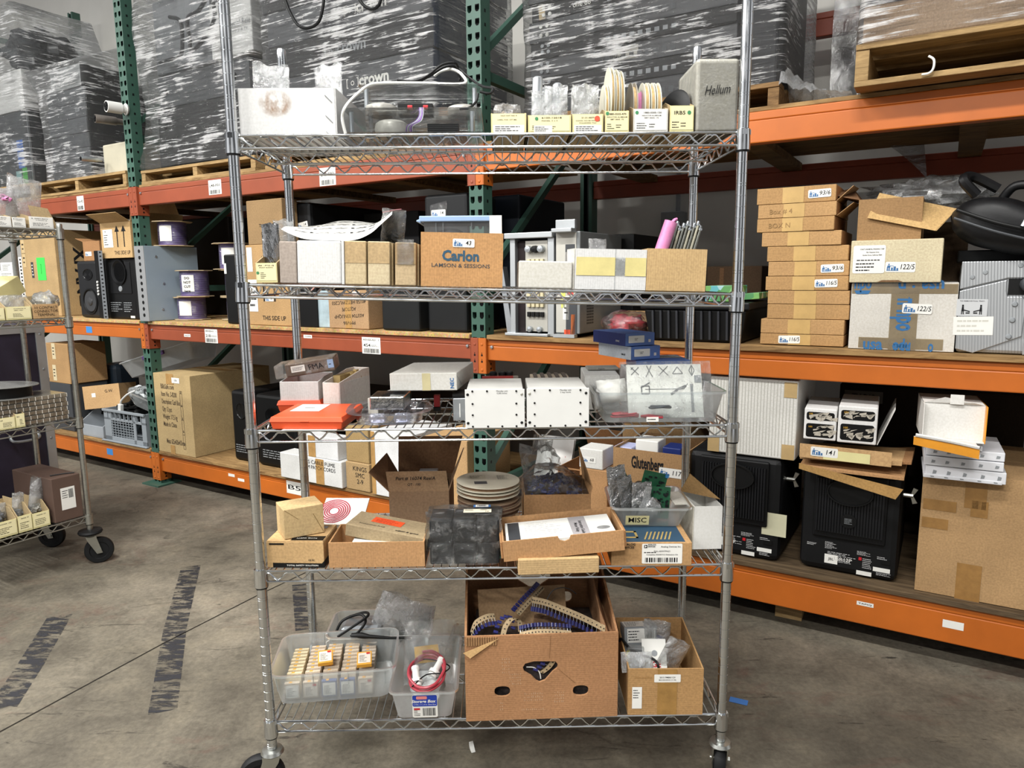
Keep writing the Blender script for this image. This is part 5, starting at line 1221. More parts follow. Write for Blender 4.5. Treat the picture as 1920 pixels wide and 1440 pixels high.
# reels
xr, yr = .535, .20
REELP = paint('d3ccb8', .5, 0, .12, sc=6)
xr = U.xat(915, yr, .78); zr = [U.zat(905, xr, yr-.085)]
for k in range(2):
 zz = U.zat(888, xr, yr+.085) - .007 - k*.020
 T = thing('component_reel', ('top component reel with printed labels, lying flat behind the black blocks', 'second component reel under the labelled one')[k], 'reel', U, (xr, yr, zz), .1, .02)
 b = B()
 for s_ in (0, .0115): b.lathe([(.008, s_), (.088, s_), (.088, s_+.0018), (.008, s_+.0018)], 40)
 b.build('flange', REELP, T, smooth=True); b = B(); b.lathe([(.03, .0019), (.078, .0019), (.078, .0114), (.03, .0114)], 30); b.build('tape_winding', paint('8a6a4e', .6, 0, .2), T, smooth=True)
 if k == 0:
  label(T, tl(.045, .02, .0138), .045, .055, ((.1, .9, .1, .9, 8),), paint('cfc8b4', .6, 0, 0)); label(T, tl(-.03, .03, .0138), .05, .035, ((.1, .9, .1, .9, 4),), paint('c4bba4', .6, 0, 0)); b = B(); b.box(-.04, -.005, -.04, -.015, .0134, .0138); b.build('window', DGREY, T)
for k in range(3):
 zz2 = zz-.012-.013*(k+1); T = thing('component_reel', 'brown-wound component reel in the pile behind the black blocks, %s' % ('uppermost of the brown ones', 'middle of the brown ones', 'lowest of the brown ones')[k], 'reel', U, (xr+.006*(k % 2), yr-.004, zz2), 0, .02, 0, 'brown reels')
 b = B()
 for s_ in (0, .0095): b.lathe([(.008, s_), (.086, s_), (.086, s_+.0015), (.008, s_+.0015)], 36)
 b.build('flange', paint('8d7660', .45, 0, .2), T, smooth=True); b = B(); b.lathe([(.03, .0016), (.08, .0016), (.08, .0094), (.03, .0094)], 28); b.build('tape_winding', paint('6d4c38', .5, 0, .2), T, smooth=True)
T = thing('cardboard_box', 'closed carton carrying the pile of reels', 'box', U, (xr-.075, yr-.06, z4+.0006)); carton(T, .15, .14, zz2-z4-.003, BROWN2, 'closed')
# capacitor carton
y0 = .20; x0 = U.xat(982, y0, z4+.1); w = U.xat(1108, y0, z4+.1)-x0; zf = U.zat(929, x0, y0)-z4
T = thing('cardboard_box', 'brown carton of blue capacitors in film, behind the booklet box', 'box', U, (x0, y0, z4+.0006)); carton(T, w, .20, zf, BROWN, 'open')
b = B(); b.hexa([(w-.003, 0, zf), (w, 0, zf), (w, .2, zf), (w-.003, .2, zf)], [(w+.006, .03, zf+.012), (w+.009, .03, zf+.012), (w-.012, .195, zf+.09), (w-.015, .195, zf+.09)]); b.build('side_flap', BROWN, T)
rr = random.Random(5); b = B()
for q in range(130):
 a = rr.uniform(.02, w-.02); c = rr.uniform(.01, .17); hz = zf-.028+.05*math.sin(PI*min(1, max(0, a/w)))*math.sin(PI*(c/.2)*.9)+rr.uniform(-.006, .006)
 d = Vector((rr.uniform(-1, 1), rr.uniform(-1, 1), rr.uniform(-.4, .4))).normalized()*.008; p = Vector((a, c, hz)); b.cyl(p-d, p+d, .0038, n=7)
o = solo(b, 'capacitors', paint('3b3d74', .35, 0, .4, sc=60), 'loose heap of blue capacitors under film in the brown carton', 'capacitors', U, (x0, y0, z4+.0006), kind='stuff', smooth=True)
T = thing('plastic_film', 'sheet of clear crumpled film bulging over the blue capacitors', 'plastic film', U, (x0, y0, z4))
def filmf(u, v):
 a = -.025+u*(w+.02); c = .004+v*.19; q = Vector((u*5, v*5, 1)); return (a, c, zf-.012+.07*math.sin(PI*min(1, max(0, u*.9+.05)))*math.sin(PI*(v*.75+.08))+.014*noise.noise(q)+.007*noise.noise(q*3))
b = B(); b.grid(filmf, 30, 26); b.build('film', FILM, T, smooth=True)
T = thing('plastic_film', 'big crumpled heap of clear film rising behind the reels', 'plastic film', U, (U.xat(1010, .36, z4+.2), .345, z4+zf*.8)); b = B(); blob(b, (0, 0, .075), .06, (.85, .45, 1.2), 13, .55, 14, 2.8); b.build('film', FILM, T, smooth=True)
# ================================================================== bottom tier
z5 = Z(5)
x0, y0 = U.onz(522, 1323, z5); x1, y1 = U.onz(722, 1307, z5)
rz5 = math.atan2(y1-y0, x1-x0); w = math.hypot(x1-x0, y1-y0)
ux, uy = math.cos(rz5), math.sin(rz5)
T = thing('plastic_bin', 'long clear bin packed with small labelled film boxes, on the bottom tier', 'storage box', U, (x0-.014*ux, y0-.014, z5+.0008), rz5); W5, D5 = w+.045, .225
zr = U.zat(1269, x0, y0-.014); H5 = zr-z5; tub(T, W5, D5, H5, BIN, .016, rad=.03, ribs=(.05, .34, .62, .92)); MB5 = T.matrix_world.copy()
b = B(); b.tube(curve([(W5*.36, D5-.006, H5*.55), (W5*.37, D5-.004, H5*.72), (W5*.5, D5-.003, H5*.74), (W5*.66, D5-.003, H5*.72), (W5*.67, D5-.006, H5*.55)], 3), .0012, 5); b.build('moulded_grip', PAPER, T)
FB = card('d6c49c', False, 0, .08); FB2 = card('cbb9a0', False, 0, .08); FY = paint('e2a63c', .5, 0, .05)
FBL = paint('4a608e', .5, 0, .1)
def film_box(mat, M, lab, lbl=None, group='small film boxes in the long bin'):
 o = bpy.data.objects.new('film_box', None); COL.objects.link(o); o.matrix_world = M; tag(o, lab, 'small box', group)
 b = B(); b.box(0, .041, 0, .0125, 0, .046); b.build('body', mat, o, bevel=.0008)
 b = B(); b.box(.012, .02, .002, .0105, .046, .0466); b.build('end_tab', FY, o)
 if lbl: label(o, face('front', .041, .0125, .046, .0205, .023, .0006), .034, .036, ((.1, .75, .1, .8, 6),), paint('e6ddd0', .6, 0, .02) if lbl != 2 else PAPER);
 if lbl == 1: b = B(); b.tr(face('front', .041, .0125, .046, .031, .038, .0012)); b.quad((-.005, -.003, 0), (.005, -.003, 0), (.005, .003, 0), (-.005, .003, 0)); b.build('red_mark', REDP, o, recalc=False)
 return o
cols = ('beside the post', 'second column', 'third column', 'fourth column', 'last column')
for c in range(5):
 for r in range(10):
  m = (FB, FB2, FB2, FB2, card('bcae9c', False, 0, .1))[c]; lb = None
  if r == 0: m, lb = ((FB2, 2), (FB2, 1), (FBL, 2), (FBL, 2), (FB2, 1))[c]
  lift = .004+(0 if r == 0 else .006+.012*(1-((c-2.4)/3)**2)*(r/9))
  M = MB5 @ tl(.030+c*.0495+.001*(r % 2), .026+r*.0175+.002, lift) @ Matrix.Rotation(-.18 if r else -.05, 4, 'X')
  film_box(m, M, 'small film box in the long bin, %s, place %d from the front' % (cols[c], r+1), lb)
for k, (cx, cy, an, lb) in enumerate(((.115, .075, .12, 'lying loose on top of the filed ones, white label up'), (.224, .052, .05, 'lying on top near the storage-label bin'))):
 M = MB5 @ tl(cx, cy, .078) @ Matrix.Rotation(an, 4, 'Z') @ Matrix.Rotation(-1.25, 4, 'X')
 o = film_box(FY, M, 'small yellow-edged film box %s' % lb, 1, 'loose film boxes on top')
# storage box bin
x0, y0 = U.onz(742, 1352, z5); x1, y1 = U.onz(848, 1346, z5); w = x1-x0
T = thing('plastic_bin', 'clear bin with a blue Storage Box label, holding a bag of red tubing', 'storage box', U, (x0-.012, -.016, z5+.0008), .02); H6 = U.zat(1299, x0, -.016)-z5; W6, D6 = w+.024, .29
tub(T, W6, D6, H6, BIN, .014, rad=.018)
Ml = tl(W6*.52, .007, H6*.46) @ Matrix.Rotation(.13, 4, 'X') @ face('front', 0, 0, 0, 0, 0, .0022)
label(T, Ml, .066, H6*.86, ((.06, .32, .06, .34, 4),), PAPER, INK, r=.005, bar=(.4, .92, .08, .42)); BB = paint('1f3fa8', .4, 0, .03)
b = B(); b.tr(Ml @ tl(0, H6*.21, .0004)); rrect(b, .064, H6*.42, .004); b.build('blue_panel', BB, T, recalc=False)
prt(T, Ml @ tl(-.004, H6*.19, .0008), 'Storage Box', .0125, PAPER, bold=.03, shear=.25); prt(T, Ml @ tl(0, H6*.07, .0008), '5 7/8 x 11 x 4 in. Shoe Box', .005, PAPER, w=.058)
b = B(); b.tr(Ml @ tl(-.008, H6*.33, .0008)); rrect(b, .028, H6*.12, .003); b.build('red_oval', paint('e58a86', .4, 0, 0), T, recalc=False); b = B(); b.tr(Ml @ tl(-.021, -H6*.1, .0006)); b.quad((-.008, -.003, 0), (.008, -.003, 0), (.008, .003, 0), (-.008, .003, 0)); b.build('red_mark', REDP, T, recalc=False)
MB6 = T.matrix_world.copy()
def sub(M, x, y, z): p = M @ Vector((x, y, z)); q = U.M.inverted() @ p; return (q.x, q.y, q.z)
pts = []
for k in range(31):
 a = 2*PI*k/13; pts.append(sub(MB6, W6*.5+.048*math.cos(a)*(1+.06*math.sin(k*1.7)), .115+.072*math.sin(a), H6*.70+.010*math.sin(a)+.0016*k/2))
cable('coil of red tubing in the Storage Box bin', pts, .0042, paint('a83a46', .35, 0, .1), 4, 'tubing')
pts = [sub(MB6, *p) for p in ((W6*.3, .05, H6*.8), (W6*.5, .09, H6*.92), (W6*.75, .10, H6*.9), (W6*.86, .14, H6*.85), (W6*.6, .17, H6*.88), (W6*.4, .18, H6*.86))]
cable('thin black lead crossing the red tubing coil', pts, .0018, BLACK, 5)
for k, (cx, cy, an, lb) in enumerate(((.36, .075, .2, 'at the front of the bin'), (.6, .12, -.5, 'under the black lead'))):
 p = sub(MB6, W6*cx, cy, H6*.72); T2 = thing('pipe_fitting', 'white plastic fitting inside the red tubing coil, %s' % lb, 'fitting', U, p, an, 0, -1.1, 'white fittings')
 b = B(); b.lathe([(0, 0), (.016, 0), (.016, .010), (.010, .013), (.009, .04), (.011, .042), (.011, .05), (0, .05)], 16); b.build('fitting', WHITE, T2, smooth=True); b = B(); b.lathe([(.0, .0), (.013, .0), (.013, .008), (.0, .008)], 16, (.0, .0, -.010)); b.build('flange', WHITE, T2, smooth=True)
p = sub(MB6, W6*.5, .14, H6*.2); T2 = thing('zip_bag', 'clear zip bag round the red tubing, its corner sticking up out of the bin', 'bag', U, p, .1, .05, -.5)
bag(T2, W6*.8, .17, .06, FILM, 91); p = sub(MB6, W6*.85, .24, H6*.5); T2 = thing('plastic_bag', 'twisted clear bag peak at the back corner of the Storage Box bin', 'bag', U, p, .3, .35); bag(T2, .05, .10, .03, FILM, 93)
p = sub(MB6, W6*.5, .12, .006); T2 = thing('parts_bag', 'pale bag of parts filling the bottom of the Storage Box bin', 'bag', U, p); b = B(); blob(b, (0, 0, .026), .045, (1.0, 2.2, .55), 3, .3); b.build('contents', paint('b9bdbd', .5, 0, .25, sc=25), T2, smooth=True)
p = sub(MB6, W6*.5, .2, H6*.6); T2 = thing('label_card', 'yellow printed card tucked behind the red tubing', 'card', U, p, .2, 0, -.9); b = B(); b.box(-.04, .03, 0, .001, 0, .05); b.build('card', GOLD, T2)
# rear bin
y0 = .26; x0 = U.xat(612, y0, z5+.06); w = U.xat(805, y0, z5+.06)-x0
zr = U.zat(1196, x0, y0)
T = thing('plastic_bin', 'clear bin of black cables and a silver unit, at the rear of the bottom tier', 'storage box', U, (x0, y0, z5+.0008), .03); H7 = zr-z5; tub(T, w, .17, H7, BIN, .014, rad=.025); MB7 = T.matrix_world.copy()
p = sub(MB7, .03, .04, .006); T2 = thing('silver_unit', 'silver metal unit with rounded ends in the rear bin', 'metal unit', U, p, .05); b = B(); b.box(0, .13, 0, .095, 0, H7*1.0); b.build('housing', STEEL, T2, bevel=.015)
for k, P in enumerate((((.02, .05, H7*.9), (.04, .06, H7*1.25), (.09, .07, H7*1.4), (.11, .05, H7*1.25), (.09, .02, H7*1.02), (.07, .01, H7*.95)), ((.03, .02, H7*.9), (.07, .03, H7*1.15), (.115, .06, H7*1.38), (.10, .10, H7*1.3), (.05, .11, H7*1.1)))):
 cable('black power cable looping over the silver unit in the rear bin, %s' % ('front loop', 'rear loop')[k], [sub(MB7, *q) for q in P], .0042, BLACK, 6, group='cables in the rear bin')
p = sub(MB7, .075, .006, H7*.93); T2 = thing('power_plug', 'black moulded plug with its lead on the front rim of the rear bin', 'plug', U, p, -.1); b = B(); b.tube([(0, 0, .006), (.03, 0, .008), (.055, -.002, .007), (.12, 0, .004), (.18, .006, .004)], [.009, .010, .006, .004, .004], 10); b.build('plug', BLACK, T2, smooth=True)
p = sub(MB7, w*.62, .07, H7*.5); T2 = thing('zip_bag', 'big clear zip bag slumped over the rear bin, dark part inside', 'bag', U, p, -.05, .35, -.15); bag(T2, .16, .13, .06, FILM2, 97, open_top=False); b = B(); blob(b, (.045, 0, .02), .024, (1.6, .8, .7), 6, .4); b.build('contents', paint('5d5f60', .5, 0, .4, sc=60), T2, smooth=True); b = B(); blob(b, (-.01, 0, .03), .03, (1, .6, .8), 8, .4); b.build('contents', paint('a99f94', .6, 0, .3, sc=30), T2, smooth=True)
p = sub(MB7, w*.86, .11, H7*.6); T2 = thing('paper_slip', 'white paper slip standing at the end of the rear bin', 'paper', U, p, -.1, .1); b = B(); b.box(0, .035, 0, .0008, 0, .055); b.build('slip', PAPER, T2)
p = sub(MB7, w*.97, .09, H7*.62); T2 = thing('plastic_bag', 'pointed clear bag standing up at the end of the rear bin', 'bag', U, p, .9, .3); bag(T2, .028, .075, .012, FILM2, 99)
# banana carton
x0 = U.xat(874, -.022, z5); w = U.xat(1159, -.022, z5)-x0; h = U.zat(1193, x0+.15, -.022)-z5
BAN = card('a8774a', True, 2, .1); BANI = card('6b4a30', False, 0, .1)
T = thing('banana_carton', 'big brown fruit carton with hand holes, full of taped capacitor strips', 'box', U, (x0, -.022, z5+.0008), .03)
hb = h+.085; d = .30; t = .006
def plate_holes(holes, W, H):
 """Outline of a wall with holes, as an n-gon joined by slits."""
 outer = [(0, 0), (W, 0), (W, H), (0, H)]
 import bmesh
 bm = bmesh.new(); ed = []
 for poly in [outer]+holes:
  vs = [bm.verts.new((p[0], 0, p[1])) for p in poly]; ed += [bm.edges.new((vs[i], vs[(i+1) % len(vs)])) for i in range(len(vs))]
 bmesh.ops.triangle_fill(bm, use_beauty=True, use_dissolve=False, edges=ed)
 bm.verts.index_update(); V = [v.co.copy() for v in bm.verts]; Fc = [[v.index for v in f.verts] for f in bm.faces]; bm.free()
 return V, Fc, holes
def oval(cx, cz, rx, rz_, n=16): return [(cx+rx*math.copysign(abs(math.cos(2*PI*i/n))**.75, math.cos(2*PI*i/n)), cz+rz_*math.copysign(abs(math.sin(2*PI*i/n))**.75, math.sin(2*PI*i/n))) for i in range(n)]
def wall_h(b, holes, W, H, y, th):
 V, Fc, hs = plate_holes(holes, W, H)
 b.add([(v.x, y, v.z) for v in V], Fc); b.add([(v.x, y+th, v.z) for v in V], [f[::-1] for f in Fc])
 for poly in [[(0, 0), (W, 0), (W, H), (0, H)]]+hs:
  n = len(poly); b.add([(p[0], y, p[1]) for p in poly]+[(p[0], y+th, p[1]) for p in poly], [(i, (i+1) % n, (i+1) % n+n, i+n) for i in range(n)])
grip = [(w*.39, h*.665), (w*.375, h*.62), (w*.385, h*.57), (w*.43, h*.52), (w*.465, h*.455), (w*.485, h*.44), (w*.52, h*.46), (w*.57, h*.56), (w*.60, h*.60), (w*.605, h*.64), (w*.59, h*.68), (w*.45, h*.69)]
b = B(); wall_h(b, [grip, oval(w*.24, h*.345, w*.052, h*.062), oval(w*.755, h*.325, w*.052, h*.062)], w, h, 0, t)
gb = [(w*.36, hb), (w*.64, hb), (w*.64, hb-.012), (w*.5, hb-.058), (w*.36, hb-.012)]
gb = [(w*.38, hb-.045), (w*.37, hb-.058), (w*.39, hb-.068), (w*.5, hb-.098), (w*.61, hb-.068), (w*.63, hb-.058), (w*.62, hb-.045)]
wall_h(b, [gb, oval(w*.24, h-.044, w*.055, .017), oval(w*.735, h-.038, w*.055, .017)], w, hb, d-t, t)
b.box(t, w-t, t, d-t, 0, t)
for x in (0, w-t): b.add([(x, t, 0), (x, d-t, 0), (x, d-t, hb), (x, t, h)]+[(x+t, t, 0), (x+t, d-t, 0), (x+t, d-t, hb), (x+t, t, h)], [(0,1,2,3), (7,6,5,4), (0,1,5,4), (1,2,6,5), (2,3,7,6), (3,0,4,7)])
b.build('body', BAN, T)
b = B(); b.box(w-.0075-t, w-t-.0005, .012, d-.012, .01, h*.9); b.hexa([(w-t-.03, .03, h*.75), (w-t-.001, .02, h*.75), (w-t-.001, d-.02, h*.75), (w-t-.03, d-.02, h*.75)], [(w-t-.034, .06, h+.03), (w-t-.031, .06, h+.03), (w-t-.031, d-.02, hb-.002), (w-t-.034, d-.02, hb-.002)]); b.build('inner_flap', card('9a6f48', False), T)
b = B()
for k in range(13): b.cyl((.006+k*.0062, -.001, h-.024), (.006+k*.0062, -.001, h-.002), .0028, n=6)
b.build('bare_flutes', card('9b7346', False), T); b = B(); b.add([(-.004, -.004, h-.042), (.014, -.006, h-.056), (.088, -.002, h-.006), (.05, -.003, h-.02)], [(0, 1, 2, 3)]); b.add([(-.004, -.005, h-.042), (.014, -.007, h-.056), (.088, -.003, h-.006), (.05, -.004, h-.02)], [(3, 2, 1, 0)]); b.build('torn_liner', card('c39a5e', False), T, recalc=False)
SCUF = paint('c9b49a', .8, 0, .1); b = B(); b.tr(face('front', w, d, h, 0, 0, .0008)); r_ = random.Random(11)
for cx, cz, nx_, nz_ in ((.27, .66, 4, 5), (.33, .5, 6, 4), (.62, .27, 5, 4), (.45, .28, 9, 3), (.45, .13, 12, 1), (.24, .18, 2, 3)):
 for i in range(nx_):
  for j in range(nz_):
   a = w*cx+(i-nx_/2)*.0055+r_.uniform(-.001, .001); c = h*cz+(j-nz_/2)*.009; L = r_.uniform(.001, .006); b.quad((a, c, 0), (a+.0007, c, 0), (a+.0007, c+L, 0), (a, c+L, 0))
b.build('scuffs', SCUF, T, recalc=False)
b = B(); b.tr(face('front', w, d, h, 0, 0, .0006)); b.quad((w*.555, h*.98, 0), (w*.559, h*.98, 0), (w*.552, h*.72, 0), (w*.548, h*.72, 0)); b.quad((w*.60, h*.60, 0), (w*.61, h*.59, 0), (w*.72, h*.42, 0), (w*.712, h*.42, 0)); b.build('crease', card('8a6038', False), T, recalc=False)
MBN = T.matrix_world.copy()
# contents: carton scraps and taped capacitor strips
p = sub(MBN, w*.1, d*.55, h*.55); T2 = thing('card_scrap', 'sheet of brown card standing in the fruit carton behind the strips', 'card', U, p, 0, -.05, -.2); b = B(); b.box(0, w*.62, 0, .004, 0, h*.62); b.build('sheet', card('a5835a', False), T2)
p = sub(MBN, w*.62, d*.6, h*.6); T2 = thing('card_scrap', 'torn brown paper heaped at the side of the fruit carton', 'paper', U, p); b = B(); blob(b, (0, 0, .03), .055, (1.1, .6, .9), 2, .6); b.build('paper', card('7d5f43', False, 0, .2), T2, smooth=True)
p = sub(MBN, w*.5, d*.5, .008); T2 = thing('capacitor_heap', 'dark heap of capacitors filling the fruit carton below the strips', 'capacitors', U, p); b = B(); b.box(-w*.44, w*.44, -d*.42, d*.42, 0, h*.70); b.build('heap', paint('3d3532', .6, 0, .6, sc=50), T2); T2['kind'] = 'stuff'
STRIP = card('b39a72', False, 0, .05); CAPB = paint('2b2d66', .3, 0, .25, sc=80)
def cap_strip(lab, P, side, n, wid=.018):
 """Ammo-tape strip: a punched card band with blue capacitors standing off one edge."""
 P = [Vector(sub(MBN, *q)) for q in P]; C = curve([tuple(q) for q in P], 8); sv = Vector(side)
 T2 = thing('capacitor_strip', lab, 'capacitor strip', U, tuple(C[0]), group='taped capacitor strips'); o = C[0]
 b = B(); k = len(C)-1
 b.grid(lambda u, v: tuple(C[min(k, int(u*k+.5))]-o+sv*wid*(v-.5)), k, 1); b.grid(lambda u, v: tuple(C[min(k, int(u*k+.5))]-o+sv*wid*(v-.5)+Vector((0, .001, .0008))), k, 1); b.build('card_band', STRIP, T2)
 hb_ = B(); cb = B(); lb_ = B()
 for i in range(n):
  f = (i+.5)/n*k; a = int(f); p = C[a].lerp(C[min(k, a+1)], f-a)-o; t = (C[min(k, a+1)]-C[a]).normalized(); nn = t.cross(sv).normalized()*(-1)
  if nn.y > 0: nn = -nn
  q = p+nn*.0008; hb_.cyl(q, q+nn*.0006, .0017, n=8)
  e = p+sv*wid*.5; lb_.tube([e, e+sv*.010], .0007, 4); cb.cyl(e+sv*.010, e+sv*.024, .0042, n=8)
 hb_.build('punched_holes', INK, T2); lb_.build('lead_wires', STEEL, T2); cb.build('capacitors', CAPB, T2, smooth=True)
cap_strip('curled capacitor strip arching at the torn corner of the fruit carton', [(w*.25, .03, h*.93), (w*.27, .04, h*1.02), (w*.31, .05, h*1.08), (w*.36, .06, h*1.04), (w*.37, .05, h*.92)], (-.8, 0, .25), 8, .016)
cap_strip('long capacitor strip slanting down across the middle of the fruit carton', [(w*.46, .12, h*1.16), (w*.55, .11, h*1.14), (w*.68, .09, h*1.08), (w*.8, .07, h*1.02), (w*.93, .04, h*.95)], (-.1, -.35, -.8), 22)
cap_strip('capacitor strip rising diagonally with its dark capacitors outward', [(w*.36, .10, h*1.03), (w*.43, .12, h*1.12), (w*.50, .14, h*1.2), (w*.54, .15, h*1.25)], (-.55, -.1, .5), 14)
cap_strip('capacitor strip lying flat along the front edge of the fruit carton', [(w*.36, .022, h*.95), (w*.46, .02, h*.985), (w*.58, .02, h*.98), (w*.7, .022, h*.95)], (0, .5, .5), 16)
cap_strip('capacitor strip coiled at the side of the fruit carton near the label bin', [(w*.04, .05, h*.92), (w*.07, .06, h*1.02), (w*.14, .07, h*1.07), (w*.2, .08, h*1.06)], (.2, -.3, -.6), 9)
cap_strip('short capacitor strip seen through the grip hole of the fruit carton', [(w*.50, .012, h*.52), (w*.545, .011, h*.58), (w*.58, .011, h*.66)], (-.8, 0, .3), 4, .014)
cable('thin wire hooped above the strips in the fruit carton', [sub(MBN, *q) for q in ((w*.55, .12, h*1.12), (w*.6, .13, h*1.24), (w*.66, .13, h*1.28), (w*.72, .13, h*1.26), (w*.77, .14, h*1.18))], .0012, DGREY)
cable('thin white lead seen through the grip hole of the fruit carton', [sub(MBN, *q) for q in ((w*.40, .010, h*.60), (w*.45, .012, h*.585), (w*.485, .012, h*.53), (w*.495, .012, h*.45))], .0014, PAPER)
# small carton
x0 = U.xat(1176, .0, z5); w = U.xat(1315, .0, z5)-x0; h = U.zat(1252, x0+.06, 0)-z5
T = thing('cardboard_box', 'small brown carton with two white stickers, overfilled with bags and a black lead', 'box', U, (x0, -.006, z5+.0008), -.02); d = .245; hb = h+.02
b = B(); t = .004; b.box(0, w, 0, d, 0, t); b.box(0, w, 0, t, t, h); b.box(0, w, d-t, d, t, hb)
for x in (0, w-t): b.add([(x, t, t), (x, d-t, t), (x, d-t, hb), (x, t, h)]+[(x+t, t, t), (x+t, d-t, t), (x+t, d-t, hb), (x+t, t, h)], [(0,1,2,3), (7,6,5,4), (0,1,5,4), (1,2,6,5), (2,3,7,6), (3,0,4,7)])
b.build('body', card('b0854c', True, 2), T)
patch(T, face('front', w, d, h, w*.52, h*.5, .0008), w*.26, h*.98, paint('a17b45', .22, 0, .15, sc=24, bmp=.4)); label(T, face('front', w, d, h, w*.52, h*.80, .0014), w*.35, h*.17, (), r=.002, tx=(('2015 PMBR/12V', .5, .62, .26, .6), ('MN3-003-009-EC (Y-100)', .5, .3, .18, .65))); label(T, face('front', w, d, h, w*.12, h*.38, .0012), w*.13, h*.47, ((.1, .9, .45, .9, 4),))
prt(T, face('front', w, d, h, w*.20, h*.82, .0012), 'Flow monitor', .008, paint('9a7440', .8, 0, 0), 'handwriting', shear=.2)
MSM = T.matrix_world.copy()
p = sub(MSM, .012, .13, h*.56); T2 = thing('product_box', 'grey box with a white printed label at the back of the small carton', 'box', U, p, .05, 0, -.18); b = B(); b.box(0, .092, 0, .055, 0, h*.75); b.build('body', GREY, T2, bevel=.001); label(T2, face('front', .092, .055, h*.75, .048, h*.57, .0008), .08, h*.3, ((.04, .5, .1, .9, 4),), bar=(.7, .95, .3, .9)); label(T2, face('top', .092, .055, h*.75, .046, .027, .0008), .085, .048, ((.05, .6, .1, .9, 5),), bar=(.7, .95, .3, .9))
p = sub(MSM, .05, .055, h*.62); T2 = thing('card_packet', 'white hang-tag packet with red print in the small carton', 'packet', U, p, -.05, 0, -.55); b = B(); b.box(0, .065, 0, .002, 0, .092); b.build('card', PAPER, T2); b = B(); b.lathe([(0, -.001), (.008, -.001), (.008, 0), (0, 0)], 16, (.033, 0, .055), 'y'); b.build('hang_hole', GREY, T2); prt(T2, M0(.036, .026), 'GE', .020, REDP, bold=.03)
p = sub(MSM, .03, .025, h*.82); T2 = thing('plastic_bag', 'white printed bag spilling over the front of the small carton', 'bag', U, p, .05, 0, -.5); bag(T2, .085, .05, .03, FILM2, 103, open_top=False)
p = sub(MSM, .095, .15, h*.68); T2 = thing('plastic_bag', 'tall milky bag with a blue sticker standing in the small carton', 'bag', U, p, -.1, .1); bag(T2, .075, .10, .05, FILM2, 105, open_top=False); label(T2, M0(.012, .045, -.2), .024, .024, ((.1, .9, .3, .7, 2),), NAVY, PAPER, 'blue_sticker')
p = sub(MSM, .115, .07, h*.74); T2 = thing('plastic_bag', 'milky bag drooping over the side of the small carton', 'bag', U, p, .2, .5); bag(T2, .07, .08, .03, FILM2, 107)
p = sub(MSM, .085, .20, h*.7); T2 = thing('plastic_bag', 'pointed clear bag corner at the back wall of the small carton', 'bag', U, p, 0, .2); bag(T2, .03, .07, .015, FILM2, 109)
p = sub(MSM, .012, .075, h*.6); T2 = thing('tape_dispenser', 'clear case with a yellow edge at the side of the small carton', 'case', U, p, -.3, -.1, -.2); b = B(); b.box(0, .045, 0, .03, 0, .065); b.build('case', BINC, T2, bevel=.004); b = B(); b.box(-.003, .004, .002, .028, .0, .05); b.build('yellow_edge', paint('d8cf3a', .4, 0, .05), T2)
p = sub(MSM, .045, .10, .006); T2 = thing('packing', 'dark jumble of parts at the bottom of the small carton', 'parts', U, p); b = B(); blob(b, (.03, .02, .045), .055, (1.05, 1.5, .75), 4, .3); b.build('jumble', paint('55524d', .6, 0, .5, sc=40), T2, smooth=True)
cable('black lead curving over the contents of the small carton', [sub(MSM, *q) for q in ((-.004, .14, h*1.02), (.0, .12, h*1.15), (.02, .10, h*1.02), (.05, .07, h*.99), (.068, .05, h*1.02), (.078, .02, h*1.05), (.082, .012, h*.95))], .0036, BLACK)
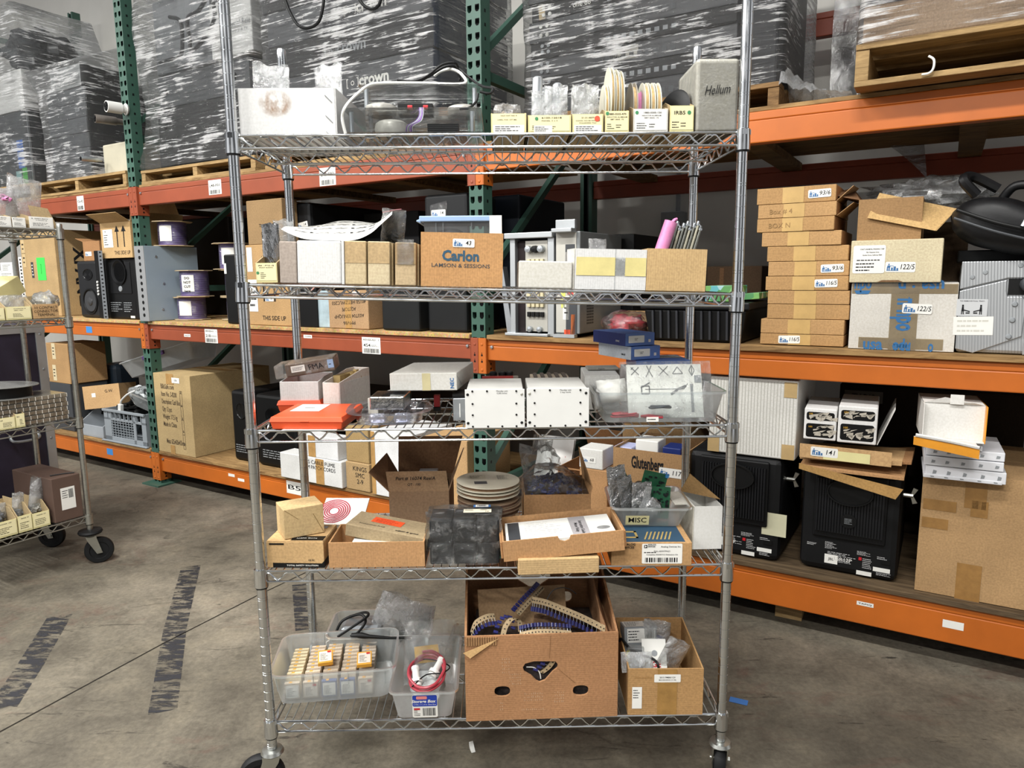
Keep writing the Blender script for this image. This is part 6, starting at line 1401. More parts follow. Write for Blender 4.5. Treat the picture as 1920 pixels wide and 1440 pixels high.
# ================================================================== top level of the racking: stretch-wrapped pallet loads
ZD = 1.9535
def pallet(lab, x0, x1, y0, y1, h=.115, F=R, z=ZD, mat=None):
 T = thing('pallet', lab, 'pallet', F, (x0, y0, z)); w = x1-x0; d = y1-y0; mat = mat or PALLET
 n = 7; bw = d/(n+.6*(n-1))
 for i in range(n):
  y = i*bw*1.6; b = B(); b.box(0, w, y, y+bw, h-.018, h); b.build('deck_board', mat, T, bevel=.002)
 for i in range(3):
  b = B(); x = (.0, w/2-.02, w-.04)[i]; b.box(x, x+.04, .004, d-.004, .018, h-.0185); b.build('stringer', mat, T, bevel=.002)
 for i in range(4):
  y = i*(d-bw)/3; b = B(); b.box(0, w, y, y+bw, 0, .0175); b.build('bottom_board', mat, T, bevel=.002)
 return h
def wrap(lab, x0, y0, z0, rings, seed=0, mat=None, amp=.012, n=72, power=6, group=None, top=True):
 """Stretch film round a load. rings: (z, xa, xb, ya, yb)."""
 T = thing('stretch_wrap', lab, 'stretch film', R, (x0, y0, z0), group=group or 'stretch film on the pallet loads')
 rs = []
 for (a, c) in zip(rings[:-1], rings[1:]):
  for k in range(8):
   t = k/8; rs.append([p+(q-p)*t for p, q in zip(a, c)])
 rs.append(list(rings[-1])); m = len(rs)-1
 rd = .03; per = []
 for cx, cy, a0 in ((1, 1, 0), (-1, 1, 90), (-1, -1, 180), (1, -1, 270)):
  for i in range(5): per.append((cx, cy, math.radians(a0+90*i/4)))
 # points round a rounded rectangle: five per corner, the rest along the sides
 seq = []
 for c in range(4):
  seq += [(per[c*5+i], None, 0) for i in range(5)]; seq += [(per[c*5+4], per[(c*5+5) % 20], (i+1)/14) for i in range(13)]
 n = len(seq)
 def f(u, v):
  i = min(m, int(v*m+.5)); z, xa, xb, ya, yb = rs[i]; q0, q1, t = seq[int(u*n+.5) % n]
  def P(q): return Vector((((xb-rd) if q[0] > 0 else (xa+rd))+rd*math.cos(q[2]), ((yb-rd) if q[1] > 0 else (ya+rd))+rd*math.sin(q[2]), z))
  p = P(q0) if q1 is None else P(q0).lerp(P(q1), t)
  nr = Vector((math.cos(q0[2]), math.sin(q0[2]), 0))
  q = noise.noise(Vector((p.x*3+seed, p.y*3, z*14)))*.6+noise.noise(Vector((p.x*8, p.y*8+seed, z*40)))*.4
  return tuple(p+nr*amp*max(-.25, q)+Vector((0, 0, amp*.5*noise.noise(Vector((p.x*3, p.y*3, seed+z*3))))))
 b = B(); b.grid(f, n, m, True)
 if top:
  b.grid(lambda u, v: tuple(Vector(f(u, 1)).lerp(Vector(((rings[-1][1]+rings[-1][2])/2, (rings[-1][3]+rings[-1][4])/2, rings[-1][0]+.01)), v)), n, 5, True)
 b.build('film', mat or WRAP, T, smooth=True); return T
def crate(name, lab, cat, t0, t1, y, z, d, h, mat, bev=.006, F=R, rz=0, group=None):
 T = thing(name, lab, cat, F, (t0, y, z), rz, group=group); b = B(); b.box(0, t1-t0, 0, d, 0, h); b.build('body', mat, T, bevel=bev); return T
# --- load beside the end upright: crate, white carton, black bag
h = pallet('wooden pallet under the crate and white carton, at the far end of the top level', -2.45, -1.33, .03, 1.0); zb = ZD+h+.001
c1 = R.zat(205, -1.4, .06)-zb
crate('equipment_case', 'tall dark grey case with blue and green stickers, bottom of the film-wrapped far load', 'case', -1.98, -1.36, .06, zb, .62, c1-.004, paint('3a3d40', .5, .1, .15))
T = bpy.data.objects['equipment_case']; Wc, Hc = .62, c1-.004
for (a, c, ww, hh, m) in ((.30, .42, .09, .2, paint('3f6fc0', .5, 0, .05)), (.36, .12, .07, .12, paint('4fb04a', .5, 0, .05)), (.2, .1, .08, .1, paint('7fa8a8', .5, 0, .05))): patch(T, face('front', Wc, .62, Hc, Wc*(.5+a*.9), Hc*c, .001), ww, hh, m, 'sticker')
b = B(); b.box(Wc-.006, Wc+.002, -.002, .01, 0, Hc); b.build('corner_trim', STEEL, T)
c2 = R.zat(128, -1.4, .06)-zb-c1
T = crate('cardboard_box', 'white carton with a round blue mark, on the dark grey case inside film', 'box', -2.0, -1.37, .055, zb+c1, .6, c2-.004, WCARD)
b = B(); b.tr(face('right', .63, .6, c2, .3, c2*.5, .001)); b.add([(.022*math.cos(2*PI*i/16), .022*math.sin(2*PI*i/16), 0) for i in range(16)], [tuple(range(16))]); b.build('blue_mark', LOGO, T, recalc=False)
T = thing('padded_bag', 'black and white bagged bundle bulging at the top of the far load', 'bag', R, (-1.72, .36, zb+c1+c2)); b = B(); blob(b, (0, 0, .215), .24, (1.1, .9, .72), 3, .35, 14); b.build('bag', paint('3a3c3e', .25, 0, .7, sc=9), T, smooth=True)
t0, t1 = -2.03, -1.335
wrap('clear stretch film over the grey case, white carton and bagged bundle', 0, 0, 0, [(zb+.002, t0, t1, .035, .72), (zb+c1*.5, t0, t1, .035, .72), (zb+c1+c2, t0, t1+.0, .03, .70), (zb+c1+c2+.2, -2.12, -1.36, .05, .69), (zb+c1+c2+.46, -2.08, -1.42, .06, .64)], 2)
# --- load of rack gear with a projector
h = pallet('wooden pallet under the rack gear, beside the slotted end upright', -1.29, -.12, .01, 1.0, .10); zb = ZD+h+.001
c1 = R.zat(168, -.8, .05)-zb
LG = paint('55585b', .45, .2, .15, sc=5)
n = 6; hh = c1/n
for k in range(n):
 T = crate('rack_unit', 'grey rack-mount unit in the film-wrapped stack, %s from the bottom' % ('first', 'second', 'third', 'fourth', 'fifth', 'topmost, sixth')[k], 'electronics', -1.06+.004*(k % 2), -.58, .05+.003*(k % 3), zb+k*hh+.0005, .45, hh-.0025, LG if k != 2 else DGREY, .004, group='grey rack units')
 b = B(); b.box(.479, .4805, .01, .44, .004, hh-.006); b.build('dark_flank', paint('242628', .4, 0, .3), T)
 if k in (1, 4): label(T, face('front', .48, .45, hh, .38, hh*.5, .0008), .05, .02, ((.1, .9, .2, .8, 2),), GREY)
c2 = R.zat(126, -.8, .05)-zb-c1
T = crate('rack_unit', 'pale grey unit with a black flank on top of the rack gear stack', 'electronics', -.98, -.60, .05, zb+c1, .4, c2, paint('a5a8a8', .4, .2, .08), .006); b = B(); b.box(.3805, .382, .0, .4, 0, c2); b.build('dark_flank', BLACK, T)
T = crate('cardboard_box', 'white bagged carton behind the pale grey unit', 'box', -1.05, -.60, .52, zb, .33, c1+c2+.12, card('c9c8c4', False, 0, .06))
T = crate('equipment_case', 'grey case behind the slotted upright with a cable hanging over it', 'case', -.48, -.13, .45, zb, .4, c1+.10, paint('5d5f60', .5, 0, .15))
def tubeR(lab, name, cat, u, v, y, L, r, mat, mat2, rz, stand=None):
 x, z = R.at(u, v, y); T = thing(name, lab, cat, R, (x, y, z), rz); b = B(); b.tube([(0, 0, 0), (L*.75, 0, 0), (L*.8, 0, 0), (L, 0, 0)], [r, r, r*.75, r*.7], 20); b.build('barrel', mat, T, smooth=True)
 b = B(); b.cyl((-.002, 0, 0), (.002, 0, 0), r*.82, n=18)
 for a in (.5, 2.6, 4.7): b.cyl((-.006, r*.42*math.cos(a), r*.42*math.sin(a)), (-.0021, r*.42*math.cos(a), r*.42*math.sin(a)), r*.3, n=12)
 b.build('lens_face', mat2, T); return T
T = tubeR('white cylindrical bullet camera with a dark three-lens face, fixed to the end upright', 'bullet_camera', 'camera', 199, 199, -.125, .115, .034, WHITE, BLACK, 1.42)
b = B(); b.cyl((.112, 0, 0), (.122, 0, 0), .036, .03, 18); b.build('mount', WHITE, T, smooth=True)
T = tubeR('grey camera barrel lying in film on the rack gear, below the white bullet camera', 'camera_barrel', 'camera', 178, 222, -.10, .16, .026, paint('77706a', .4, .2, .2), BLACK, 1.35)
T = tubeR('small silver camera near the pallet, under the rack gear film', 'camera_barrel', 'camera', 152, 297, -.09, .12, .016, STEEL, BLACK, 1.3)
T = crate('equipment_case', 'beige sloped unit standing beside the slotted upright, on the rack gear pallet', 'case', -.44, -.15, .06, zb, .3, R.zat(268, -.3, .06)-zb, paint('b9b39e', .5, 0, .06), .012)
wrap('clear stretch film round the rack gear, sagging toward the end upright', 0, 0, 0, [(zb+.002, -1.11, -.5, .015, .9), (zb+c1*.5, -1.10, -.53, .02, .88), (zb+c1, -1.15, -.52, .025, .88), (zb+c1+c2+.03, -1.30, -.53, .03, .88), (zb+c1+c2+.17, -1.30, -.52, .35, .88)], 5, WRAP2)
# --- bay 2, first load: gear under bright film
h = pallet('thin wooden pallet under the brightest film-wrapped load', .03, 1.1, .02, 1.0, .085); zb = ZD+h+.001
z_ = zb
for k, (t0, t1, y, d, hh, m, lb, nm) in enumerate(((.12, 1.02, .1, .6, .17, BLACK, 'black flight case at the base of the bright wrapped load', 'equipment_case'), (.10, 1.0, .12, .6, .20, BLACK, 'black amplifier above the black flight case', 'amplifier'), (.13, .98, .12, .6, .19, DGREY, 'dark amplifier in the middle of the bright wrapped load', 'amplifier'))):
 T = crate(nm, lb, 'electronics', t0, t1, y, z_, d, hh, m)
 if k:
  for q in (.08, .8):
   b = B(); b.lathe([(0, -.012), (.02, -.012), (.022, 0), (0, 0)], 18, (q*.9, 0, hh*.5), 'y'); b.build('dial', BLACK, T, smooth=True)
 z_ += hh+.002
zc = R.zat(140, .95, .1);
T = crate('cardboard_box', 'white carton printed Commercial in serif type, wrapped beside the dark gear', 'box', .72, 1.07, .08, z_, .5, .30, WCARD); prt(T, face('front', .35, .5, .3, .20, .16, .001), 'Commercial Rele', .05, GREY, w=.28); prt(T, face('front', .35, .5, .3, .24, .12, .001), 'OFFICE & TV', .028, GREY)
T = crate('equipment_case', 'grey case at the top of the bright wrapped load', 'case', .16, .70, .10, z_, .5, .42, paint('6d7073', .4, .2, .2))
T = crate('equipment_case', 'dark case capping the white Commercial carton', 'case', .74, 1.06, .09, z_+.303, .5, .20, DGREY)
def RP(u, v, y): x, z = R.at(u, v, y); return (x, y, z)
cable('thick black cable looped over the front of the bright wrapped load, inside the film', [RP(318, 32, .06), RP(338, 40, .05), RP(342, 80, .05), RP(338, 105, .05), RP(318, 112, .05), RP(300, 118, .055)], .011, BLACK, F=R, group='black cables in the bright wrapped load')
cable('second thick black cable of the bright wrapped load, hanging in a long loop', [RP(385, 0, .05), RP(372, 20, .05), RP(352, 35, .05), RP(356, 75, .05), RP(360, 95, .05), RP(385, 70, .05), RP(402, 35, .05), RP(400, 5, .05)], .011, BLACK, F=R, group='black cables in the bright wrapped load')
zt = z_+.52
wrap('bright creased stretch film round the gear with looped black cables', 0, 0, 0, [(zb+.002, .02, 1.10, .012, .75), (zb+.18, .05, 1.10, .035, .74), (zb+.35, .065, 1.09, .055, .74), (zb+.5, .06, 1.10, .035, .74), (z_+.25, .03, 1.10, .025, .72), (zt, .08, 1.09, .03, .7)], 9, None, .02)
# --- bay 2, second load: crown cartons
h = pallet('wooden pallet under the film-wrapped grey crown cartons', 1.18, 2.42, .02, 1.0, .085); zb = ZD+h+.001
GC = paint('3c3e42', .5, 0, .15, sc=3); NV = paint('22304c', .4, 0, .1)
hs = (.20, .17, .17, .17, .22); z_ = zb
for k, hh in enumerate(hs):
 t0 = 1.20+.02*(k % 2); t1 = 2.33-.01*(k % 2)
 T = crate('cardboard_box', 'grey crown carton with a dark blue flank, %s of the wrapped stack' % ('lowest', 'second layer', 'middle layer', 'fourth layer', 'top layer')[k], 'box', t0, t1, .05+.004*(k % 2), z_, .65, hh-.002, GC if k % 2 else BLACK, .004, group='crown cartons in the middle bay')
 b = B(); b.box(t1-t0, t1-t0+.001, .002, .648, .002, hh-.004); b.build('blue_flank', NV, T)
 M = face('front', t1-t0, .65, hh, (t1-t0)*(.55+.12*(k % 2)), hh*.5, .001)
 if k: prt(T, M, 'crown', .075, PAPER if k % 2 else GREY, bold=.03); prt(T, M @ tl(-.14, 0, 0), '[ o ]', .05, PAPER if k % 2 else GREY)
 z_ += hh
cable('black corded strap hanging in a loop on the crown cartons', [RP(535, 0, .008), RP(545, 25, .008), RP(560, 48, .008), RP(580, 52, .008), RP(598, 40, .008), RP(606, 10, .008), RP(607, -10, .008)], .0075, BLACK, F=R, group='black straps on the crown cartons')
cable('second black strap hanging near the top of the crown cartons', [RP(672, -5, .02), RP(682, 10, .02), RP(697, 17, .02), RP(710, 10, .02), RP(716, -8, .02)], .0075, BLACK, F=R, group='black straps on the crown cartons')
wrap('silvery stretch film round the crown cartons of the middle bay', 0, 0, 0, [(zb+.002, 1.17, 2.36, .025, .74), (zb+.4, 1.18, 2.355, .03, .735), (z_+.005, 1.18, 2.35, .03, .73)], 14, None, .010)
# --- bay 3, first load: rack gear with a red-panelled console
h = pallet('wooden pallet under the black rack gear and red console', 2.72, 3.85, .10, 1.05, .10, mat=PALLETD); zb = ZD+h+.001
z_ = zb
for k in range(7):
 hh = (.09, .075, .08, .065, .09, .07, .08)[k]; t0 = 2.78+.01*(k % 2); t1 = 3.68
 T = crate('rack_unit', 'black rack-mount unit in the wrapped pile under the red console, %s from the bottom' % ('first', 'second', 'third', 'fourth', 'fifth', 'sixth', 'seventh')[k], 'electronics', t0, t1, .14+.006*(k % 3), z_, .55, hh-.002, BLACK if k % 2 else paint('2a2b2e', .35, .2, .2), .003, group='black rack units in the bay nearest the camera')
 w = t1-t0
 for q in range(4):
  b = B(); b.lathe([(0, -.006), (.008, -.006), (.009, 0), (0, 0)], 12, (.06+.03*(q % 2), 0, hh*(.3+.4*(q//2))), 'y'); b.build('knob', WHITE if k in (4, 5) else GREY, T)
 b = B()
 for q in range(9): b.box(w*.4+q*.035, w*.4+q*.035+.02, -.001, 0, hh*.3, hh*.55)
 b.build('display_strip', GREY if k % 2 else DGREY, T)
 if k == 2: label(T, face('front', w, .55, hh, w*.5, hh*.5, .001, .02), .11, .05, ((.06, .5, .1, .9, 2),), paint('b9b6ad', .6, 0, 0))
 if k == 5: label(T, face('front', w, .55, hh, .05, hh*.5, .001, .05), .03, .06, (), paint('b6a178', .6, 0, .05)); prt(T, face('front', w, .55, hh, w*.26, hh*.5, .001), '- one 88', .03, PAPER)
 z_ += hh
T = thing('mixing_console', 'console with red panel, grey keys and jog wheel, on the black rack units', 'console', R, (3.10, .10, z_+.002)); w = .62; hh = .30
b = B(); b.box(0, w, 0, .5, 0, hh); b.build('body', paint('a79d9d', .45, .2, .06), T, bevel=.006)
b = B(); b.box(.004, w*.55, -.002, 0, .006, hh*.62); b.build('red_panel', paint('b12a35', .4, 0, .1), T)
for r in range(3):
 b = B()
 for q in range(12): b.box(.02+q*.028, .04+q*.028, -.004, 0, hh*(.68+.1*r), hh*(.74+.1*r))
 b.build('key_row', DGREY, T, bevel=.001)
b = B(); b.lathe([(0, -.02), (.045, -.018), (.05, 0), (0, 0)], 26, (w*.74, 0, hh*.5), 'y'); b.build('jog_wheel', GREY, T, smooth=True)
b = B(); b.box(w*.85, w*.985, -.003, 0, hh*.1, hh*.55); b.build('dark_panel', BLACK, T)
for q in range(2): b = B(); b.lathe([(0, -.008), (.013, -.008), (.014, -.003), (0, -.003)], 14, (w*.89+q*.04, 0, hh*.25), 'y'); b.build('socket', STEEL, T, smooth=True)
T = crate('speaker_cabinet', 'tall black cabinet in film at the end of the wrapped rack gear', 'speaker', 3.69, 3.83, .15, zb, .55, .53, paint('22242a', .5, 0, .1), .01)
wrap('streaky stretch film round the black rack units and red console', 0, 0, 0, [(zb+.002, 2.755, 3.86, .115, .80), (zb+.3, 2.765, 3.86, .11, .79), (z_, 2.765, 3.86, .075, .78), (z_+.36, 2.765, 3.86, .07, .76)], 21, WRAP2, .010)
T = thing('plastic_film', 'sheet of grey film sagging from the wrapped rack gear toward the wall', 'plastic film', R, (3.89, 1.02, ZD+.06))
b = B(); b.grid(lambda u, v: (.0+.42*u*(1-.35*v), .03*noise.noise(Vector((u*4, v*4, 1)))+.1*u, .02+v*.95-.25*u*u*(1-v*.5)), 20, 24); b.build('film', clear('hanging_film', 'c9c9c9', .35, .75, .14, .18, bm=.6, white=.6, diff='8f8f8e', sc=14), T, smooth=True)
T = thing('plastic_film', 'crumpled clear film lying on the deck edge between two wrapped loads', 'plastic film', R, (3.862, .03, ZD+.003))
b = B(); b.grid(lambda u, v: (.235*u, .28*v, .004+.11*(1-u)**1.5*math.sin(PI*min(1, v+.15))*(1+.6*noise.noise(Vector((u*5, v*5, 3))))+.015*noise.noise(Vector((u*12, v*12, 5)))+.012), 24, 18); b.build('film', FILM2, T, smooth=True)
# --- bay 3, second load: crown carton pushed forward on its pallet
b0 = .155
h = pallet('pale wooden pallet overhanging the orange beam, under the big crown carton', 4.12, 5.15, -.09, .9, .13); zb = ZD+h+.001
c1 = .17
T = crate('cardboard_box', 'tan carton layer under the big crown carton, in film', 'box', 4.135, 5.13, -.075, zb, .8, .115, card('b39474', True))
T = crate('cardboard_box', 'grey crown carton in film, pushed to the front of the bay nearest the camera', 'box', 4.15, 5.12, -.07, zb+.118, .8, .19, paint('8c8f96', .45, 0, .1, sc=3)); prt(T, face('front', .97, .8, .19, .27, .125, .001), 'crown', .085, paint('4a4c52', .6, 0, 0), bold=.03); prt(T, face('front', .97, .8, .19, .1, .125, .001), '[ o ]', .05, paint('4a4c52', .6, 0, 0)); b = B(); b.box(.001, .969, -.0008, 0, .0, .055); b.build('dark_band', paint('3a3d46', .5, 0, .1), T)
T = crate('cardboard_box', 'upper crown carton in the load pushed to the front', 'box', 4.16, 5.12, -.065, zb+.31, .8, .40, paint('8c8f96', .45, 0, .1, sc=3))
wrap('tight stretch film round the crown carton pushed to the front', 0, 0, 0, [(zb+.002, 4.118, 5.16, -.096, .76), (zb+.1, 4.12, 5.15, -.095, .75), (zb+.4, 4.135, 5.14, -.088, .75), (zb+.72, 4.145, 5.14, -.083, .75)], 31, None, .006)
cable('bit of white string hanging from the film over the pale pallet', [RP(1741, 105, -.10), RP(1751, 112, -.10), RP(1750, 128, -.10), RP(1742, 137, -.10), RP(1728, 140, -.10)], .0035, PAPER, F=R, cat='string', name='string')
# --- wall
T = thing('junction_box', 'grey electrical box with a conduit on the wall behind the racking', 'electrical box', R, (R.xat(1240, 1.33, 1.7), 1.32, 1.585)); b = B(); b.box(0, .125, 0, .095, 0, .135); b.build('housing', GREY, T, bevel=.004); b = B(); b.cyl((.085, .05, .135), (.085, .05, .9), .013, n=12); b.build('conduit', GREY, T, smooth=True)
b = B(); b.tube([(0, 0, 0), (.1, 0, .01)], .004, 5);
# ================================================================== middle level of the racking
zm = 1.0975
def front_box(name, lab, cat, u0, u1, vt, y, d, mat, z=None, F=R, rz=0, group=None, top='flat', bev=.004, ry=0, dz=.0005, **k):
 """A box whose front face spans image columns u0-u1 at depth y and reaches up to row vt."""
 z = (zm if z is None else z)+dz
 T, w, h = place(F, name, lab, cat, u0, u1, vt, y, z, rz=rz, ry=ry, group=group)
 if top is None: return T, w, h
 if top == 'shape': return T, w, h
 carton(T, w, d, h, mat, top, bev=bev, **k); return T, w, h
def speaker_front(T, w, d, h, mat, woofer=None, port=None, port_w=None):
 b = B(); b.box(0, w, 0, d, 0, h); b.build('cabinet', mat, T, bevel=.02)
 if woofer:
  cx, cz, r = woofer; b = B(); b.lathe([(r, .0), (r*1.0, -.006), (r*.9, -.007), (r*.86, 0), (r*.8, -.004), (r*.7, -.002)], 32, (cx, 0, cz), 'y'); b.build('surround', BLACK, T, smooth=True)
  b = B(); b.lathe([(r*.8, -.0035), (r*.34, -.001), (r*.30, -.009), (r*.16, -.014), (0, -.015)], 28, (cx, 0, cz), 'y'); b.build('woofer_cone', paint('3a3b3d', .35, 0, .1), T, smooth=True)
 if port:
  cx, cz, rx, rz_ = port; b = B(); b.lathe([(1, 0), (.98, -.004), (.9, -.0045), (.82, -.001), (.0, -.0012)], 28, (0, 0, 0), 'y'); b.v = [Vector((cx+v.x*rx, v.y, cz+v.z*rz_)) for v in b.v]; b.build('horn', paint('101112', .25, 0, 0), T, smooth=True)
# bay beside the cart
T, w, h = front_box('cardboard_box', 'huge brown XPAND carton with a green sticker, standing behind the wire cart', 'box', 52, 116, 432, .10, .75, card('b79763', True))
patch(T, face('front', w, .75, h, w*.56, h*.55, .001), .12, .17, paint('46e05a', .5, 0, 0), 'green_sticker'); prt(T, face('front', w, .75, h, w*.56, h*.55, .002, PI/2), 'FRAGILE', .02, paint('1f7a30', .6, 0, 0))
label(T, face('front', w, .75, h, w*.30, h*.54, .001), .035, .12, ((.2, .8, .1, .9, 4),), DGREY, PAPER);
for q in (.82, .66): label(T, face('front', w, .75, h, w*.08, h*q, .001), .05, .11, ((.2, .8, .2, .8, 2),), paint('c9b083', .7, 0, 0))
prt(T, face('right', w, .75, h, .17, h*.52, .001, -PI/2), 'XPAN', .13, INK, bold=.03); b = B(); b.tr(face('right', w, .75, h, .20, h*.17, .001)); rrect(b, .12, .10, .02); b.mt(1); rrect(b, .10, .08, .015, .0004); b.build('printed_emblem', [INK, card('b79763', True)], T, recalc=False)
T, w, h = front_box('speaker', 'black studio monitor with a woofer and port, beside the XPAND carton', 'speaker', 152, 189, 489, .07, .26, None, top=None); speaker_front(T, w, .26, h, paint('2b2c2e', .45, 0, .1), (w*.58, h*.29, w*.36), (w*.56, h*.76, w*.24, h*.10)); SPZ = zm+h+.001
T, w, h = front_box('cardboard_box', 'small brown carton with open flaps standing on the studio monitor', 'box', 158, 189, 452, .09, .2, BROWN2, z=SPZ, top='open', flaps={'left': (165, .10), 'back': (100, .12)})
stock_label(T, face('front', w, .2, h, w*.3, h*.35, .001), .08, ' ')
T, w, h = front_box('rack_rail', 'perforated steel rack rail standing on end beside the subwoofer', 'rail', 195, 203, 470, .02, .006, STEEL, top=None); b = B(); b.box(0, w, 0, .003, 0, h); b.box(0, .003, .003, .03, 0, h); b.build('rail', STEEL, T)
b = B(); n = 18
for i in range(n): b.box(w*.3, w*.72, -.0006, 0, h*(i+.35)/n, h*(i+.72)/n)
b.build('square_holes', BLACK, T)
T, w, h = front_box('rack_unit', 'black equipment side with white studs, next to the perforated rail', 'panel', 187, 194, 470, .05, .3, BLACK, top='flat'); b = B()
for q in range(5): b.cyl((w*.4, -.006, h*(.36+.045*q)), (w*.4, 0, h*(.36+.045*q)), .008, n=10)
b.build('studs', WHITE, T)
T, w, h = front_box('subwoofer', 'black subwoofer with a round port and small badge, under the THIS SIDE UP carton', 'speaker', 204, 262, 484, .06, .5, None, top=None); b = B(); b.box(0, w, 0, .45, 0, h); b.build('cabinet', BLACK, T, bevel=.012)
b = B(); b.box(w*.16, w*.84, -.004, 0, h*.42, h*.93); b.build('raised_panel', paint('1c1d1f', .4, 0, .1), T, bevel=.003); b = B(); b.lathe([(w*.24, -.004), (w*.235, -.012), (w*.2, -.012), (w*.17, -.003), (0, -.003)], 30, (w*.5, 0, h*.77), 'y'); b.build('port', paint('0d0d0e', .2, 0, 0), T, smooth=True); b = B(); b.lathe([(0, -.009), (.018, -.008), (.02, -.004)], 16, (w*.5, 0, h*.5), 'y'); b.build('badge', GREY, T, smooth=True)
label(T, face('front', w, .45, h, w*.5, h*.2, .001), w*.85, h*.22, ((.05, .5, .1, .9, 5), (.55, .95, .1, .9, 5)), BLACK, GREY, 'control_plate'); label(T, face('front', w, .45, h, w*.8, h*.04, .001), .05, .015); SBZ = zm+h
T, w, h = front_box('cardboard_box', 'worn carton marked THIS SIDE UP with two arrows, flaps open, on the subwoofer', 'box', 193, 249, 416, .04, .38, card('bf9a62', True, 2), z=SBZ, top='open', flaps={'front': (150, .10), 'right': (100, .06), 'back': (70, .16)}, dz=.001)
def arrow(b, x, z, s): b.quad((x-.006*s, z, 0), (x+.006*s, z, 0), (x+.006*s, z+.12*s, 0), (x-.006*s, z+.12*s, 0)); b.add([(x-.03*s, z+.115*s, 0), (x+.03*s, z+.115*s, 0), (x, z+.16*s, 0)], [(0, 1, 2)])
b = B(); b.tr(face('front', w, .38, h, 0, 0, .001)); arrow(b, w*.55, h*.30, h*.0037*1000/1000*1.0/.22*.9 if False else h/.27); arrow(b, w*.77, h*.30, h/.27); b.build('printed_arrows', INK, T, recalc=False)
prt(T, face('front', w, .38, h, w*.68, h*.14, .001), 'THIS SIDE UP', .035, INK, w=w*.52); label(T, face('front', w, .38, h, w*.24, h*.55, .0012), w*.32, h*.5, ((.08, .6, .1, .75, 5),), tx=(('THR', .25, .88, .09),))
# behind the cart posts
for (u0, u1, vt, vb, m, lb, nm) in ((2, 27, 492, 512, 'e6e6e6', 'white box on top of a small pile beside the blue binder', 'cardboard_box'), (0, 30, 507, 532, 'dadbde', 'white box under another at the small pile beside the blue binder', 'cardboard_box')):
 x0 = R.xat(u0, .18, 1.3); z0 = R.zat(vb, x0, .18)
 T, w, h = front_box(nm, lb, 'box', u0, u1, vt, .18, .2, card(m, False, 0, .04), z=z0); label(T, face('front', w, .2, h, w*.5, h*.5, .001), w*.8, h*.8, ((.1, .9, .1, .9, 4),), PAPER, GREY)
zq = z0
T, w, h = front_box('cardboard_box', 'brown carton underneath the small white boxes beside the blue binder', 'box', -12, 31, 560, .17, .3, BROWN2, top='flat'); zt_ = R.zat(532, R.xat(15, .18, 1.3), .18)
T, w, h = front_box('speaker', 'small black desktop speaker under the white boxes behind the cart', 'speaker', 5, 26, 533, .18, .15, None, z=zm+h+.001, top=None); speaker_front(T, w, .15, h, BLACK, (w*.5, h*.45, w*.34))
T, w, h = front_box('ring_binder', 'blue binder with a printed white spine against the XPAND carton', 'binder', 37, 44, 490, .12, .25, paint('2f5ea0', .4, 0, .05)); T2, w, h = front_box('ring_binder', 'white spiral binder with a dark tick strip against the XPAND carton', 'binder', 45, 51, 482, .11, .25, PAPER)
b = B()
for q in range(16): b.box(w*.45, w*.9, -.0006, 0, h*(.04+.06*q), h*(.07+.06*q))
b.build('tick_strip', INK, T2)
# bay 2: chassis and wire spools
x0 = R.xat(265, .0, 1.3); x1 = R.xat(283, .0, 1.3); h = R.zat(461, x1, 0)-zm; w = x1-x0
T = thing('rack_chassis', 'pale blue-grey steel rack chassis standing on end next to the slotted upright', 'electronics', R, (x0, -.026, zm+.0006)); XS = .0135-x0
LBG = paint('9fb0be', .45, .25, .05, sc=3); b = B(); b.box(XS, XS+.05, .003, .38, 0, h); b.build('side_plate', LBG, T, bevel=.003)
b = B(); b.box(0, XS+.05, 0, .0028, -.0, h); b.build('front_flange', paint('a3a5a6', .4, .4, .05), T)
b = B(); r_ = random.Random(2)
for q in range(11): b.lathe([(0, -.0008), (.012, -.0008), (.012, 0)], 10, (w*.5, 0, h*(.08+.085*q)), 'y')
b.build('slots', BLACK, T)
for (a, c) in ((.08, .86), (.12, .5), (.1, .15)): b = B(); b.lathe([(0, XS+.055), (.008, XS+.054), (.009, XS+.05)], 12, (0, a, h*c), 'x'); b.build('screw', STEEL, T, smooth=True)
SPF = card('b7a27c', False, 0, .12)
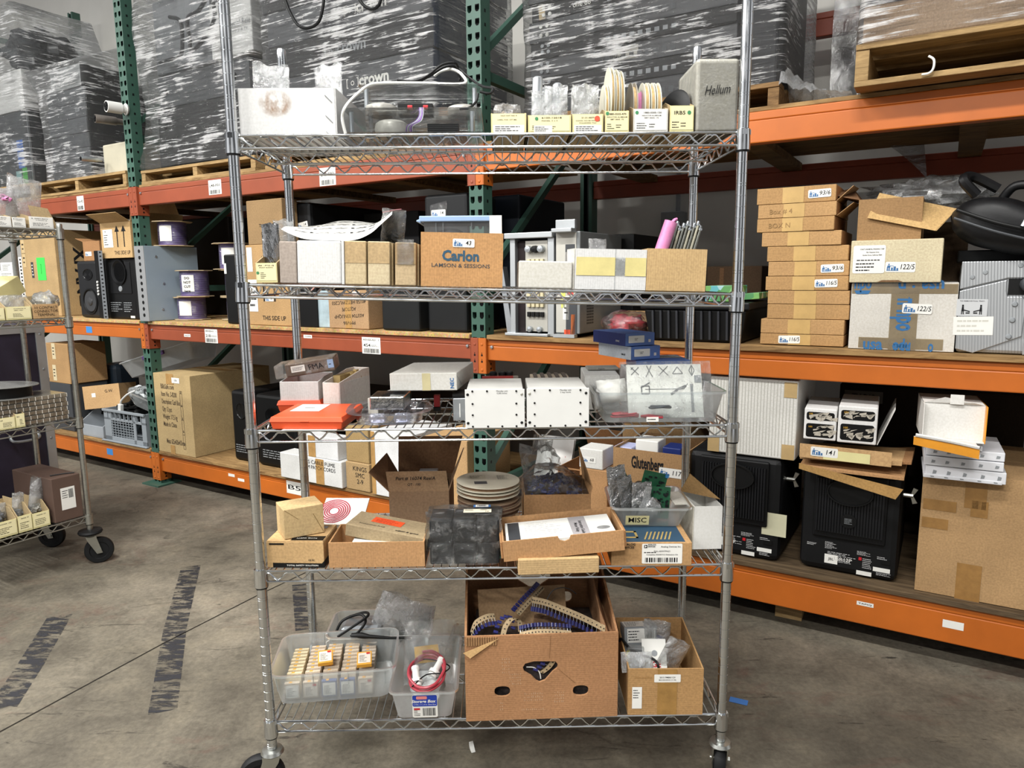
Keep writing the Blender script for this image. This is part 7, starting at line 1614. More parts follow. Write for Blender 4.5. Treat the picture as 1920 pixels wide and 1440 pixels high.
def spool(lab, x, y, z, r, hh, fr, m=PURPLE, lbl=True, group='purple wire spools', ry=0, txt=()):
 T = thing('wire_spool', lab, 'wire spool', R, (x, y, z), .3, ry, group=group)
 for q, s_ in ((0, 1), (hh-.005, 1)):
  b = B(); n = 8; P = [(fr*math.cos(2*PI*(i+.5)/n), fr*math.sin(2*PI*(i+.5)/n)) for i in range(n)]
  b.add([(a, c, q) for a, c in P]+[(a, c, q+.005) for a, c in P], [tuple(range(n-1, -1, -1)), tuple(range(n, 2*n))]+[(i, (i+1) % n, (i+1) % n+n, i+n) for i in range(n)]); b.build('flange', SPF, T)
 b = B(); k = 11; pr = [(r*.9, .0055)]
 for i in range(k):
  z0 = .006+(hh-.012)*i/k; z1 = .006+(hh-.012)*(i+1)/k; pr += [(r*.97, z0), (r, (z0+z1)/2), (r*.97, z1)]
 b.lathe(pr+[(r*.9, hh-.0055)], 30); b.build('wound_wire', m, T, smooth=True)
 b = B(); b.lathe([(r*1.012, .012), (r*1.012, hh-.012)], 30); b.f.pop(); b.m.pop(); b.f.pop(); b.m.pop(); b.build('shrink_film', FILM, T, smooth=True)
 if lbl:
  b = B(); a0 = -1.9; n = 8
  b.grid(lambda u, v: (r*1.02*math.cos(a0+.95*u), r*1.02*math.sin(a0+.95*u), hh*.2+hh*.62*v), n, 1)
  if txt:
   b.mt(1)
   for i, t in enumerate(txt): b.text(t, hh*.13, tl(0, 0, 0) @ Matrix.Rotation(a0+.47+PI/2, 4, 'Z') @ tl(0, -r*1.035, hh*(.7-.16*i)) @ Matrix.Rotation(PI/2, 4, 'X'), bold=.02)
  b.build('label', [PAPER, INK], T)
 return T
def SPX(u, y, z): return R.xat(u, y, z)
hs_ = .155
zs = [R.zat(605, .3, .2)]
za = zm+.002
x5 = SPX(354, .22, za); s = .095
sp_list = []
h1 = R.zat(557, x5, .13)-za
spool('purple wire spool on the deck, bottom of the stack beside the steel chassis', x5+.05, .215, za, .088, h1, .115)
zb_ = za+h1+.002; h2 = R.zat(507, x5, .13)-zb_; spool('purple wire spool labelled DO NOT CUT, middle of the stack beside the chassis', SPX(359, .22, zb_)+.05, .215, zb_, .088, h2, .118, txt=('DO', 'NOT', 'CUT', 'here'))
zc_ = zm+h+.0
T = spool('purple wire spool standing on top of the steel chassis', SPX(327, .2, 1.5), .20, zm+R.zat(463, .1, .1)*0+ (R.zat(461, .1, 0)-zm)+.004, .088, R.zat(413, .15, .11)-R.zat(461, .1, 0)-.004, .13)
xq = SPX(425, .30, 1.3)+.06
spool('purple wire spool on the deck, partly behind the black cabinet and the shelving post', xq, .36, za, .09, h1, .13); spool('purple wire spool second in the stack half hidden by the black cabinet', xq, .36, za+h1+.002, .09, h2, .13, lbl=False); zz = za+h1+h2+.004; spool('purple wire spool with a white label at the top of the half hidden stack', xq-.03, .35, zz, .09, R.zat(455, xq, .24)-zz, .135)
T, w, h = front_box('speaker_cabinet', 'tall narrow black cabinet with a small label, between the purple spools and the shelving post', 'speaker', 427, 452, 477, .03, .4, BLACK, bev=.008); label(T, face('front', w, .4, h, w*.1, h*.8, .001), .02, .06)
T, w, h = front_box('speaker_cabinet', 'dark cabinet behind the purple spools, filling the back of the shelf', 'speaker', 285, 440, 412, .72, .42, paint('2a2826', .6, 0, .1), bev=.006)
# bay 2: cartons and cabinets behind the second tier of the shelving
T, w, h = front_box('cardboard_box', 'worn lower carton with THIS SIDE UP and two bars, behind the shelving post', 'box', 468, 551, 458, .02, .11, card('b08a55', True, 2)); zt_ = zm+h+.001
b = B(); b.tr(face('front', w, .35, h, 0, 0, .001))
for q in (.38, .62): b.quad((w*q-.006, h*.3, 0), (w*q+.006, h*.3, 0), (w*q+.006, h*.72, 0), (w*q-.006, h*.72, 0)); b.add([(w*q-.03, h*.70, 0), (w*q+.03, h*.70, 0), (w*q, h*.86, 0)], [(0, 1, 2)])
b.build('printed_arrows', INK, T, recalc=False); prt(T, face('front', w, .35, h, w*.58, h*.09, .001), 'THIS SIDE UP', .035, INK, w=w*.52, bold=.01); stock_label(T, face('front', w, .35, h, w*.5, h*.33, .002), .07, '76'); label(T, face('front', w, .35, h, w*.13, h*.37, .0015), w*.2, h*.4, ((.1, .9, .1, .9, 4),)); label(T, face('front', w, .35, h, w*.1, h*.82, .0015), w*.12, h*.3)
for q in (.25, .52): b = B(); b.tr(face('right', w, .35, h, 0, 0, .001)); b.quad((.02, h*q, 0), (.10, h*q, 0), (.10, h*(q+.18), 0), (.02, h*(q+.18), 0)); b.build('black_print', INK, T, recalc=False)
T, w, h = front_box('cardboard_box', 'brown carton printed with QTY 1 PCS, standing on the worn THIS SIDE UP carton', 'box', 466, 532, 374, .025, .11, card('96774c', True, 2), z=zt_); prt(T, face('front', w, .4, h, w*.62, h*.42, .001), 'T0600 NCP-100CPI', .026, INK, w=w*.55); prt(T, face('front', w, .4, h, w*.6, h*.24, .001), 'QTY   1   PCS', .026, INK, w=w*.42)
T, w, h = front_box('speaker_cabinet', 'big black cabinet with a stock label, behind the curled paper sheet', 'speaker', 540, 592, 381, .14, .62, paint('1d1f22', .5, 0, .08), bev=.02); stock_label(T, face('front', w, .6, h, w*.72, h*.82, .002, .15), .085, '14')
b = B(); b.box(w*.6, w+.1, .0, .0, 0, 0)
x0 = R.xat(595, .04, zm); z1 = R.zat(556, x0, .04)
T, w, h = front_box('foam_board', 'pale blue-grey board with chipped edges, standing by the hand-written carton', 'board', 597, 621, 545, .03, .03, paint('9fb1b8', .7, 0, .15, sc=20))
T, w, h = front_box('speaker_cabinet', 'black cabinet between the big labelled cabinet and the pale board, on the deck', 'speaker', 555, 596, 540, .02, .10, BLACK)
T, w, h = front_box('cardboard_box', 'brown taped carton with upside-down marker writing, behind the second tier', 'box', 618, 692, 545, .012, .26, card('a8845a', True, 2))
for i, t in enumerate(('PMV86', 'A03T04 03NUQHP', 'AQ2TCIPE', '40150 HETZWLC203', 'GONG 062')): prt(T, face('front', w, .26, h, w*.52, h*(.16+.18*i), .001, PI+.06), t, .026, INK, 'handwriting', w=w*(.3, .75, .35, .85, .5)[i])
patch(T, face('front', w, .26, h, w*.5, h*.5, .0006), w*.16, h*.96, TAPE); stock_label(T, face('front', w, .26, h, w*.72, h*.93, .002), .05, ' ')
T, w, h = front_box('speaker_cabinet', 'black speaker cabinet standing beside the hand-written carton', 'speaker', 717, 787, 540, .02, .4, paint('222425', .5, 0, .1), bev=.01)
T, w, h = front_box('speaker_cabinet', 'black cabinet on the deck against the slotted upright', 'speaker', 803, 876, 500, .05, .30, paint('1b1d1f', .5, 0, .1), bev=.012); zc = zm+h+.001
T, w, h = front_box('speaker_cabinet', 'tall black cabinet with a stock label above the clear blue-lidded tote', 'speaker', 798, 878, 363, .10, .26, paint('232527', .5, 0, .1), z=zc, bev=.015); stock_label(T, face('front', w, .8, h, w*.35, h*.74, .004), .085, '14'); b = B(); b.tr(face('front', w, .8, h, w*.35, h*.77, .002)); b.quad((-.05, -.03, 0), (.05, -.03, 0), (.05, .045, 0), (-.05, .03, 0)); b.build('film_sleeve', FILM, T, recalc=False)
T, w, h = front_box('speaker_cabinet', 'dark grey cabinet behind the narrow tan boxes of the second tier', 'speaker', 690, 790, 398, .55, .5, paint('2b2d2f', .6, 0, .1))
# bay 3: instruments
T, w, h = front_box('speaker_cabinet', 'dark blue-black cabinet just past the slotted upright', 'speaker', 925, 976, 366, .42, .5, paint('1b2430', .5, 0, .08), bev=.01)
T, w, h = front_box('steel_channel', 'bent grey steel strip leaning at the foot of the slotted upright', 'metal part', 936, 941, 500, .02, .04, STEEL, top=None, ry=0); b = B(); b.hexa([(.045, 0, 0), (.075, 0, 0), (.075, .04, 0), (.045, .04, 0)], [(0, 0, h), (.022, 0, h), (.022, .04, h), (0, .04, h)]); b.build('strip', STEEL, T)
IP = paint('b5b3aa', .45, .2, .05); KEY = paint('c9bf9c', .5, 0, .05)
T, w, h = front_box('test_instrument', 'beige rack instrument with a key pad and knobs, in open side rails', 'instrument', 960, 1041, 447, .03, .4, None, top=None)
b = B(); b.box(0, w*.12, -.012, .02, 0, h); b.build('side_rail', ALU, T, bevel=.002); b = B(); b.box(w*.86, w, -.012, .02, 0, h); b.build('side_rail', ALU, T, bevel=.002)
b = B(); b.box(-.02, w+.0, -.03, .02, h, h+.025); b.build('top_rail', ALU, T, bevel=.003); b = B(); b.box(-.02, w*.9, -.03, .02, 0, .012); b.build('bottom_rail', ALU, T, bevel=.002)
b = B(); b.box(w*.34, w*.84, -.004, .03, .02, h-.01); b.build('face_panel', IP, T, bevel=.001); b = B(); b.box(w*.13, w*.33, .01, .3, .0, h-.01); b.build('wired_bay', paint('2c1f20', .6, 0, .4, sc=20), T); b = B(); b.box(w*.34, w*.90, .03, .4, .02, h-.01); b.build('housing', paint('2d2e30', .5, 0, .1), T)
for q in range(3):
 b = B(); b.lathe([(0, -.028), (.014, -.026), (.016, -.004)], 14, (w*(.44+.14*q), 0, h*.89), 'y'); b.build('knob', STEEL if q != 1 else BLACK, T, smooth=True)
for q in range(2): b = B(); b.lathe([(0, -.02), (.012, -.018), (.014, -.004)], 14, (w*(.45+.22*q), 0, h*.07), 'y'); b.build('knob', STEEL, T, smooth=True)
for r in range(4):
 b = B()
 for q in range(4): b.box(w*(.40+.1*q), w*(.47+.1*q), -.016, -.004, h*((.74, .40, .30, .20)[r]), h*((.79, .46, .36, .25)[r]))
 b.build('key_row', BLACK if r == 3 else KEY, T, bevel=.001)
T, w, h = front_box('test_instrument', 'taller grey rack instrument with vented side and coloured stickers', 'instrument', 1042, 1087, 434, .025, .5, None, top=None); zi = zm
b = B(); b.box(0, w, 0, .45, .015, h); b.build('housing', paint('8b8f90', .4, .4, .1), T, bevel=.004); b = B(); b.box(w*.03, w*.85, -.003, 0, .02, h*.99); b.build('face_panel', paint('c3c1b8', .45, .2, .06), T); b = B(); b.box(.003, w*.85, -.05, .0, h-.005, h+.012); b.box(.0, w*.8, -.004, .02, h+.012, h+.05); b.build('top_handle', ALU, T, bevel=.003); b = B(); b.box(.003, w*.9, -.03, 0, .0, .014); b.build('bottom_rail', ALU, T)
b = B(); b.box(w*.42, w*.80, -.0045, -.003, h*.60, h*.88); b.build('dark_window', DGREY, T); stock_label(T, face('front', w, .45, h, w*.25, h*.52, .006), .05, 'N')
for (a, c, ww, hh, m) in ((.74, .12, .02, .09, paint('c46a34', .6, 0, 0)), (.45, .28, .03, .1, PAPER), (.33, .36, .02, .07, paint('cfd46a', .6, 0, 0)), (.62, .43, .03, .02, paint('e0504a', .6, 0, 0)), (.5, .04, .03, .03, paint('e8552f', .6, 0, 0)), (.66, .2, .05, .16, DGREY)): label(T, face('front', w, .45, h, w*a, h*c, .004), ww, hh, ((.2, .8, .2, .8, 3),) if m is PAPER else (), m, INK, 'sticker')
b = B()
for r in range(9):
 for q in range(6):
  for zz in (.56, .12): b.box(w-.0002, w+.0006, .07+.012*q, .076+.012*q, h*(zz+.028*r), h*(zz+.028*r+.018))
b.build('vent_slots', BLACK, T)
T, w, h = front_box('black_device', 'black finned electronics box behind the grey instrument', 'electronics', 1100, 1186, 440, .50, .35, BLACK)
T, w, h = front_box('cardboard_box', 'tan carton lying flat behind the bag of red parts', 'box', 1148, 1215, 586, .30, .18, BROWN3)
x, z = R.at(1158, 634, .02); T = thing('plastic_bag', 'clear bag of red and pink parts on the deck, above the blue boxes', 'bag', R, (x, .13, zm+.001)); b = B(); blob(b, (0, 0, .055), .088, (1.25, 1.0, .68), 4, .25, 12); b.build('film', FILM, T, smooth=True); b = B(); blob(b, (0, .01, .05), .068, (1.3, .9, .6), 9, .5, 12); b.build('red_parts', paint('b5323e', .5, 0, .45, sc=40), T, smooth=True)
T, w, h = front_box('plastic_tote', 'big black ribbed plastic tote piled with green printed packets', 'tote', 1206, 1398, 566, .04, .55, None, top=None)
b = B(); d = .55; b.hexa([(.02, .012, 0), (w-.02, .012, 0), (w-.02, d-.012, 0), (.02, d-.012, 0)], [(0, 0, h-.03), (w, 0, h-.03), (w, d, h-.03), (0, d, h-.03)]); b.build('tub', BLACK, T, bevel=.01); b = B(); b.box(-.012, w+.012, -.012, d+.012, h-.03, h); b.build('rim', paint('202124', .4, 0, .1), T, bevel=.006)
for q in range(11): b = B(); x = .04+q*(w-.08)/10; b.hexa([(x-.004, .004, .01), (x+.004, .004, .01), (x+.004, .016, .01), (x-.004, .016, .01)], [(x-.004, -.008, h-.035), (x+.004, -.008, h-.035), (x+.004, .004, h-.035), (x-.004, .004, h-.035)]); b.build('rib', paint('33353a', .4, 0, .1), T)
def leafprint():
 m, nt, p = base('leaf_print', '4f8f63', .6); v = coords(nt, (18, 18, 18)); vo = nd(nt, 'ShaderNodeTexVoronoi'); nt.links.new(v, vo.inputs['Vector']); vo.inputs['Scale'].default_value = 1.4
 sc_ = nd(nt, 'ShaderNodeSeparateColor'); nt.links.new(vo.outputs['Color'], sc_.inputs[0])
 nt.links.new(ramp(nt, sc_.outputs[0], [(0, lin('3f7f4f')), (.45, lin('7fb05a')), (.7, lin('3f9cc0')), (.9, lin('d9e0c0'))]), p.inputs['Base Color']); return m
LEAF = leafprint(); ztt = zm+h+.001
T, w, h = front_box('patterned_packet', 'flat packet printed with leaves, on the black tote near the tan bracket carton', 'packet', 1322, 1377, 536, .07, .2, LEAF, z=ztt, bev=.002); zp2 = ztt+h
T, w, h = front_box('patterned_packet', 'leaf-printed packet with a curling edge, end of the black tote by the carton tower', 'packet', 1379, 1424, 552, .10, .22, LEAF, z=ztt, ry=-.08, bev=.002, dz=.004)
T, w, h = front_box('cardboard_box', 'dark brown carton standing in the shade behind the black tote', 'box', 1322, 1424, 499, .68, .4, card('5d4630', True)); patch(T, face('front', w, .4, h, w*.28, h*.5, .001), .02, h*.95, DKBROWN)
# carton tower
rows = [(1425, 1581, 627), (1426, 1582, 599), (1438, 1591, 571), (1439, 1592, 545), (1435, 1590, 518), (1440, 1591, 490), (1438, 1590, 461), (1428, 1577, 434), (1419, 1564, 408), (1421, 1568, 381), (1419, 1567, 350)]
zz = zm+.0005; nth = ('lowest', 'second from the bottom', 'third from the bottom', 'fourth from the bottom', 'fifth from the bottom', 'sixth, halfway up', 'fifth from the top', 'fourth from the top', 'third from the top', 'second from the top', 'topmost, end flap open')
tags_ = {0: ('116/5', .36), 4: ('116/5', .74), 5: ('93/6', .80), 10: ('93/6', .80)}
for k, (u0, u1, vt) in enumerate(rows):
 rzk = (.0, .0, .02, .01, 0, .02, .02, .0, -.02, -.01, .0)[k]
 T, w, h = front_box('flat_carton', 'flat brown mailing carton with a tape strip in the tall tower, %s' % nth[k], 'box', u0, u1, vt, .06, .32, None, z=zz, rz=rzk, group='flat cartons in the tower', top=None, dz=.0012)
 carton(T, w, .32, h, card(('b1874f', 'b58b54')[k % 2], True, 2), 'flat', bev=.002)
 patch(T, face('front', w, .32, h, w*(.47 if k != 0 else .48), h*.5, .0007), w*.27, h*.98, paint('c2a067', .35, 0, .08, sc=18, bmp=.2))
 b = B(); b.box(w+.0002, w+.001, .006, .30, .004, h-.003); b.build('end_flap', BROWN2, T)
 if k in tags_: stock_label(T, face('front', w, .32, h, w*tags_[k][1], h*.5, .0016, .03), .076, tags_[k][0])
 if k >= 9: b = B(); b.hexa([(w, .01, 0), (w+.002, .01, 0), (w+.002, .2, 0), (w, .2, 0)], [(w+.05, .03, h*.9), (w+.052, .03, h*.9), (w+.052, .2, h), (w+.05, .2, h)]); b.build('open_flap', BROWN3, T)
 if k in (8, 9): prt(T, face('front', w, .32, h, w*.3, h*.45, .0018), 'Box # 4' if k == 9 else 'BOX N', .025, paint('94744a', .8, 0, 0), 'handwriting');
 zz += h+.0014
# odu carton
T, w, h = front_box('cardboard_box', 'white carton taped and printed odu-usa in blue, next to the carton tower', 'box', 1590, 1788, 530, .035, .40, None, top=None)
carton(T, w, .4, h, card('cfcac0', False, 0, .08), 'closed', bev=.006); OB = paint('2f6a9e', .6, 0, .05)
patch(T, face('front', w, .4, h, w*.52, h*.5, .0007), w*.26, h*.98, TAPEC, 'tape'); patch(T, face('front', w, .4, h, w*.5, h*.91, .0009), w*.99, h*.14, TAPEC, 'tape'); patch(T, face('front', w, .4, h, w*.5, h*.1, .0009), w*.8, h*.16, TAPEC, 'tape')
prt(T, face('front', w, .4, h, w*.50, h*.53, .0016, PI/2), 'odu-u', .085, OB, bold=.035, w=h*.48);
for (t, a, c, an, s, q) in (('odu', .11, .955, PI, .055, .17), ('usa · n', .66, .955, PI, .055, .42), ('usa', .24, .075, 0, .055, .19), ('odu', .52, .075, 0, .055, .17), ('o', .79, .07, 0, .055, .05)): prt(T, face('front', w, .4, h, w*a, h*c, .0016, an), t, s, OB, bold=.03, w=w*q)
b = B(); b.tr(face('front', w, .4, h, 0, 0, .0016))
for (a, c, sg) in ((.11, .885, 1), (.52, .09, 1)): b.add([(w*a-w*.08, h*c, 0), (w*a+w*.08, h*c, 0), (w*a+w*.06, h*c-sg*.012, 0), (w*a-w*.06, h*c-sg*.012, 0)], [(0, 1, 2, 3)])
for q in range(6): b.quad((w*.555, h*(.32+.09*q), 0), (w*.565, h*(.32+.09*q), 0), (w*.565, h*(.34+.09*q), 0), (w*.555, h*(.34+.09*q), 0))
b.build('printed_marks', OB, T, recalc=False)
stock_label(T, face('front', w, .4, h, w*.64, h*.62, .002, -.04), .088, '122/5'); zo = zm+h+.001
T, w, h = front_box('cardboard_box', 'cream carton with a plating-shop address label and number 122/5, on the odu carton', 'box', 1592, 1764, 449, .02, .30, None, z=zo, top=None); carton(T, w, .3, h, card('cbbd98', False, 0, .05), 'flat', bev=.003)
label(T, face('front', w, .3, h, w*.21, h*.55, .001), w*.36, h*.66, ((.12, .85, .42, .52, 1), (.1, .7, .05, .4, 3)), r=.006, tx=(('COAST LINE METAL FINISHING CORP', .58, .86, .075, .75), ('7061 Patterson Drive', .6, .75, .07, .4), ('Garden Grove, California 92841', .6, .65, .07, .6)), name='address_label')
stock_label(T, face('front', w, .3, h, w*.56, h*.36, .001, -.02), .09, '122/5'); b = B(); b.tr(face('front', w, .3, h, 0, 0, .001)); b.add([(w*.32, .002, 0), (w*.6, .002, 0), (w*.55, .008, 0), (w*.37, .008, 0)], [(0, 1, 2, 3)]); b.build('slot', DKBROWN, T, recalc=False); zw = zo+h
# open carton on top
xa = R.xat(1606, .06, zw); w = R.xat(1726, .06, zw)-xa; T = thing('cardboard_box', 'brown open carton, lid flap with a 122 sticker folded over, on the cream carton', 'box', R, (xa, .06, zw+.001), .0, .0); h = .14; d = .26; cm = card('9a7547', True, 2)
carton(T, w, d, h, cm, 'open')
lidc = card('c09a5c', True); b = B(); P0 = R.at(1628, 398, -.0);
b.hexa([(.03, -.012, h*.55), (w+.04, -.012, h*.18), (w+.045, -.009, h*.18), (.03, -.009, h*.55)], [(.06, .03, h*1.16), (w+.10, .06, h*.70), (w+.10, .064, h*.70), (.06, .034, h*1.16)]); o = b.build('lid_flap', lidc, T)
stock_label(o, tl(w*.72, -.0015+.012, h*.63) @ Matrix.Rotation(.26, 4, 'Y') @ Matrix.Rotation(-.36+PI/2, 4, 'X'), .088, '122'); b = B(); b.hexa([(.0, .0, h), (.003, 0, h), (.003, d, h), (0, d, h)], [(-.10, .05, h*1.2), (-.097, .05, h*1.22), (-.05, d, h*1.5), (-.053, d, h*1.48)]); b.build('side_flap', DKBROWN, T)
T = thing('plastic_bag', 'crumpled clear bag lying between the open carton and the black bag', 'bag', R, (R.xat(1736, .22, 1.55), .30, zw+.02)); b = B(); blob(b, (0, 0, .15), .13, (1.3, .8, .42), 12, .6, 14, 3); b.build('film', FILM2, T, smooth=True)
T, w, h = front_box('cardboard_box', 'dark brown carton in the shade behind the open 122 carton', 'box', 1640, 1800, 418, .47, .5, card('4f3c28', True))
# aluminium case and black bag
T, w, h = front_box('flight_case', 'ribbed aluminium case with rivets, a cut-out handle and a lifting label', 'case', 1790, 1992, 489, .035, .42, None, top=None)
RIB, nt_, p_ = base('ribbed_aluminium', 'b9bcbe', .42, .7); w_ = nd(nt_, 'ShaderNodeTexWave'); w_.inputs['Scale'].default_value = 38; w_.inputs['Distortion'].default_value = .4; nt_.links.new(coords(nt_, r=(0, .06, 0)), w_.inputs['Vector']); bump(nt_, p_, w_.outputs[1], .35, .003)
b = B(); b.box(0, w, .006, .42, 0, h); b.build('body', RIB, T, bevel=.012)
b = B(); b.prism([(.0, .012), (.05, 0), (w*.55, .05*h/.3), (w*.62, h*.2), (w*.63, h*.55), (w*.60, h*.62), (w*.46, h*.62), (w*.44, h*.68), (w*.44, h*.80), (.0, h*.68)], 0, .0058); b.build('riveted_plate', RIB, T, bevel=.002)
b = B(); b.prism([(0, h*.70), (w*.45, h*.82), (w, h*.82), (w, h), (0, h)], -.003, .0058); b.build('top_band', RIB, T, bevel=.002)
b = B(); b.prism([(w*.64, h*.0), (w, 0), (w, h*.62), (w*.64, h*.62)], 0, .0058); b.build('lower_plate', RIB, T, bevel=.002)
b = B(); b.box(w*.455, w, .003, .0055, h*.64, h*.81); b.build('handle_recess', BLACK, T); b = B(); b.tube(curve([(w*.62, -.0, h*.76), (w*.66, -.03, h*.73), (w*.85, -.035, h*.72), (w*.99, -.02, h*.72)]), .02, 10); b.build('handle', DGREY, T, smooth=True)
for (a, c) in ((.11, .83), (.23, .88), (.55, .95), (.53, .54), (.52, .37), (.50, .19), (.67, .19), (.68, .38), (.69, .54), (.8, .92)): b = B(); b.lathe([(0, -.006), (.006, -.0055), (.009, -.0)], 12, (w*a, 0, h*c), 'y'); b.build('rivet', GREY, T, smooth=True)
label(T, face('front', w, .42, h, w*.13, h*.50, .001), .085, .055, (), paint('c4c6c7', .5, 0, 0), tx=(('TO REMOVE FULL TRAY:', .5, .88, .09, .8),), name='instruction_label'); b = B(); b.tr(face('front', w, .42, h, w*.13, h*.485, .002) @ Matrix.Scale(.62, 4))
for sg in (-1, 1):
 ox = sg*.03
 def Q(*p): b.add([(ox+a*sg, c, 0) for a, c in p], [tuple(range(len(p)))])
 Q((.006, .012), (.014, .012), (.014, .022), (.006, .022)); Q((.004, -.012), (.016, -.012), (.014, .011), (.006, .011)); Q((.004, -.028), (.008, -.028), (.009, -.012), (.005, -.012)); Q((.012, -.028), (.016, -.028), (.015, -.012), (.011, -.012)); Q((-.022, -.016), (.006, -.008), (.006, -.003), (-.022, -.011)); Q((-.022, -.024), (-.004, -.024), (-.004, -.018), (-.022, -.018))
b.build('printed_figures', INK, T, recalc=False)
label(T, face('front', w, .42, h, w*.155, h*.30, .001, .03), .11, .06, ((.1, .9, .1, .9, 3),), PAPER, paint('c9c7bd', .6, 0, 0)); zc = zm+h
T, w, h = front_box('black_device', 'dark equipment stacked on the ribbed aluminium case under the black bag', 'electronics', 1795, 1960, 468, .16, .25, BLACK, z=zc)
LEA = paint('1b1b1d', .42, 0, .25, sc=30, bmp=.25)
x, z = R.at(1772, 395, .0); T = thing('equipment_bag', 'black padded camera bag with zips and a handle, tilted on the ribbed case', 'bag', R, (x-.02, -.02, zc+h+.012-.02), 0, .28)
b = B()
def bagf(u, v):
 a = 2*PI*v; L = .62*u; e = (1-abs(2*u-1)**5)**.5; hh = .075*(1+.12*math.sin(u*9)); cz = math.sin(a); cy = math.cos(a); k = 1/((abs(cz)**4+abs(cy)**4)**.25)
 return (L, .13+.14*cy*k*e*.95, .13+hh*cz*k*e+.008*noise.noise(Vector((u*6, a, 2))))
b.grid(bagf, 30, 28); b.build('body', LEA, T, smooth=True)
b = B(); b.tube(curve([(.015, .0, .14), (.15, -.02, .125), (.35, -.018, .13), (.58, .0, .135)]), .006, 8); b.build('zip_seam', BLACK, T, smooth=True); b = B(); b.tube(curve([(.015, .0, .115), (.15, -.018, .10), (.35, -.016, .10), (.58, .0, .11)]), .004, 8); b.build('piping', DGREY, T, smooth=True)
for q in (.20, .235): b = B(); b.tube([(q, -.022, .165), (q-.004, -.03, .13)], .006, 6); b.build('zip_pull', STEEL, T)
b = B(); b.tube(curve([(.12, .10, .20), (.14, .08, .25), (.2, .07, .262), (.27, .08, .25), (.30, .10, .21)]), .014, 10); b.build('carry_handle', LEA, T, smooth=True)
b = B(); b.tube(curve([(.05, .06, .20), (.0, .05, .235), (.02, .09, .255), (.10, .10, .235)]), .016, 8); b.build('folded_flap', LEA, T, smooth=True)
# ================================================================== bottom level of the racking
zl = .2335; zr_ = .2535
def fb(name, lab, cat, u0, u1, vt, y, d, mat, z=None, **k): return front_box(name, lab, cat, u0, u1, vt, y, d, mat, z=zl if z is None else z, **k)
def zrow(u, v, y): x, z = R.at(u, v, y); return z
# end bay
T, w, h = fb('storage_tote', 'dark box underneath the brown carton at the far end of the bottom level', 'box', 70, 140, 716, .05, .28, DGREY); z_ = zl+h+.001
T, w, h = fb('cardboard_box', 'brown carton with two small labels, raised on a dark box behind the wire cart', 'box', 93, 133, 644, .05, .28, card('ad8652', True, 2), z=z_)
for a, c in ((.35, .8), (.3, .25)): label(T, face('front', w, .28, h, w*a, h*c, .001), .05, .12, ((.2, .8, .2, .8, 3),), paint('cdbf9c', .6, 0, 0))
T, w, h = fb('storage_tote', 'dark blue rounded tote behind the tilted clear trays', 'tote', 200, 226, 682, .36, .2, paint('26333f', .4, 0, .1), bev=.04)
T, w, h = fb('storage_bin', 'big grey open-fronted bin heaped with black cables, far end of the bottom level', 'storage bin', 150, 195, 770, .02, .4, None, top=None)
b = B(); t = .006; b.box(0, w, 0, .4, 0, t); b.box(0, w, .394, .4, t, h); b.box(0, w, 0, t, t, h*.45)
for x in (0, w-t): b.add([(x, 0, t), (x, .4, t), (x, .4, h), (x, .15, h), (x, 0, h*.45)]+[(x+t, 0, t), (x+t, .4, t), (x+t, .4, h), (x+t, .15, h), (x+t, 0, h*.45)], [(0,1,2,3,4), (9,8,7,6,5)]+[(i, (i+1) % 5, (i+1) % 5+5, i+5) for i in range(5)])
b.build('bin', paint('9aa0a6', .45, 0, .06), T, bevel=.003)
def heap(lab, x, y, z, r, n, rad, mat, sd, sq=.7, hz=.5):
 rr = random.Random(sd); b = B(); pts = []
 for k in range(n*8): a = 2*PI*k/8+rr.uniform(-.3, .3); q = r*rr.uniform(.45, 1); pts.append((q*math.cos(a), q*sq*math.sin(a), hz*r*(k/(n*8))**.7+rr.uniform(0, rad*3)))
 b.tube(curve(pts, 4), rad, 6); return solo(b, 'cable', mat, lab, 'cable', R, (x, y, z), smooth=True)
x = R.xat(180, .18, .45); heap('tangle of thick black cable in the big grey bin', x-.02, .22, zl+.04, .08, 10, .014, BLACK, 3, 1.2, 2.6)
T, w, h = fb('storage_crate', 'grey mesh-sided plastic crate full of black adapters, at the edge of the bottom deck', 'crate', 199, 277, 771, .012, .42, None, top=None); GP = paint('8f969c', .45, 0, .06); d = .38; t = .008
b = B(); b.box(0, w, 0, d, 0, t); b.box(0, w, d-t, d, t, h); b.box(0, t, t, d-t, t, h); b.box(w-t, w, t, d-t, t, h)
b.box(0, w, 0, t, t, h*.16); b.box(0, w, 0, t, h*.66, h*.74); b.box(0, w, -.012, t, h*.93, h); b.box(-.0, w*.17, 0, t, t, h); b.box(w*.70, w*.76, 0, t, t, h); b.box(w*.9, w, 0, t, t, h); b.box(-.02, w+.02, -.02, .0, 0, t)
b.build('crate_body', GP, T, bevel=.002); b = B()
for q in range(8): b.box(w*(.19+.066*q), w*(.20+.066*q), .001, .004, h*.16, h*.66)
for q in range(6): b.box(w*.17, w*.70, .001, .004, h*(.2+.08*q), h*(.215+.08*q))
b.build('mesh_panel', GP, T); b = B()
for q in range(9): b.box(w*(.1+.1*q), w*(.11+.1*q), -.006, t, h*.74, h*.93)
b.build('rim_ribs', GP, T)
x = R.xat(240, .15, .45); heap('jumble of black power adapters and cords filling the grey mesh crate', x, .19, zl+.06, .10, 12, .012, BLACK, 8, 1.1, 1.7)
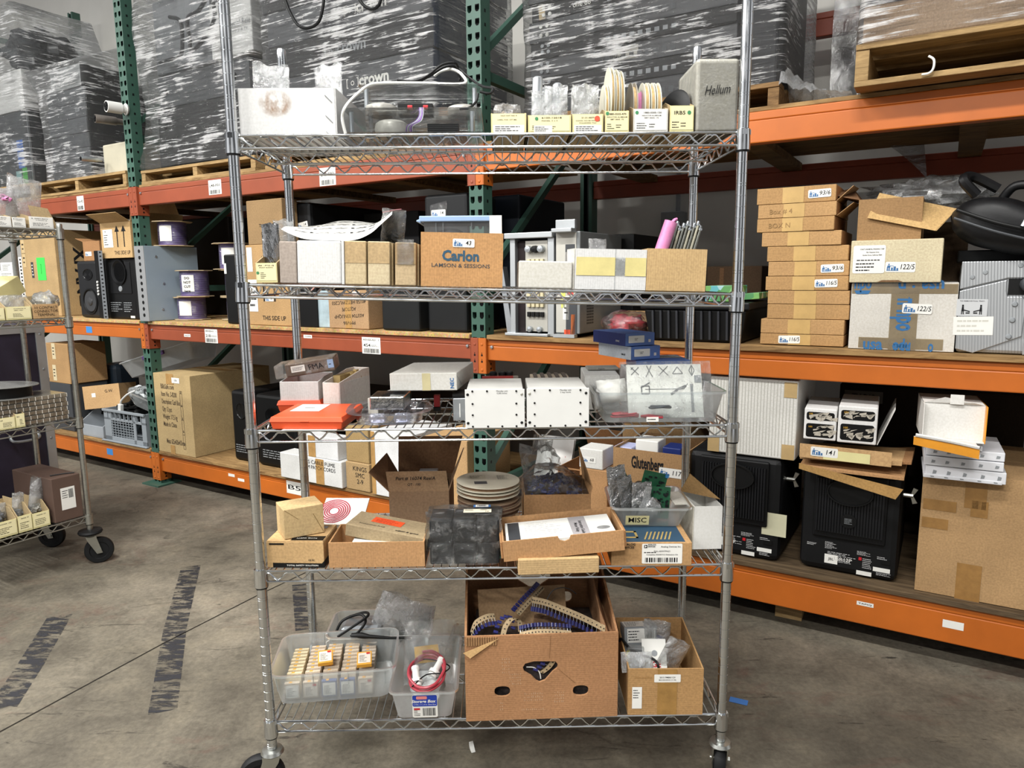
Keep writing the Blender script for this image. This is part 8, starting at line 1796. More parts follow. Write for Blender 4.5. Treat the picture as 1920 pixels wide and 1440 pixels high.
T = thing('power_plug', 'white power plug hanging over the rim of the grey mesh crate', 'plug', R, (*R.at(229, 771, .04)[:1], .03, zrow(229, 771, .03)), 0, .15); b = B(); b.box(-.018, .018, -.012, .012, 0, .05); b.build('plug_body', WHITE, T, bevel=.004); b = B(); b.tube(curve([(0, 0, .05), (.01, 0, .08), (.05, .02, .13), (.09, .05, .16)]), .006, 6); b.build('lead', WHITE, T)
T = thing('cardboard_box', 'open brown carton tilted on the cable-filled grey bin, marked G.W.', 'box', R, (R.xat(164, .10, .65), .06, zrow(166, 766, .10)), .5, -.10, -.1); carton(T, .28, .22, .17, BROWN3, 'open'); prt(T, face('front', .28, .22, .17, .2, .12, .001), 'G.W.', .03, INK); label(T, face('front', .28, .22, .17, .08, .1, .001), .03, .03)
def wtray(lab, u, v, y, w, d, h, rz, ry, rx, grip=None):
 x, z = R.at(u, v, y); T = thing('plastic_tray', lab, 'storage box', R, (x, y, z), rz, ry, rx); tub(T, w, d, h, BIN, .03, rad=.03, rim=.012)
 if grip: b = B(); b.box(w*.35, w*.65, -.022, -.004, h*.72, h*.95); b.build('handle', grip, T, bevel=.004)
 return T
wtray('clear tray with purple handles, tilted at the top of the pile by the slotted upright', 232, 712, .13, .60, .34, .12, .35, -.28, -.05, paint('6d4a94', .4, 0, .1))
wtray('clear tray of electronics wedged under the purple-handled tray', 238, 758, .06, .30, .3, .10, .3, .35, .1)
T = thing('parts_heap', 'silvery bagged electronics in the wedged clear tray', 'electronics', R, (R.xat(262, .16, .6), .18, zrow(262, 742, .16))); b = B(); blob(b, (0, 0, 0), .09, (1.1, .8, .8), 4, .5); b.build('heap', paint('9a9fa0', .3, .3, .6, sc=30), T)
# middle bay
CKD = card('b79c68', True, 2)
T, w, h = fb('cardboard_box', 'large tan shipping carton with printed weight and size lines, next to the slotted upright', 'box', 299, 367, 702, .004, .62, None, top=None); carton(T, w, .62, h, CKD, 'closed', bev=.006); DK = paint('4a3c2c', .8, 0, 0)
for i, (t, q) in enumerate((('BillsSafe.com', .36), ('Item No. S-8200', .42), ('Description: Cash Box', .50), ('Qty: 12 pcs', .26), ('Weight: 17.5 kg', .40), ('Made in China', .36))): prt(T, face('front', w, .62, h, w*.19, h*(.84-.095*i), .001), t, .045, DK, al='LEFT', w=w*q, bold=.01)
prt(T, face('front', w, .62, h, w*.24, h*.15, .001), 'Meas: 625x420x435mm', .045, DK, al='LEFT', w=w*.5, bold=.01); b = B(); b.tr(face('front', w, .62, h, 0, 0, .001))
for a in (.70, .755): b.quad((w*a, h*.08, 0), (w*(a+.007), h*.08, 0), (w*(a+.007), h*.80, 0), (w*a, h*.80, 0))
for k in range(5): b.quad((w*.70, h*(.08+.18*k), 0), (w*.762, h*(.08+.18*k), 0), (w*.762, h*(.085+.18*k), 0), (w*.70, h*(.085+.18*k), 0)); b.add([(w*.715, h*(.13+.16*k), 0), (w*.745, h*(.13+.16*k), 0), (w*.73, h*(.165+.16*k), 0)], [(0, 1, 2)])
b.build('printed_scale', DK, T, recalc=False); patch(T, face('front', w, .62, h, w*.46, h*.94, .0015), w*.2, h*.13, TAPE); patch(T, face('front', w, .62, h, w*.4, h*.05, .0015), w*.12, h*.11, TAPE); patch(T, face('top', w, .62, h, w*.5, .31, .0015), w*.98, .07, TAPE); label(T, face('front', w, .62, h, w*.62, h*.93, .002), .08, .035, (), tx=(('US6', .5, .5, .5),))
for k, (u0, u1, vt, y, lb) in enumerate(((440, 478, 733, .10, 'black powered speaker on the bottom deck beside the large tan carton'), (485, 560, 742, .09, 'black powered speaker behind the shelving post and the orange cases'))):
 T, w, h = fb('speaker', lb, 'speaker', u0, u1, vt, y, .45, None, top=None); speaker_front(T, w, .45, h, BLACK, None, (w*.5, h*.72, w*.25, h*.12)); label(T, face('front', w, .45, h, w*.5, h*.18, .001), w*.8, h*.16, ((.05, .95, .1, .9, 4),), BLACK, GREY, 'control_plate')
T, w, h = fb('cardboard_box', 'long white carton labelled KNS CABLE PATCH CORDS with a kraft tape band, bottom deck', 'box', 527, 642, 857, -.03, .11, card('d2d2cf', True, 2)); patch(T, face('front', w, .3, h, w*.66, h*.5, .001), w*.13, h*.98, TAPE); prt(T, face('front', w, .3, h, w*.64, h*.82, .0015), 'KNS CABLE FUME', .03, INK, 'handwriting', w=w*.52); prt(T, face('front', w, .3, h, w*.64, h*.62, .0015), '100M PATCH CORDS', .03, INK, 'handwriting', w=w*.52); z_ = zl+h+.001
T, w, h = fb('cardboard_box', 'white carton with a kraft band stacked on the KNS carton', 'box', 566, 634, 818, -.02, .1, card('cfd0d0', True, 2), z=z_); patch(T, face('front', w, .28, h, w*.3, h*.5, .001), w*.2, h*.98, TAPE)
T, w, h = fb('cardboard_box', 'tan carton marked Kings by hand, below another on the bottom deck', 'box', 650, 694, 868, -.01, .35, card('a98a5a', True, 2)); z_ = zl+h+.001; prt(T, face('front', w, .35, h, w*.6, h*.55, .001), 'KINGS\nSMC\n2-9', .035, INK, 'handwriting')
T, w, h = fb('cardboard_box', 'tan carton on top of the Kings carton', 'box', 650, 692, 800, .0, .35, card('a0834f', True, 2), z=z_)
T, w, h = fb('cardboard_box', 'tall white carton behind the Part # 16074 flap, on the bottom deck', 'box', 699, 775, 812, -.02, .35, card('d5d6d6', True, 2)); patch(T, face('front', w, .35, h, w*.05, h*.5, .001), w*.1, h*.98, TAPE)
T, w, h = fb('cardboard_box', 'tan carton on the bottom deck against the middle slotted upright', 'box', 800, 878, 822, .02, .4, BROWN3)
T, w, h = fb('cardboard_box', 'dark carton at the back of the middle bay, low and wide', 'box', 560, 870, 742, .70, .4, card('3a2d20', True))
# bay nearest the camera
def zb3(*a, **k): return front_box(*a, z=zr_, **k)
PRI = paint('e6e5e2', .5, 0, .06)
T, w, h = zb3('mailing_envelope', 'red and white PRIORITY MAIL envelope bulging behind the wire shelving', 'envelope', 996, 1062, 826, .36, .22, None, top=None); b = B(); b.grid(lambda u, v: (w*u, -.05*math.sin(PI*u)*math.sin(PI*v)+.012*noise.noise(Vector((u*4, v*4, 1)))+.3*v*.3, h*v), 14, 14); b.grid(lambda u, v: (w*u, .02+.05*math.sin(PI*u)*math.sin(PI*v)+.3*v*.3, h*v), 10, 10); b.build('envelope', PRI, T, smooth=True)
M = tl(w*.55, .035, h*.62) @ Matrix.Rotation(-.35+PI/2, 4, 'X'); prt(T, M, 'PRIORITY', .065, REDP, w=w*.62, bold=.03); prt(T, M @ tl(0, -.075, .006), 'MAIL', .065, REDP, w=w*.4, bold=.03)
T, w, h = zb3('cardboard_box', 'open brown carton with a folded flap under the PRIORITY MAIL envelope', 'box', 1046, 1120, 880, .16, .35, BROWN2, top='open', flaps={'back': (60, .16), 'front': (165, .08)}, dz=.001); z_ = zr_+h
T, w, h = zb3('cardboard_box', 'brown carton propping up the small white box with a stock label', 'box', 1086, 1138, 880, .02, .12, BROWN); z_ = zr_+h+.001
T, w, h = fb('cardboard_box', 'small white box with a stock label behind the rear of the MISC bin', 'box', 1086, 1130, 842, .02, .12, card('d9d8d2', False, 0, .04), z=z_); stock_label(T, face('front', w, .12, h, w*.4, h*.45, .001), .07, '68')
T, w, h = zb3('cardboard_box', 'carton printed Glutenberg with a hand hole and number 117', 'box', 1148, 1276, 846, -.01, .34, None, top=None); GB = card('a98151', True, 2); carton(T, w, .34, h, GB, 'open'); prt(T, face('front', w, .34, h, w*.5, h*.86, .001), 'Glutenberg', .07, INK, w=w*.46, bold=.03); stock_label(T, face('front', w, .34, h, w*.84, h*.80, .002), .10, '117')
b = B(); b.tr(face('front', w, .34, h, w*.5, h*.60, .001)); rrect(b, w*.36, h*.14, h*.06); b.build('hand_hole', paint('3a2c1c', .9, 0, .1), T, recalc=False); b = B(); b.tr(face('front', w, .34, h, 0, 0, .001))
for (a, c) in ((.02, .66), (.02, .40), (.28, .36), (.52, .36), (.76, .56), (.76, .36)):
 for q in range(9): b.quad((w*(a+.018*q), h*c, 0), (w*(a+.018*q+.011), h*c, 0), (w*(a+.018*q+.011), h*(c+.10), 0), (w*(a+.018*q), h*(c+.10), 0))
b.build('printed_pattern', paint('4a3420', .8, 0, 0), T, recalc=False); hg = h; xg = R.xat(1148, -.01, .5)
for (u0, u1, vt, m, lb, dy) in ((1150, 1183, 838, paint('b9bde0', .5, 0, 0), 'pale lilac box in the Glutenberg carton', .05), (1190, 1232, 826, PAPER, 'white handwritten box slanting out of the Glutenberg carton', .08), (1240, 1274, 840, NAVY, 'navy and white box in the Glutenberg carton', .06)): T, w2, h2 = fb('product_box', lb, 'box', u0, u1, vt, dy, .1, m, z=zr_+hg*.45)
T, w, h = zb3('cardboard_box', 'brown carton with a dark scrawl behind the Glutenberg carton', 'box', 1165, 1285, 800, .42, .4, BROWN3)
def sub_speaker(lab, u0, u1, vt, y, tape=None):
 T, w, h = zb3('powered_subwoofer', lab, 'speaker', u0, u1, vt, y, .5, None, top=None); b = B(); b.box(0, w, 0, .48, 0, h); b.build('cabinet', paint('18191b', .5, 0, .15), T, bevel=.025)
 b = B(); b.box(w*.13, w*.87, -.010, .004, h*.33, h*.96); b.build('amplifier_plate', paint('141517', .4, 0, .1), T, bevel=.012)
 for q in range(24): b = B(); x = w*(.17+.66*q/23); b.box(x-.0035, x+.0035, -.022, -.010, h*.40, h*.90); b.build('cooling_fin', paint('1c1d20', .35, 0, .1), T)
 b = B(); b.lathe([(1, -.03), (.97, -.036), (.9, -.036), (.82, -.012), (0, -.011)], 32, (0, 0, 0), 'y'); b.v = [Vector((w*.5+v.x*w*.24, v.y, h*.80+v.z*h*.125)) for v in b.v]; b.build('handle_cup', BLACK, T, smooth=True)
 label(T, face('front', w, .48, h, w*.5, h*.76, .016), .11, .035, ((.1, .9, .2, .8, 2),), paint('a9aaa8', .5, 0, 0), name='sticker'); b = B(); b.lathe([(0, -.026), (w*.08, -.026), (w*.08, -.02)], 24, (w*.5, 0, h*.53), 'y'); b.build('round_badge', BLACK, T, smooth=True); label(T, face('front', w, .48, h, w*.5, h*.53, .027), w*.1, h*.07, ((.1, .9, .1, .9, 5),), BLACK, GREY, 'badge_print')
 b = B(); b.tr(face('front', w, .48, h, 0, 0, .001))
 for k, (a, c, e, f_, n) in enumerate(((.08, .20, .26, .23, 3), (.27, .40, .22, .29, 6), (.30, .62, .16, .20, 3), (.60, .74, .21, .25, 4), (.66, .76, .09, .19, 6), (.80, .92, .20, .23, 2), (.36, .62, .105, .15, 4), (.80, .95, .05, .08, 3))): lines(b, w*a, w*c, h*e, h*f_, n, k+int(u0))
 b.build('control_print', paint('c9c9c9', .6, 0, 0), T, recalc=False); label(T, face('front', w, .48, h, w*.34, h*.125, .0015), .045, .035, (), PAPER, INK, 'printed_logo', (('JBL', .5, .5, .4),)); prt(T, face('front', w, .48, h, w*.46, h*.137, .0015), 'LSR12P', .02, PAPER)
 for a, c, ww in ((.85, .105, .055), (.68, .045, .05)): label(T, face('front', w, .48, h, w*a, h*c, .0015), ww, .016, (), PAPER)
 b = B(); b.box(w*.84, w*.93, -.004, 0, h*.165, h*.205); b.build('power_inlet', BLACK, T); b = B(); b.box(w*.62, w*.65, -.004, 0, h*.165, h*.19); b.build('rocker_switch', REDP, T); b = B(); b.cyl((w, .1, h*.76), (w+.03, .1, h*.76), .009, n=8); b.hexa([(w+.022, .096, h*.76), (w+.03, .096, h*.76), (w+.03, .104, h*.76), (w+.022, .104, h*.76)], [(w+.03, .096, h*.76+.03), (w+.045, .096, h*.76+.025), (w+.045, .104, h*.76+.025), (w+.03, .104, h*.76+.03)]); b.hexa([(w+.03, .096, h*.76-.03), (w+.045, .096, h*.76-.025), (w+.045, .104, h*.76-.025), (w+.03, .104, h*.76-.03)], [(w+.022, .096, h*.76), (w+.03, .096, h*.76), (w+.03, .104, h*.76), (w+.022, .104, h*.76)]); b.build('wing_knob', ZINC, T)
 if tape: patch(T, face('front', w, .48, h, w*.94, h*.37, .002), .09, .09, paint('c9c6a8', .7, 0, .05), 'masking_tape')
 return T, w, h
T, w, h = sub_speaker('black powered subwoofer with cooling fins, behind the front post, masking tape on its edge', 1288, 1459, 851, .035, True); z1_ = zr_+h+.001
T, w, h = sub_speaker('black powered subwoofer with cooling fins, beside the large brown carton', 1497, 1680, 880, .05); z2_ = zr_+h+.001
WC = card('cfcdc6', True, 0, .07)
T, w, h = fb('cardboard_box', 'tall ribbed white carton with kraft corner patches, on the subwoofer behind the post', 'box', 1328, 1490, 709, .03, .42, WC, z=z1_, bev=.005)
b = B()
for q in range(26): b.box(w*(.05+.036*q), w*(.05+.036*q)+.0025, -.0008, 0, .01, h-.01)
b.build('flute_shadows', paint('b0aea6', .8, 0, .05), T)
for a, c in ((.92, .88), (.92, .1), (.06, .1)): patch(T, face('front', w, .42, h, w*a, h*c, .0015), w*.14, h*.19, paint('b3986a', .5, 0, .1), 'kraft_patch')
T = thing('cardboard_box', 'flattened brown carton lying open on the second subwoofer, under the twin white boxes', 'box', R, (R.xat(1500, -.01, z2_), -.01, z2_), 0); w = R.xat(1700, -.01, z2_)-R.xat(1500, -.01, z2_)
for k, (x0, x1, za, zb4, y0, y1, m) in enumerate(((0, w*.98, .0, -.10, -.02, .30, BROWN), (0, w*.95, .035, .05, -.015, .3, BROWN3), (w*.72, w*1.03, .04, .05, .02, .34, BROWN2))):
 b = B(); b.hexa([(x0, y0, max(.001, za)), (x1, y0, max(.001, zb4+.101 if k == 0 else zb4)), (x1, y1, max(.001, .02)), (x0, y1, .02)], [(x0, y0, za+.012), (x1, y0, (.113 if k == 0 and False else zb4+.012 if k else .012)), (x1, y1, .045), (x0, y1, .03)]); b.build('folded_panel', m, T, bevel=.001)
b = B(); b.hexa([(.0, -.024, .0), (w*.92, -.05, -.06), (w*.92, -.046, -.06), (0, -.02, 0)], [(0, -.024, .02), (w*.98, -.05, -.022), (w*.98, -.046, -.022), (0, -.02, .02)]); b.build('drooping_edge', card('a9803f', True), T)
b = B(); b.box(.0, w*.86, -.028, -.024, .045, .095); o = b.build('front_panel', BROWN3, T); stock_label(T, tl(w*.24, -.0295, .072) @ rot(PI/2), .09, '141'); patch(T, tl(w*.45, -.029, .064) @ rot(PI/2), .15, .035, CREAM, 'yellowed_tape'); z3_ = z2_+.105
for k, (u0, u1, vt, rz) in enumerate(((1506, 1566, 767, .08), (1569, 1642, 763, .06))):
 T, w, h = fb('product_box', 'white boxed part with two black picture panels, %s' % ('next to the ribbed white carton', 'its side flap hanging open')[k], 'box', u0, u1, vt, .0, .28, card('dcdbd8', False, 0, .04), z=z3_, rz=rz, group='twin white boxes')
 for c, hh in ((.76, .26), (.30, .44)):
  b = B(); b.tr(face('front', w, .28, h, w*.5, h*c, .0008)); rrect(b, w*.86, h*hh, .008); b.mt(1); rr = random.Random(k+int(c*10))
  for q in range(14): a, e = rr.uniform(-.38, .34)*w, rr.uniform(-.3, .22)*h*hh*1.3; b.quad((a, e, .0004), (a+.02*rr.random()+.004, e+.012*rr.uniform(-1, 1), .0004), (a+.022, e+.01, .0004), (a, e+.005, .0004))
  b.mt(2); b.text('100', h*.08, tl(-w*.3, h*hh*.25, .0006)); b.build('picture_panel', [BLACK, paint('c9c2b4', .4, .3, 0), GOLD], T, recalc=False)
 if k: b = B(); b.hexa([(w+.002, .01, 0), (w+.005, .01, 0), (w+.008, .27, 0), (w+.005, .27, 0)], [(w+.05, .03, h*.95), (w+.053, .03, h*.95), (w+.056, .25, h), (w+.053, .25, h)]); b.build('side_flap', card('d0cec8', False, 0, .05), T)
# large carton, flat white boxes, yellow box
T, w, h = zb3('cardboard_box', 'large brown carton with strips of packing tape, at the near edge of the bottom deck', 'box', 1714, 1926, 893, .03, .55, None, top=None); carton(T, w, .55, h, card('b08a58', True, 2), 'closed', bev=.006); z4_ = zr_+h+.001
for (a, c, ww, hh) in ((.48, .84, .19, .2), (.52, .74, .15, .13), (.17, .73, .30, .085), (.14, .58, .24, .085), (.48, .14, .22, .30)): patch(T, face('front', w, .55, h, w*a, h*c, .001), w*ww, h*hh, paint('9a7342', .2, 0, .12, sc=26, bmp=.35))
WF = paint('dfe0e4', .45, 0, .03); zz = z4_; un = ((1731, 1880, 903), (1734, 1886, 880), (1732, 1882, 862), (1736, 1884, 844), (1755, 1842, 828))
for k, (u0, u1, vt) in enumerate(un):
 T, w, h = fb('flat_box', 'flat white box with grey prints, piled on the large carton, %s' % ('bottom', 'second up', 'middle', 'second from the top', 'topmost, short')[k], 'box', u0, u1, vt, -.03+.006*(k % 2), .26, WF, z=zz, group='flat white boxes', bev=.002, rz=(.05, .03, .05, .04, 0)[k], dz=.001)
 b = B(); b.tr(face('front', w, .26, h, 0, 0, .0008))
 for a in (.12, .3, .5, .72, .92): b.quad((w*a-.006, h*.3, 0), (w*a+.004, h*.34, 0), (w*a+.006, h*.6, 0), (w*a-.004, h*.66, 0))
 b.build('lettering', GREY, T, recalc=False)
 if k == 4: label(T, face('front', w, .26, h, w*.3, h*.5, .001), w*.5, h*.7, (), bar=(.02, .98, .1, .6))
 zz += h+.0025
T = thing('product_box', 'yellow boxed headset with its white end flaps open, on the flat white boxes', 'box', R, (R.xat(1728, -.06, zz), -.065, zz+.001), .10, -.0); w = (R.xat(1848, -.06, zz)-R.xat(1728, -.06, zz)); h = .12; d = .24
YW = card('dcdad4', False, 0, .03); b = B(); t = .003; b.box(0, w, 0, d, 0, t); b.box(0, w, 0, t, t, h*.98) if False else b.box(0, w, d-t, d, t, h); b.box(0, t, 0, d, t, h); b.box(t, w, .03, .03+t, t, h); b.box(0, w, .03, d, h-t, h); b.build('body', YW, T, bevel=.001)
b = B(); b.box(w-t, w, 0, d, 0, h); b.build('yellow_side', YBOX, T); b = B(); b.tr(face('right', w, d, h, d*.36, h*.5, .001)); n = 24; b.add([(.035*math.cos(2*PI*i/n), .045*math.sin(2*PI*i/n), 0) for i in range(n)], [tuple(range(n))]); b.mt(1); seg(b, Matrix.Identity(4), [(-.02, 0), (.075, .008)], .009); seg(b, Matrix.Identity(4), [(.05, .06), (.075, .008), (.065, -.055)], .004); b.mt(0); b.build('product_picture', [GREY, INK], T, recalc=False)
b = B(); b.hexa([(0, .03, h), (w*.95, .03, h), (w*.95, .033, h), (0, .033, h)], [(.06, .02, h+.022), (w*.8, .02, h+.008), (w*.8, .023, h+.008), (.06, .023, h+.022)]); b.build('tuck_flap', YW, T); b = B(); b.box(w*.42, w*.64, .02, .023, h, h+.032); b.build('tuck_tongue', YW, T, bevel=.001)
b = B(); b.hexa([(-.03, -.09, .025), (w*.85, -.09, .0), (w*.85, .0, .0), (0, 0, .0)], [(-.03, -.09, .028), (w*.85, -.09, .003), (w*.85, 0, .003), (0, 0, .003)]); b.build('open_flap', YW, T); b = B(); b.hexa([(-.03, -.092, .0), (w*.85, -.092, -.03), (w*.85, -.09, -.03), (-.03, -.09, .0)], [(-.03, -.092, .026), (w*.85, -.092, .001), (w*.85, -.09, .001), (-.03, -.09, .026)]); b.build('flap_edge', YBOX, T)
b = B(); b.tube(curve([(-.025, -.091, .032), (w*.4, -.092, .02), (w*.84, -.091, .006)]), .006, 6); b.build('folded_lip', YW, T)
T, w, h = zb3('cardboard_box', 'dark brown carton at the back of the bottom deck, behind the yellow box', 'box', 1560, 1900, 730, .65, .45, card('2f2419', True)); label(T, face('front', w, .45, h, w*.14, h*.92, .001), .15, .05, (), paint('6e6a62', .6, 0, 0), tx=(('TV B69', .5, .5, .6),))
x, y = fl(1490, 1161); b = B(); b.box(-.05, .05, -.05, .05, 0, .085); solo(b, 'wood_block', PALLET, 'wooden block on the floor propped under the orange bottom beam', 'wood block', G, (x, y+.05, 0), -.5)
x, y = fl(888, 1412); b = B(); b.grid(lambda u, v: (.012*u-.006+.01*v*v, .05*v, .002+.012*math.sin(PI*v)*u), 3, 6); solo(b, 'paper_scrap', PAPER, 'curled white scrap on the floor below the fruit carton', 'scrap', G, (x, y, 0), .4)
# ================================================================== load of the wire cart
def kb(u0, u1, vt, y, lv, **k): return dict(u0=u0, u1=u1, vt=vt, y=y, z0=KZ(lv))
for k, (u0, u1, vt, lb) in enumerate(((-18, 22, 405, 'first from the edge of the picture'), (24, 49, 408, 'middle one'), (56, 101, 407, 'next to the corner post'))):
 T, w, h = parts_bin(K, u0, u1, vt, .02, KZ(1), .28, 'white-fronted parts bin, top shelf of the wire cart, %s' % lb, 1.25, PAPER, (('5962-8672', .5, .85, .12, .6), ('IC SOCKET 40', .5, .68, .1, .5)), (.12, .85, GREY, .5), ((.1, .9, .08, .45, 4),), group='parts bins on the wire cart')
x0 = K.xat(75, .05, 1.65); T = thing('card_flap', 'tan card flap standing in the bin by the corner post of the wire cart', 'card', K, (x0-.02, .06, KZ(1)+.005)); b = B(); b.prism([(0, 0), (.10, 0), (.06, K.zat(392, x0, .06)-KZ(1)), (-.02, K.zat(388, x0, .06)-KZ(1))], 0, .003); b.build('flap', KRAFT, T)
x0 = K.xat(45, .1, 1.65); T = thing('plastic_bag', 'tall clear bag standing on the top shelf of the wire cart', 'bag', K, (x0, .12, KZ(1)+.01), .2, .15); bag(T, .16, K.zat(328, x0, .12)-KZ(1)-.02, .08, FILM2, 111)
x0 = K.xat(12, .1, 1.65); T = thing('plastic_bag', 'pink-sealed bag of parts on the top shelf of the wire cart', 'bag', K, (x0, .10, KZ(1)+.01), .1, -.1); bag(T, .12, .16, .07, FILM2, 113); b = B(); blob(b, (0, 0, .115), .03, (1.2, .8, .6), 3, .5); b.build('pink_seal', PINK, T)
for k, (u0, u1, vt, lb, m, tx_) in enumerate(((-14, 10, 578, 'cream parts bin cut by the picture edge, second shelf of the wire cart', CREAM, ()), (12, 60, 575, 'cream parts bin with a printed label, second shelf of the wire cart', CREAM, (('FLATPACK, 8', .55, .85, .1, .5), ('SMT FET', .5, .70, .09, .4))), (63, 111, 570, 'brown parts bin with boxed marker writing, second shelf of the wire cart', BROWN3, ()))):
 T, w, h = parts_bin(K, u0, u1, vt, .02, KZ(2), .28, lb, 1.5, m, tx_, None, ((.25, .7, .1, .45, 4),) if k < 2 else (), group='parts bins on the wire cart')
 if k == 2: prt(T, face('front', w, .28, h, w*.5, h*.5, .003), '10 CONTACT\nCONNECTOR\nTERMINAL', .016, INK, 'handwriting')
x0 = K.xat(85, .08, 1.25); T = thing('plastic_bag', 'bag of pale washers heaped in the brown marker-labelled bin', 'bag', K, (x0, .08, KZ(2)+.02)); b = B(); blob(b, (0, 0, .05), .055, (1.1, .9, .8), 5, .4); b.build('film', FILM2, T, smooth=True); b = B(); blob(b, (0, 0, .045), .042, (1.1, .9, .8), 8, .5); b.build('contents', paint('c9c0a8', .5, 0, .3, sc=60), T)
x0 = K.xat(22, .06, 1.25); T = thing('parts_bin', 'cream bin turned on edge behind the label bins of the wire cart', 'parts bin', K, (x0, .16, KZ(2)+.05), .35, -.45); b = B(); b.box(0, .16, 0, .12, 0, .08); b.build('bin_body', CREAM, T, bevel=.002)
x0 = K.xat(30, .06, 1.22); T = thing('plastic_bag', 'milky bag lying in the printed-label cream bin of the wire cart', 'bag', K, (x0, .08, KZ(2)+.02)); bag(T, .12, .085, .06, FILM2, 117, open_top=False)
# wire reel, tray stack
x0 = K.xat(6, .16, .85); z5_ = K.zat(745, x0, .05)
T = thing('wire_reel', 'big clear-flanged reel of black wire lying on the third shelf of the wire cart', 'reel', K, (x0-.02, .18, z5_-.006), 0, .04);
for q in (0, .052): b = B(); b.lathe([(.03, q), (.165, q), (.165, q+.003), (.03, q+.003)], 40); b.build('flange', clear('reel_flange', 'dfe0dc', .25, .4, .1, .25, white=.9, sc=3, diff='c9cac6'), T, smooth=True)
b = B(); b.lathe([(.04, .004), (.135, .004), (.138, .03), (.135, .05), (.04, .05)], 36); b.build('wound_wire', BLACK, T, smooth=True)
T, w, h = front_box('cardboard_box', 'low tan box under the reel of black wire on the wire cart', 'box', -40, 22, 775, .275, .10, BROWN3, z=KZ(3), F=K, top=None); carton(T, max(w, .1), .10, z5_-.03-KZ(3), BROWN3, 'flat')
xt = K.xat(42, .05, .8); wt = .30; xt = 1.19-.03-wt; zt0 = KZ(3); ht = (K.zat(735, xt+wt, .05)-zt0)/6
CT = clear('compartment_tray', 'd9d4c6', .4, .62, .12, .15, white=.8, sc=8, diff='b9b2a2')
for k in range(6):
 T = thing('compartment_tray', 'clear lidded compartment tray of small parts in the cart stack, %s' % ('bottom', 'second', 'third', 'fourth', 'fifth', 'top')[k], 'tray', K, (xt+.004*(k % 2), .03, zt0+k*ht+.0006), group='compartment trays on the wire cart'); b = B(); b.box(0, wt, 0, .2, 0, ht-.002); b.build('case', CT, T, bevel=.002)
 b = B()
 for q in range(11): b.box(.008+q*.0265, .022+q*.0265, .004, .19, .003, ht*.6)
 b.build('parts', paint(('a08d70', 'b5aa98')[k % 2], .5, .1, .4, sc=60), T); b = B()
 for q in range(12): b.box(q*(wt-.002)/11, q*(wt-.002)/11+.002, -.0006, .198, .001, ht-.003)
 b.build('dividers', paint('e6e3da', .4, 0, 0), T)
for k, (u0, u1, vt, lb) in enumerate(((-10, 30, 784, 'cream parts bin with red print, third shelf of the wire cart'), (31, 48, 776, 'narrow cream parts bin against the compartment trays'))): parts_bin(K, u0, u1, vt, .015, KZ(3), .25, lb, 1.3, CREAM, (('MS-24', .25, .8, .16, .3),), None, ((.4, .9, .1, .6, 4),), group='parts bins on the wire cart')
# bottom shelf of the cart
for k, (u0, u1, vt, lb) in enumerate(((-12, 34, 978, 'cream parts bin cut by the picture edge, bottom shelf of the wire cart'), (36, 62, 966, 'cream parts bin with a white sticker, middle of the bottom cart shelf'), (63, 95, 960, 'cream parts bin beside the brown wedge box, bottom cart shelf'))):
 T, w, h = parts_bin(K, u0, u1, vt, .015, KZ(4), .25, lb, 1.6, CREAM, (('HEADER 10P', .5, .85, .1, .6),), None, ((.1, .8, .1, .6, 4),), group='parts bins on the wire cart')
 xk = (K.xat(u0, .02, .3)+K.xat(u1, .02, .3))/2; T = thing('plastic_bag', ('grey bag in the bin at the picture edge of the bottom cart shelf', 'clear bag of grey tape in the middle bin of the bottom cart shelf', 'tall clear bag flopping out of the bin beside the brown wedge box')[k], 'bag', K, (xk, .10, KZ(4)+.02), .1, .1*k); bag(T, w*.9, (.11, .14, .20)[k], .06, FILM2, 120+k)
 b = B(); blob(b, (0, 0, .05), w*.36, (1, 1, .8), 5+k, .5); b.build('contents', paint(('4a4c4e', '8a9094', '9a9890')[k], .5, 0, .4, sc=50), T)
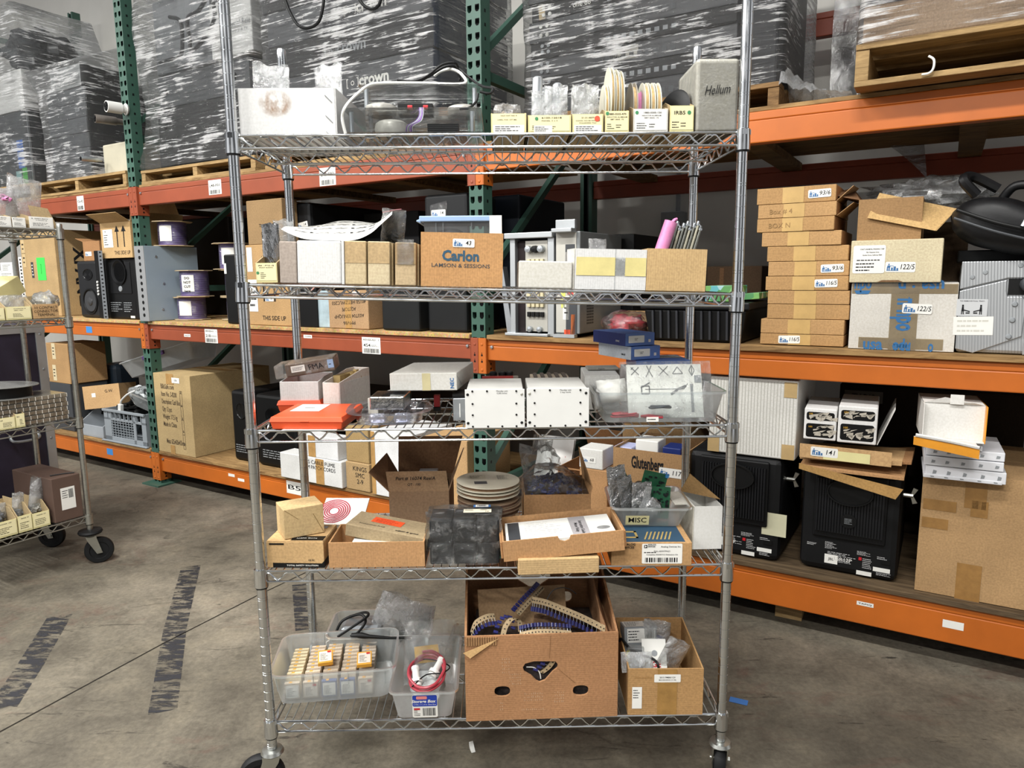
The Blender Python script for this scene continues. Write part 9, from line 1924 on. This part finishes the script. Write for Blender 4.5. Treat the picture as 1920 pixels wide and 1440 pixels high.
x0 = K.xat(103, .0, .3); xw = K.xat(156, .0, .3)-x0; T = thing('cardboard_box', 'dark brown wedge-shaped box with a white label, on the bottom shelf of the wire cart', 'box', K, (x0, .005, KZ(4)+.0006)); DBX = paint('5a463c', .6, 0, .08); hA_ = K.zat(900, x0, 0)-KZ(4)
b = B(); b.box(0, xw, 0, .36, 0, hA_); b.build('body', DBX, T, bevel=.003); label(T, face('front', xw, .36, hA_, xw*.52, hA_*.5, .001), xw*.5, hA_*.5, ((.1, .6, .5, .9, 4),), bar=(.55, .9, .5, .9)); b = B(); b.tube(curve([(xw*.2, .06, hA_+.004), (xw*.6, .04, hA_+.005), (xw*.9, .02, hA_+.004)]), .003, 5); b.build('string_tie', BLACK, T)
# road case behind the cart
xr_ = K.xat(104, .62, .5); T = thing('road_case', 'dark purple road case with aluminium edging, standing behind the wire cart', 'case', K, (xr_-1.0, .62, 0)); h = K.zat(608, xr_, .62); b = B(); b.box(0, 1.0, 0, .5, .05, h); b.build('panel', paint('2a2436', .55, 0, .15), T)
for x in (0, .955): b = B(); b.box(x, x+.045, -.006, .02, .05, h); b.build('edge_extrusion', ALU, T, bevel=.002)
b = B()
for q in range(6): b.lathe([(0, -.010), (.005, -.009), (.007, -.006)], 10, (.978, 0, .15+q*(h-.2)/5), 'y')
b.build('rivets', STEEL, T); b = B(); b.box(-.002, 1.002, -.008, .02, h-.04, h); b.build('top_extrusion', ALU, T)
zhd = K.zat(820, xr_-.1, .61); b = B(); b.tube(curve([(.78, -.01, zhd+.03), (.79, -.035, zhd), (.90, -.035, zhd), (.91, -.01, zhd+.03)]), .008, 8); b.build('handle', STEEL, T, smooth=True)
for x in (.05, .95): b = B(); b.lathe([(0, -.02), (.045, -.02), (.05, 0), (.045, .02), (0, .02)], 20, (x, .1, .05), 'x'); b.build('wheel', RUBBER, T, smooth=True)
SC.view_settings.view_transform = 'Standard'; SC.view_settings.look = 'None'; SC.view_settings.gamma = 1; SC.view_settings.exposure = EXPO
SC.view_settings.use_curve_mapping = False
SC.cycles.max_bounces = 8; SC.cycles.diffuse_bounces = 3; SC.cycles.glossy_bounces = 4; SC.cycles.transparent_max_bounces = 24; SC.cycles.transmission_bounces = 4
SC.cycles.caustics_reflective = False; SC.cycles.caustics_refractive = False
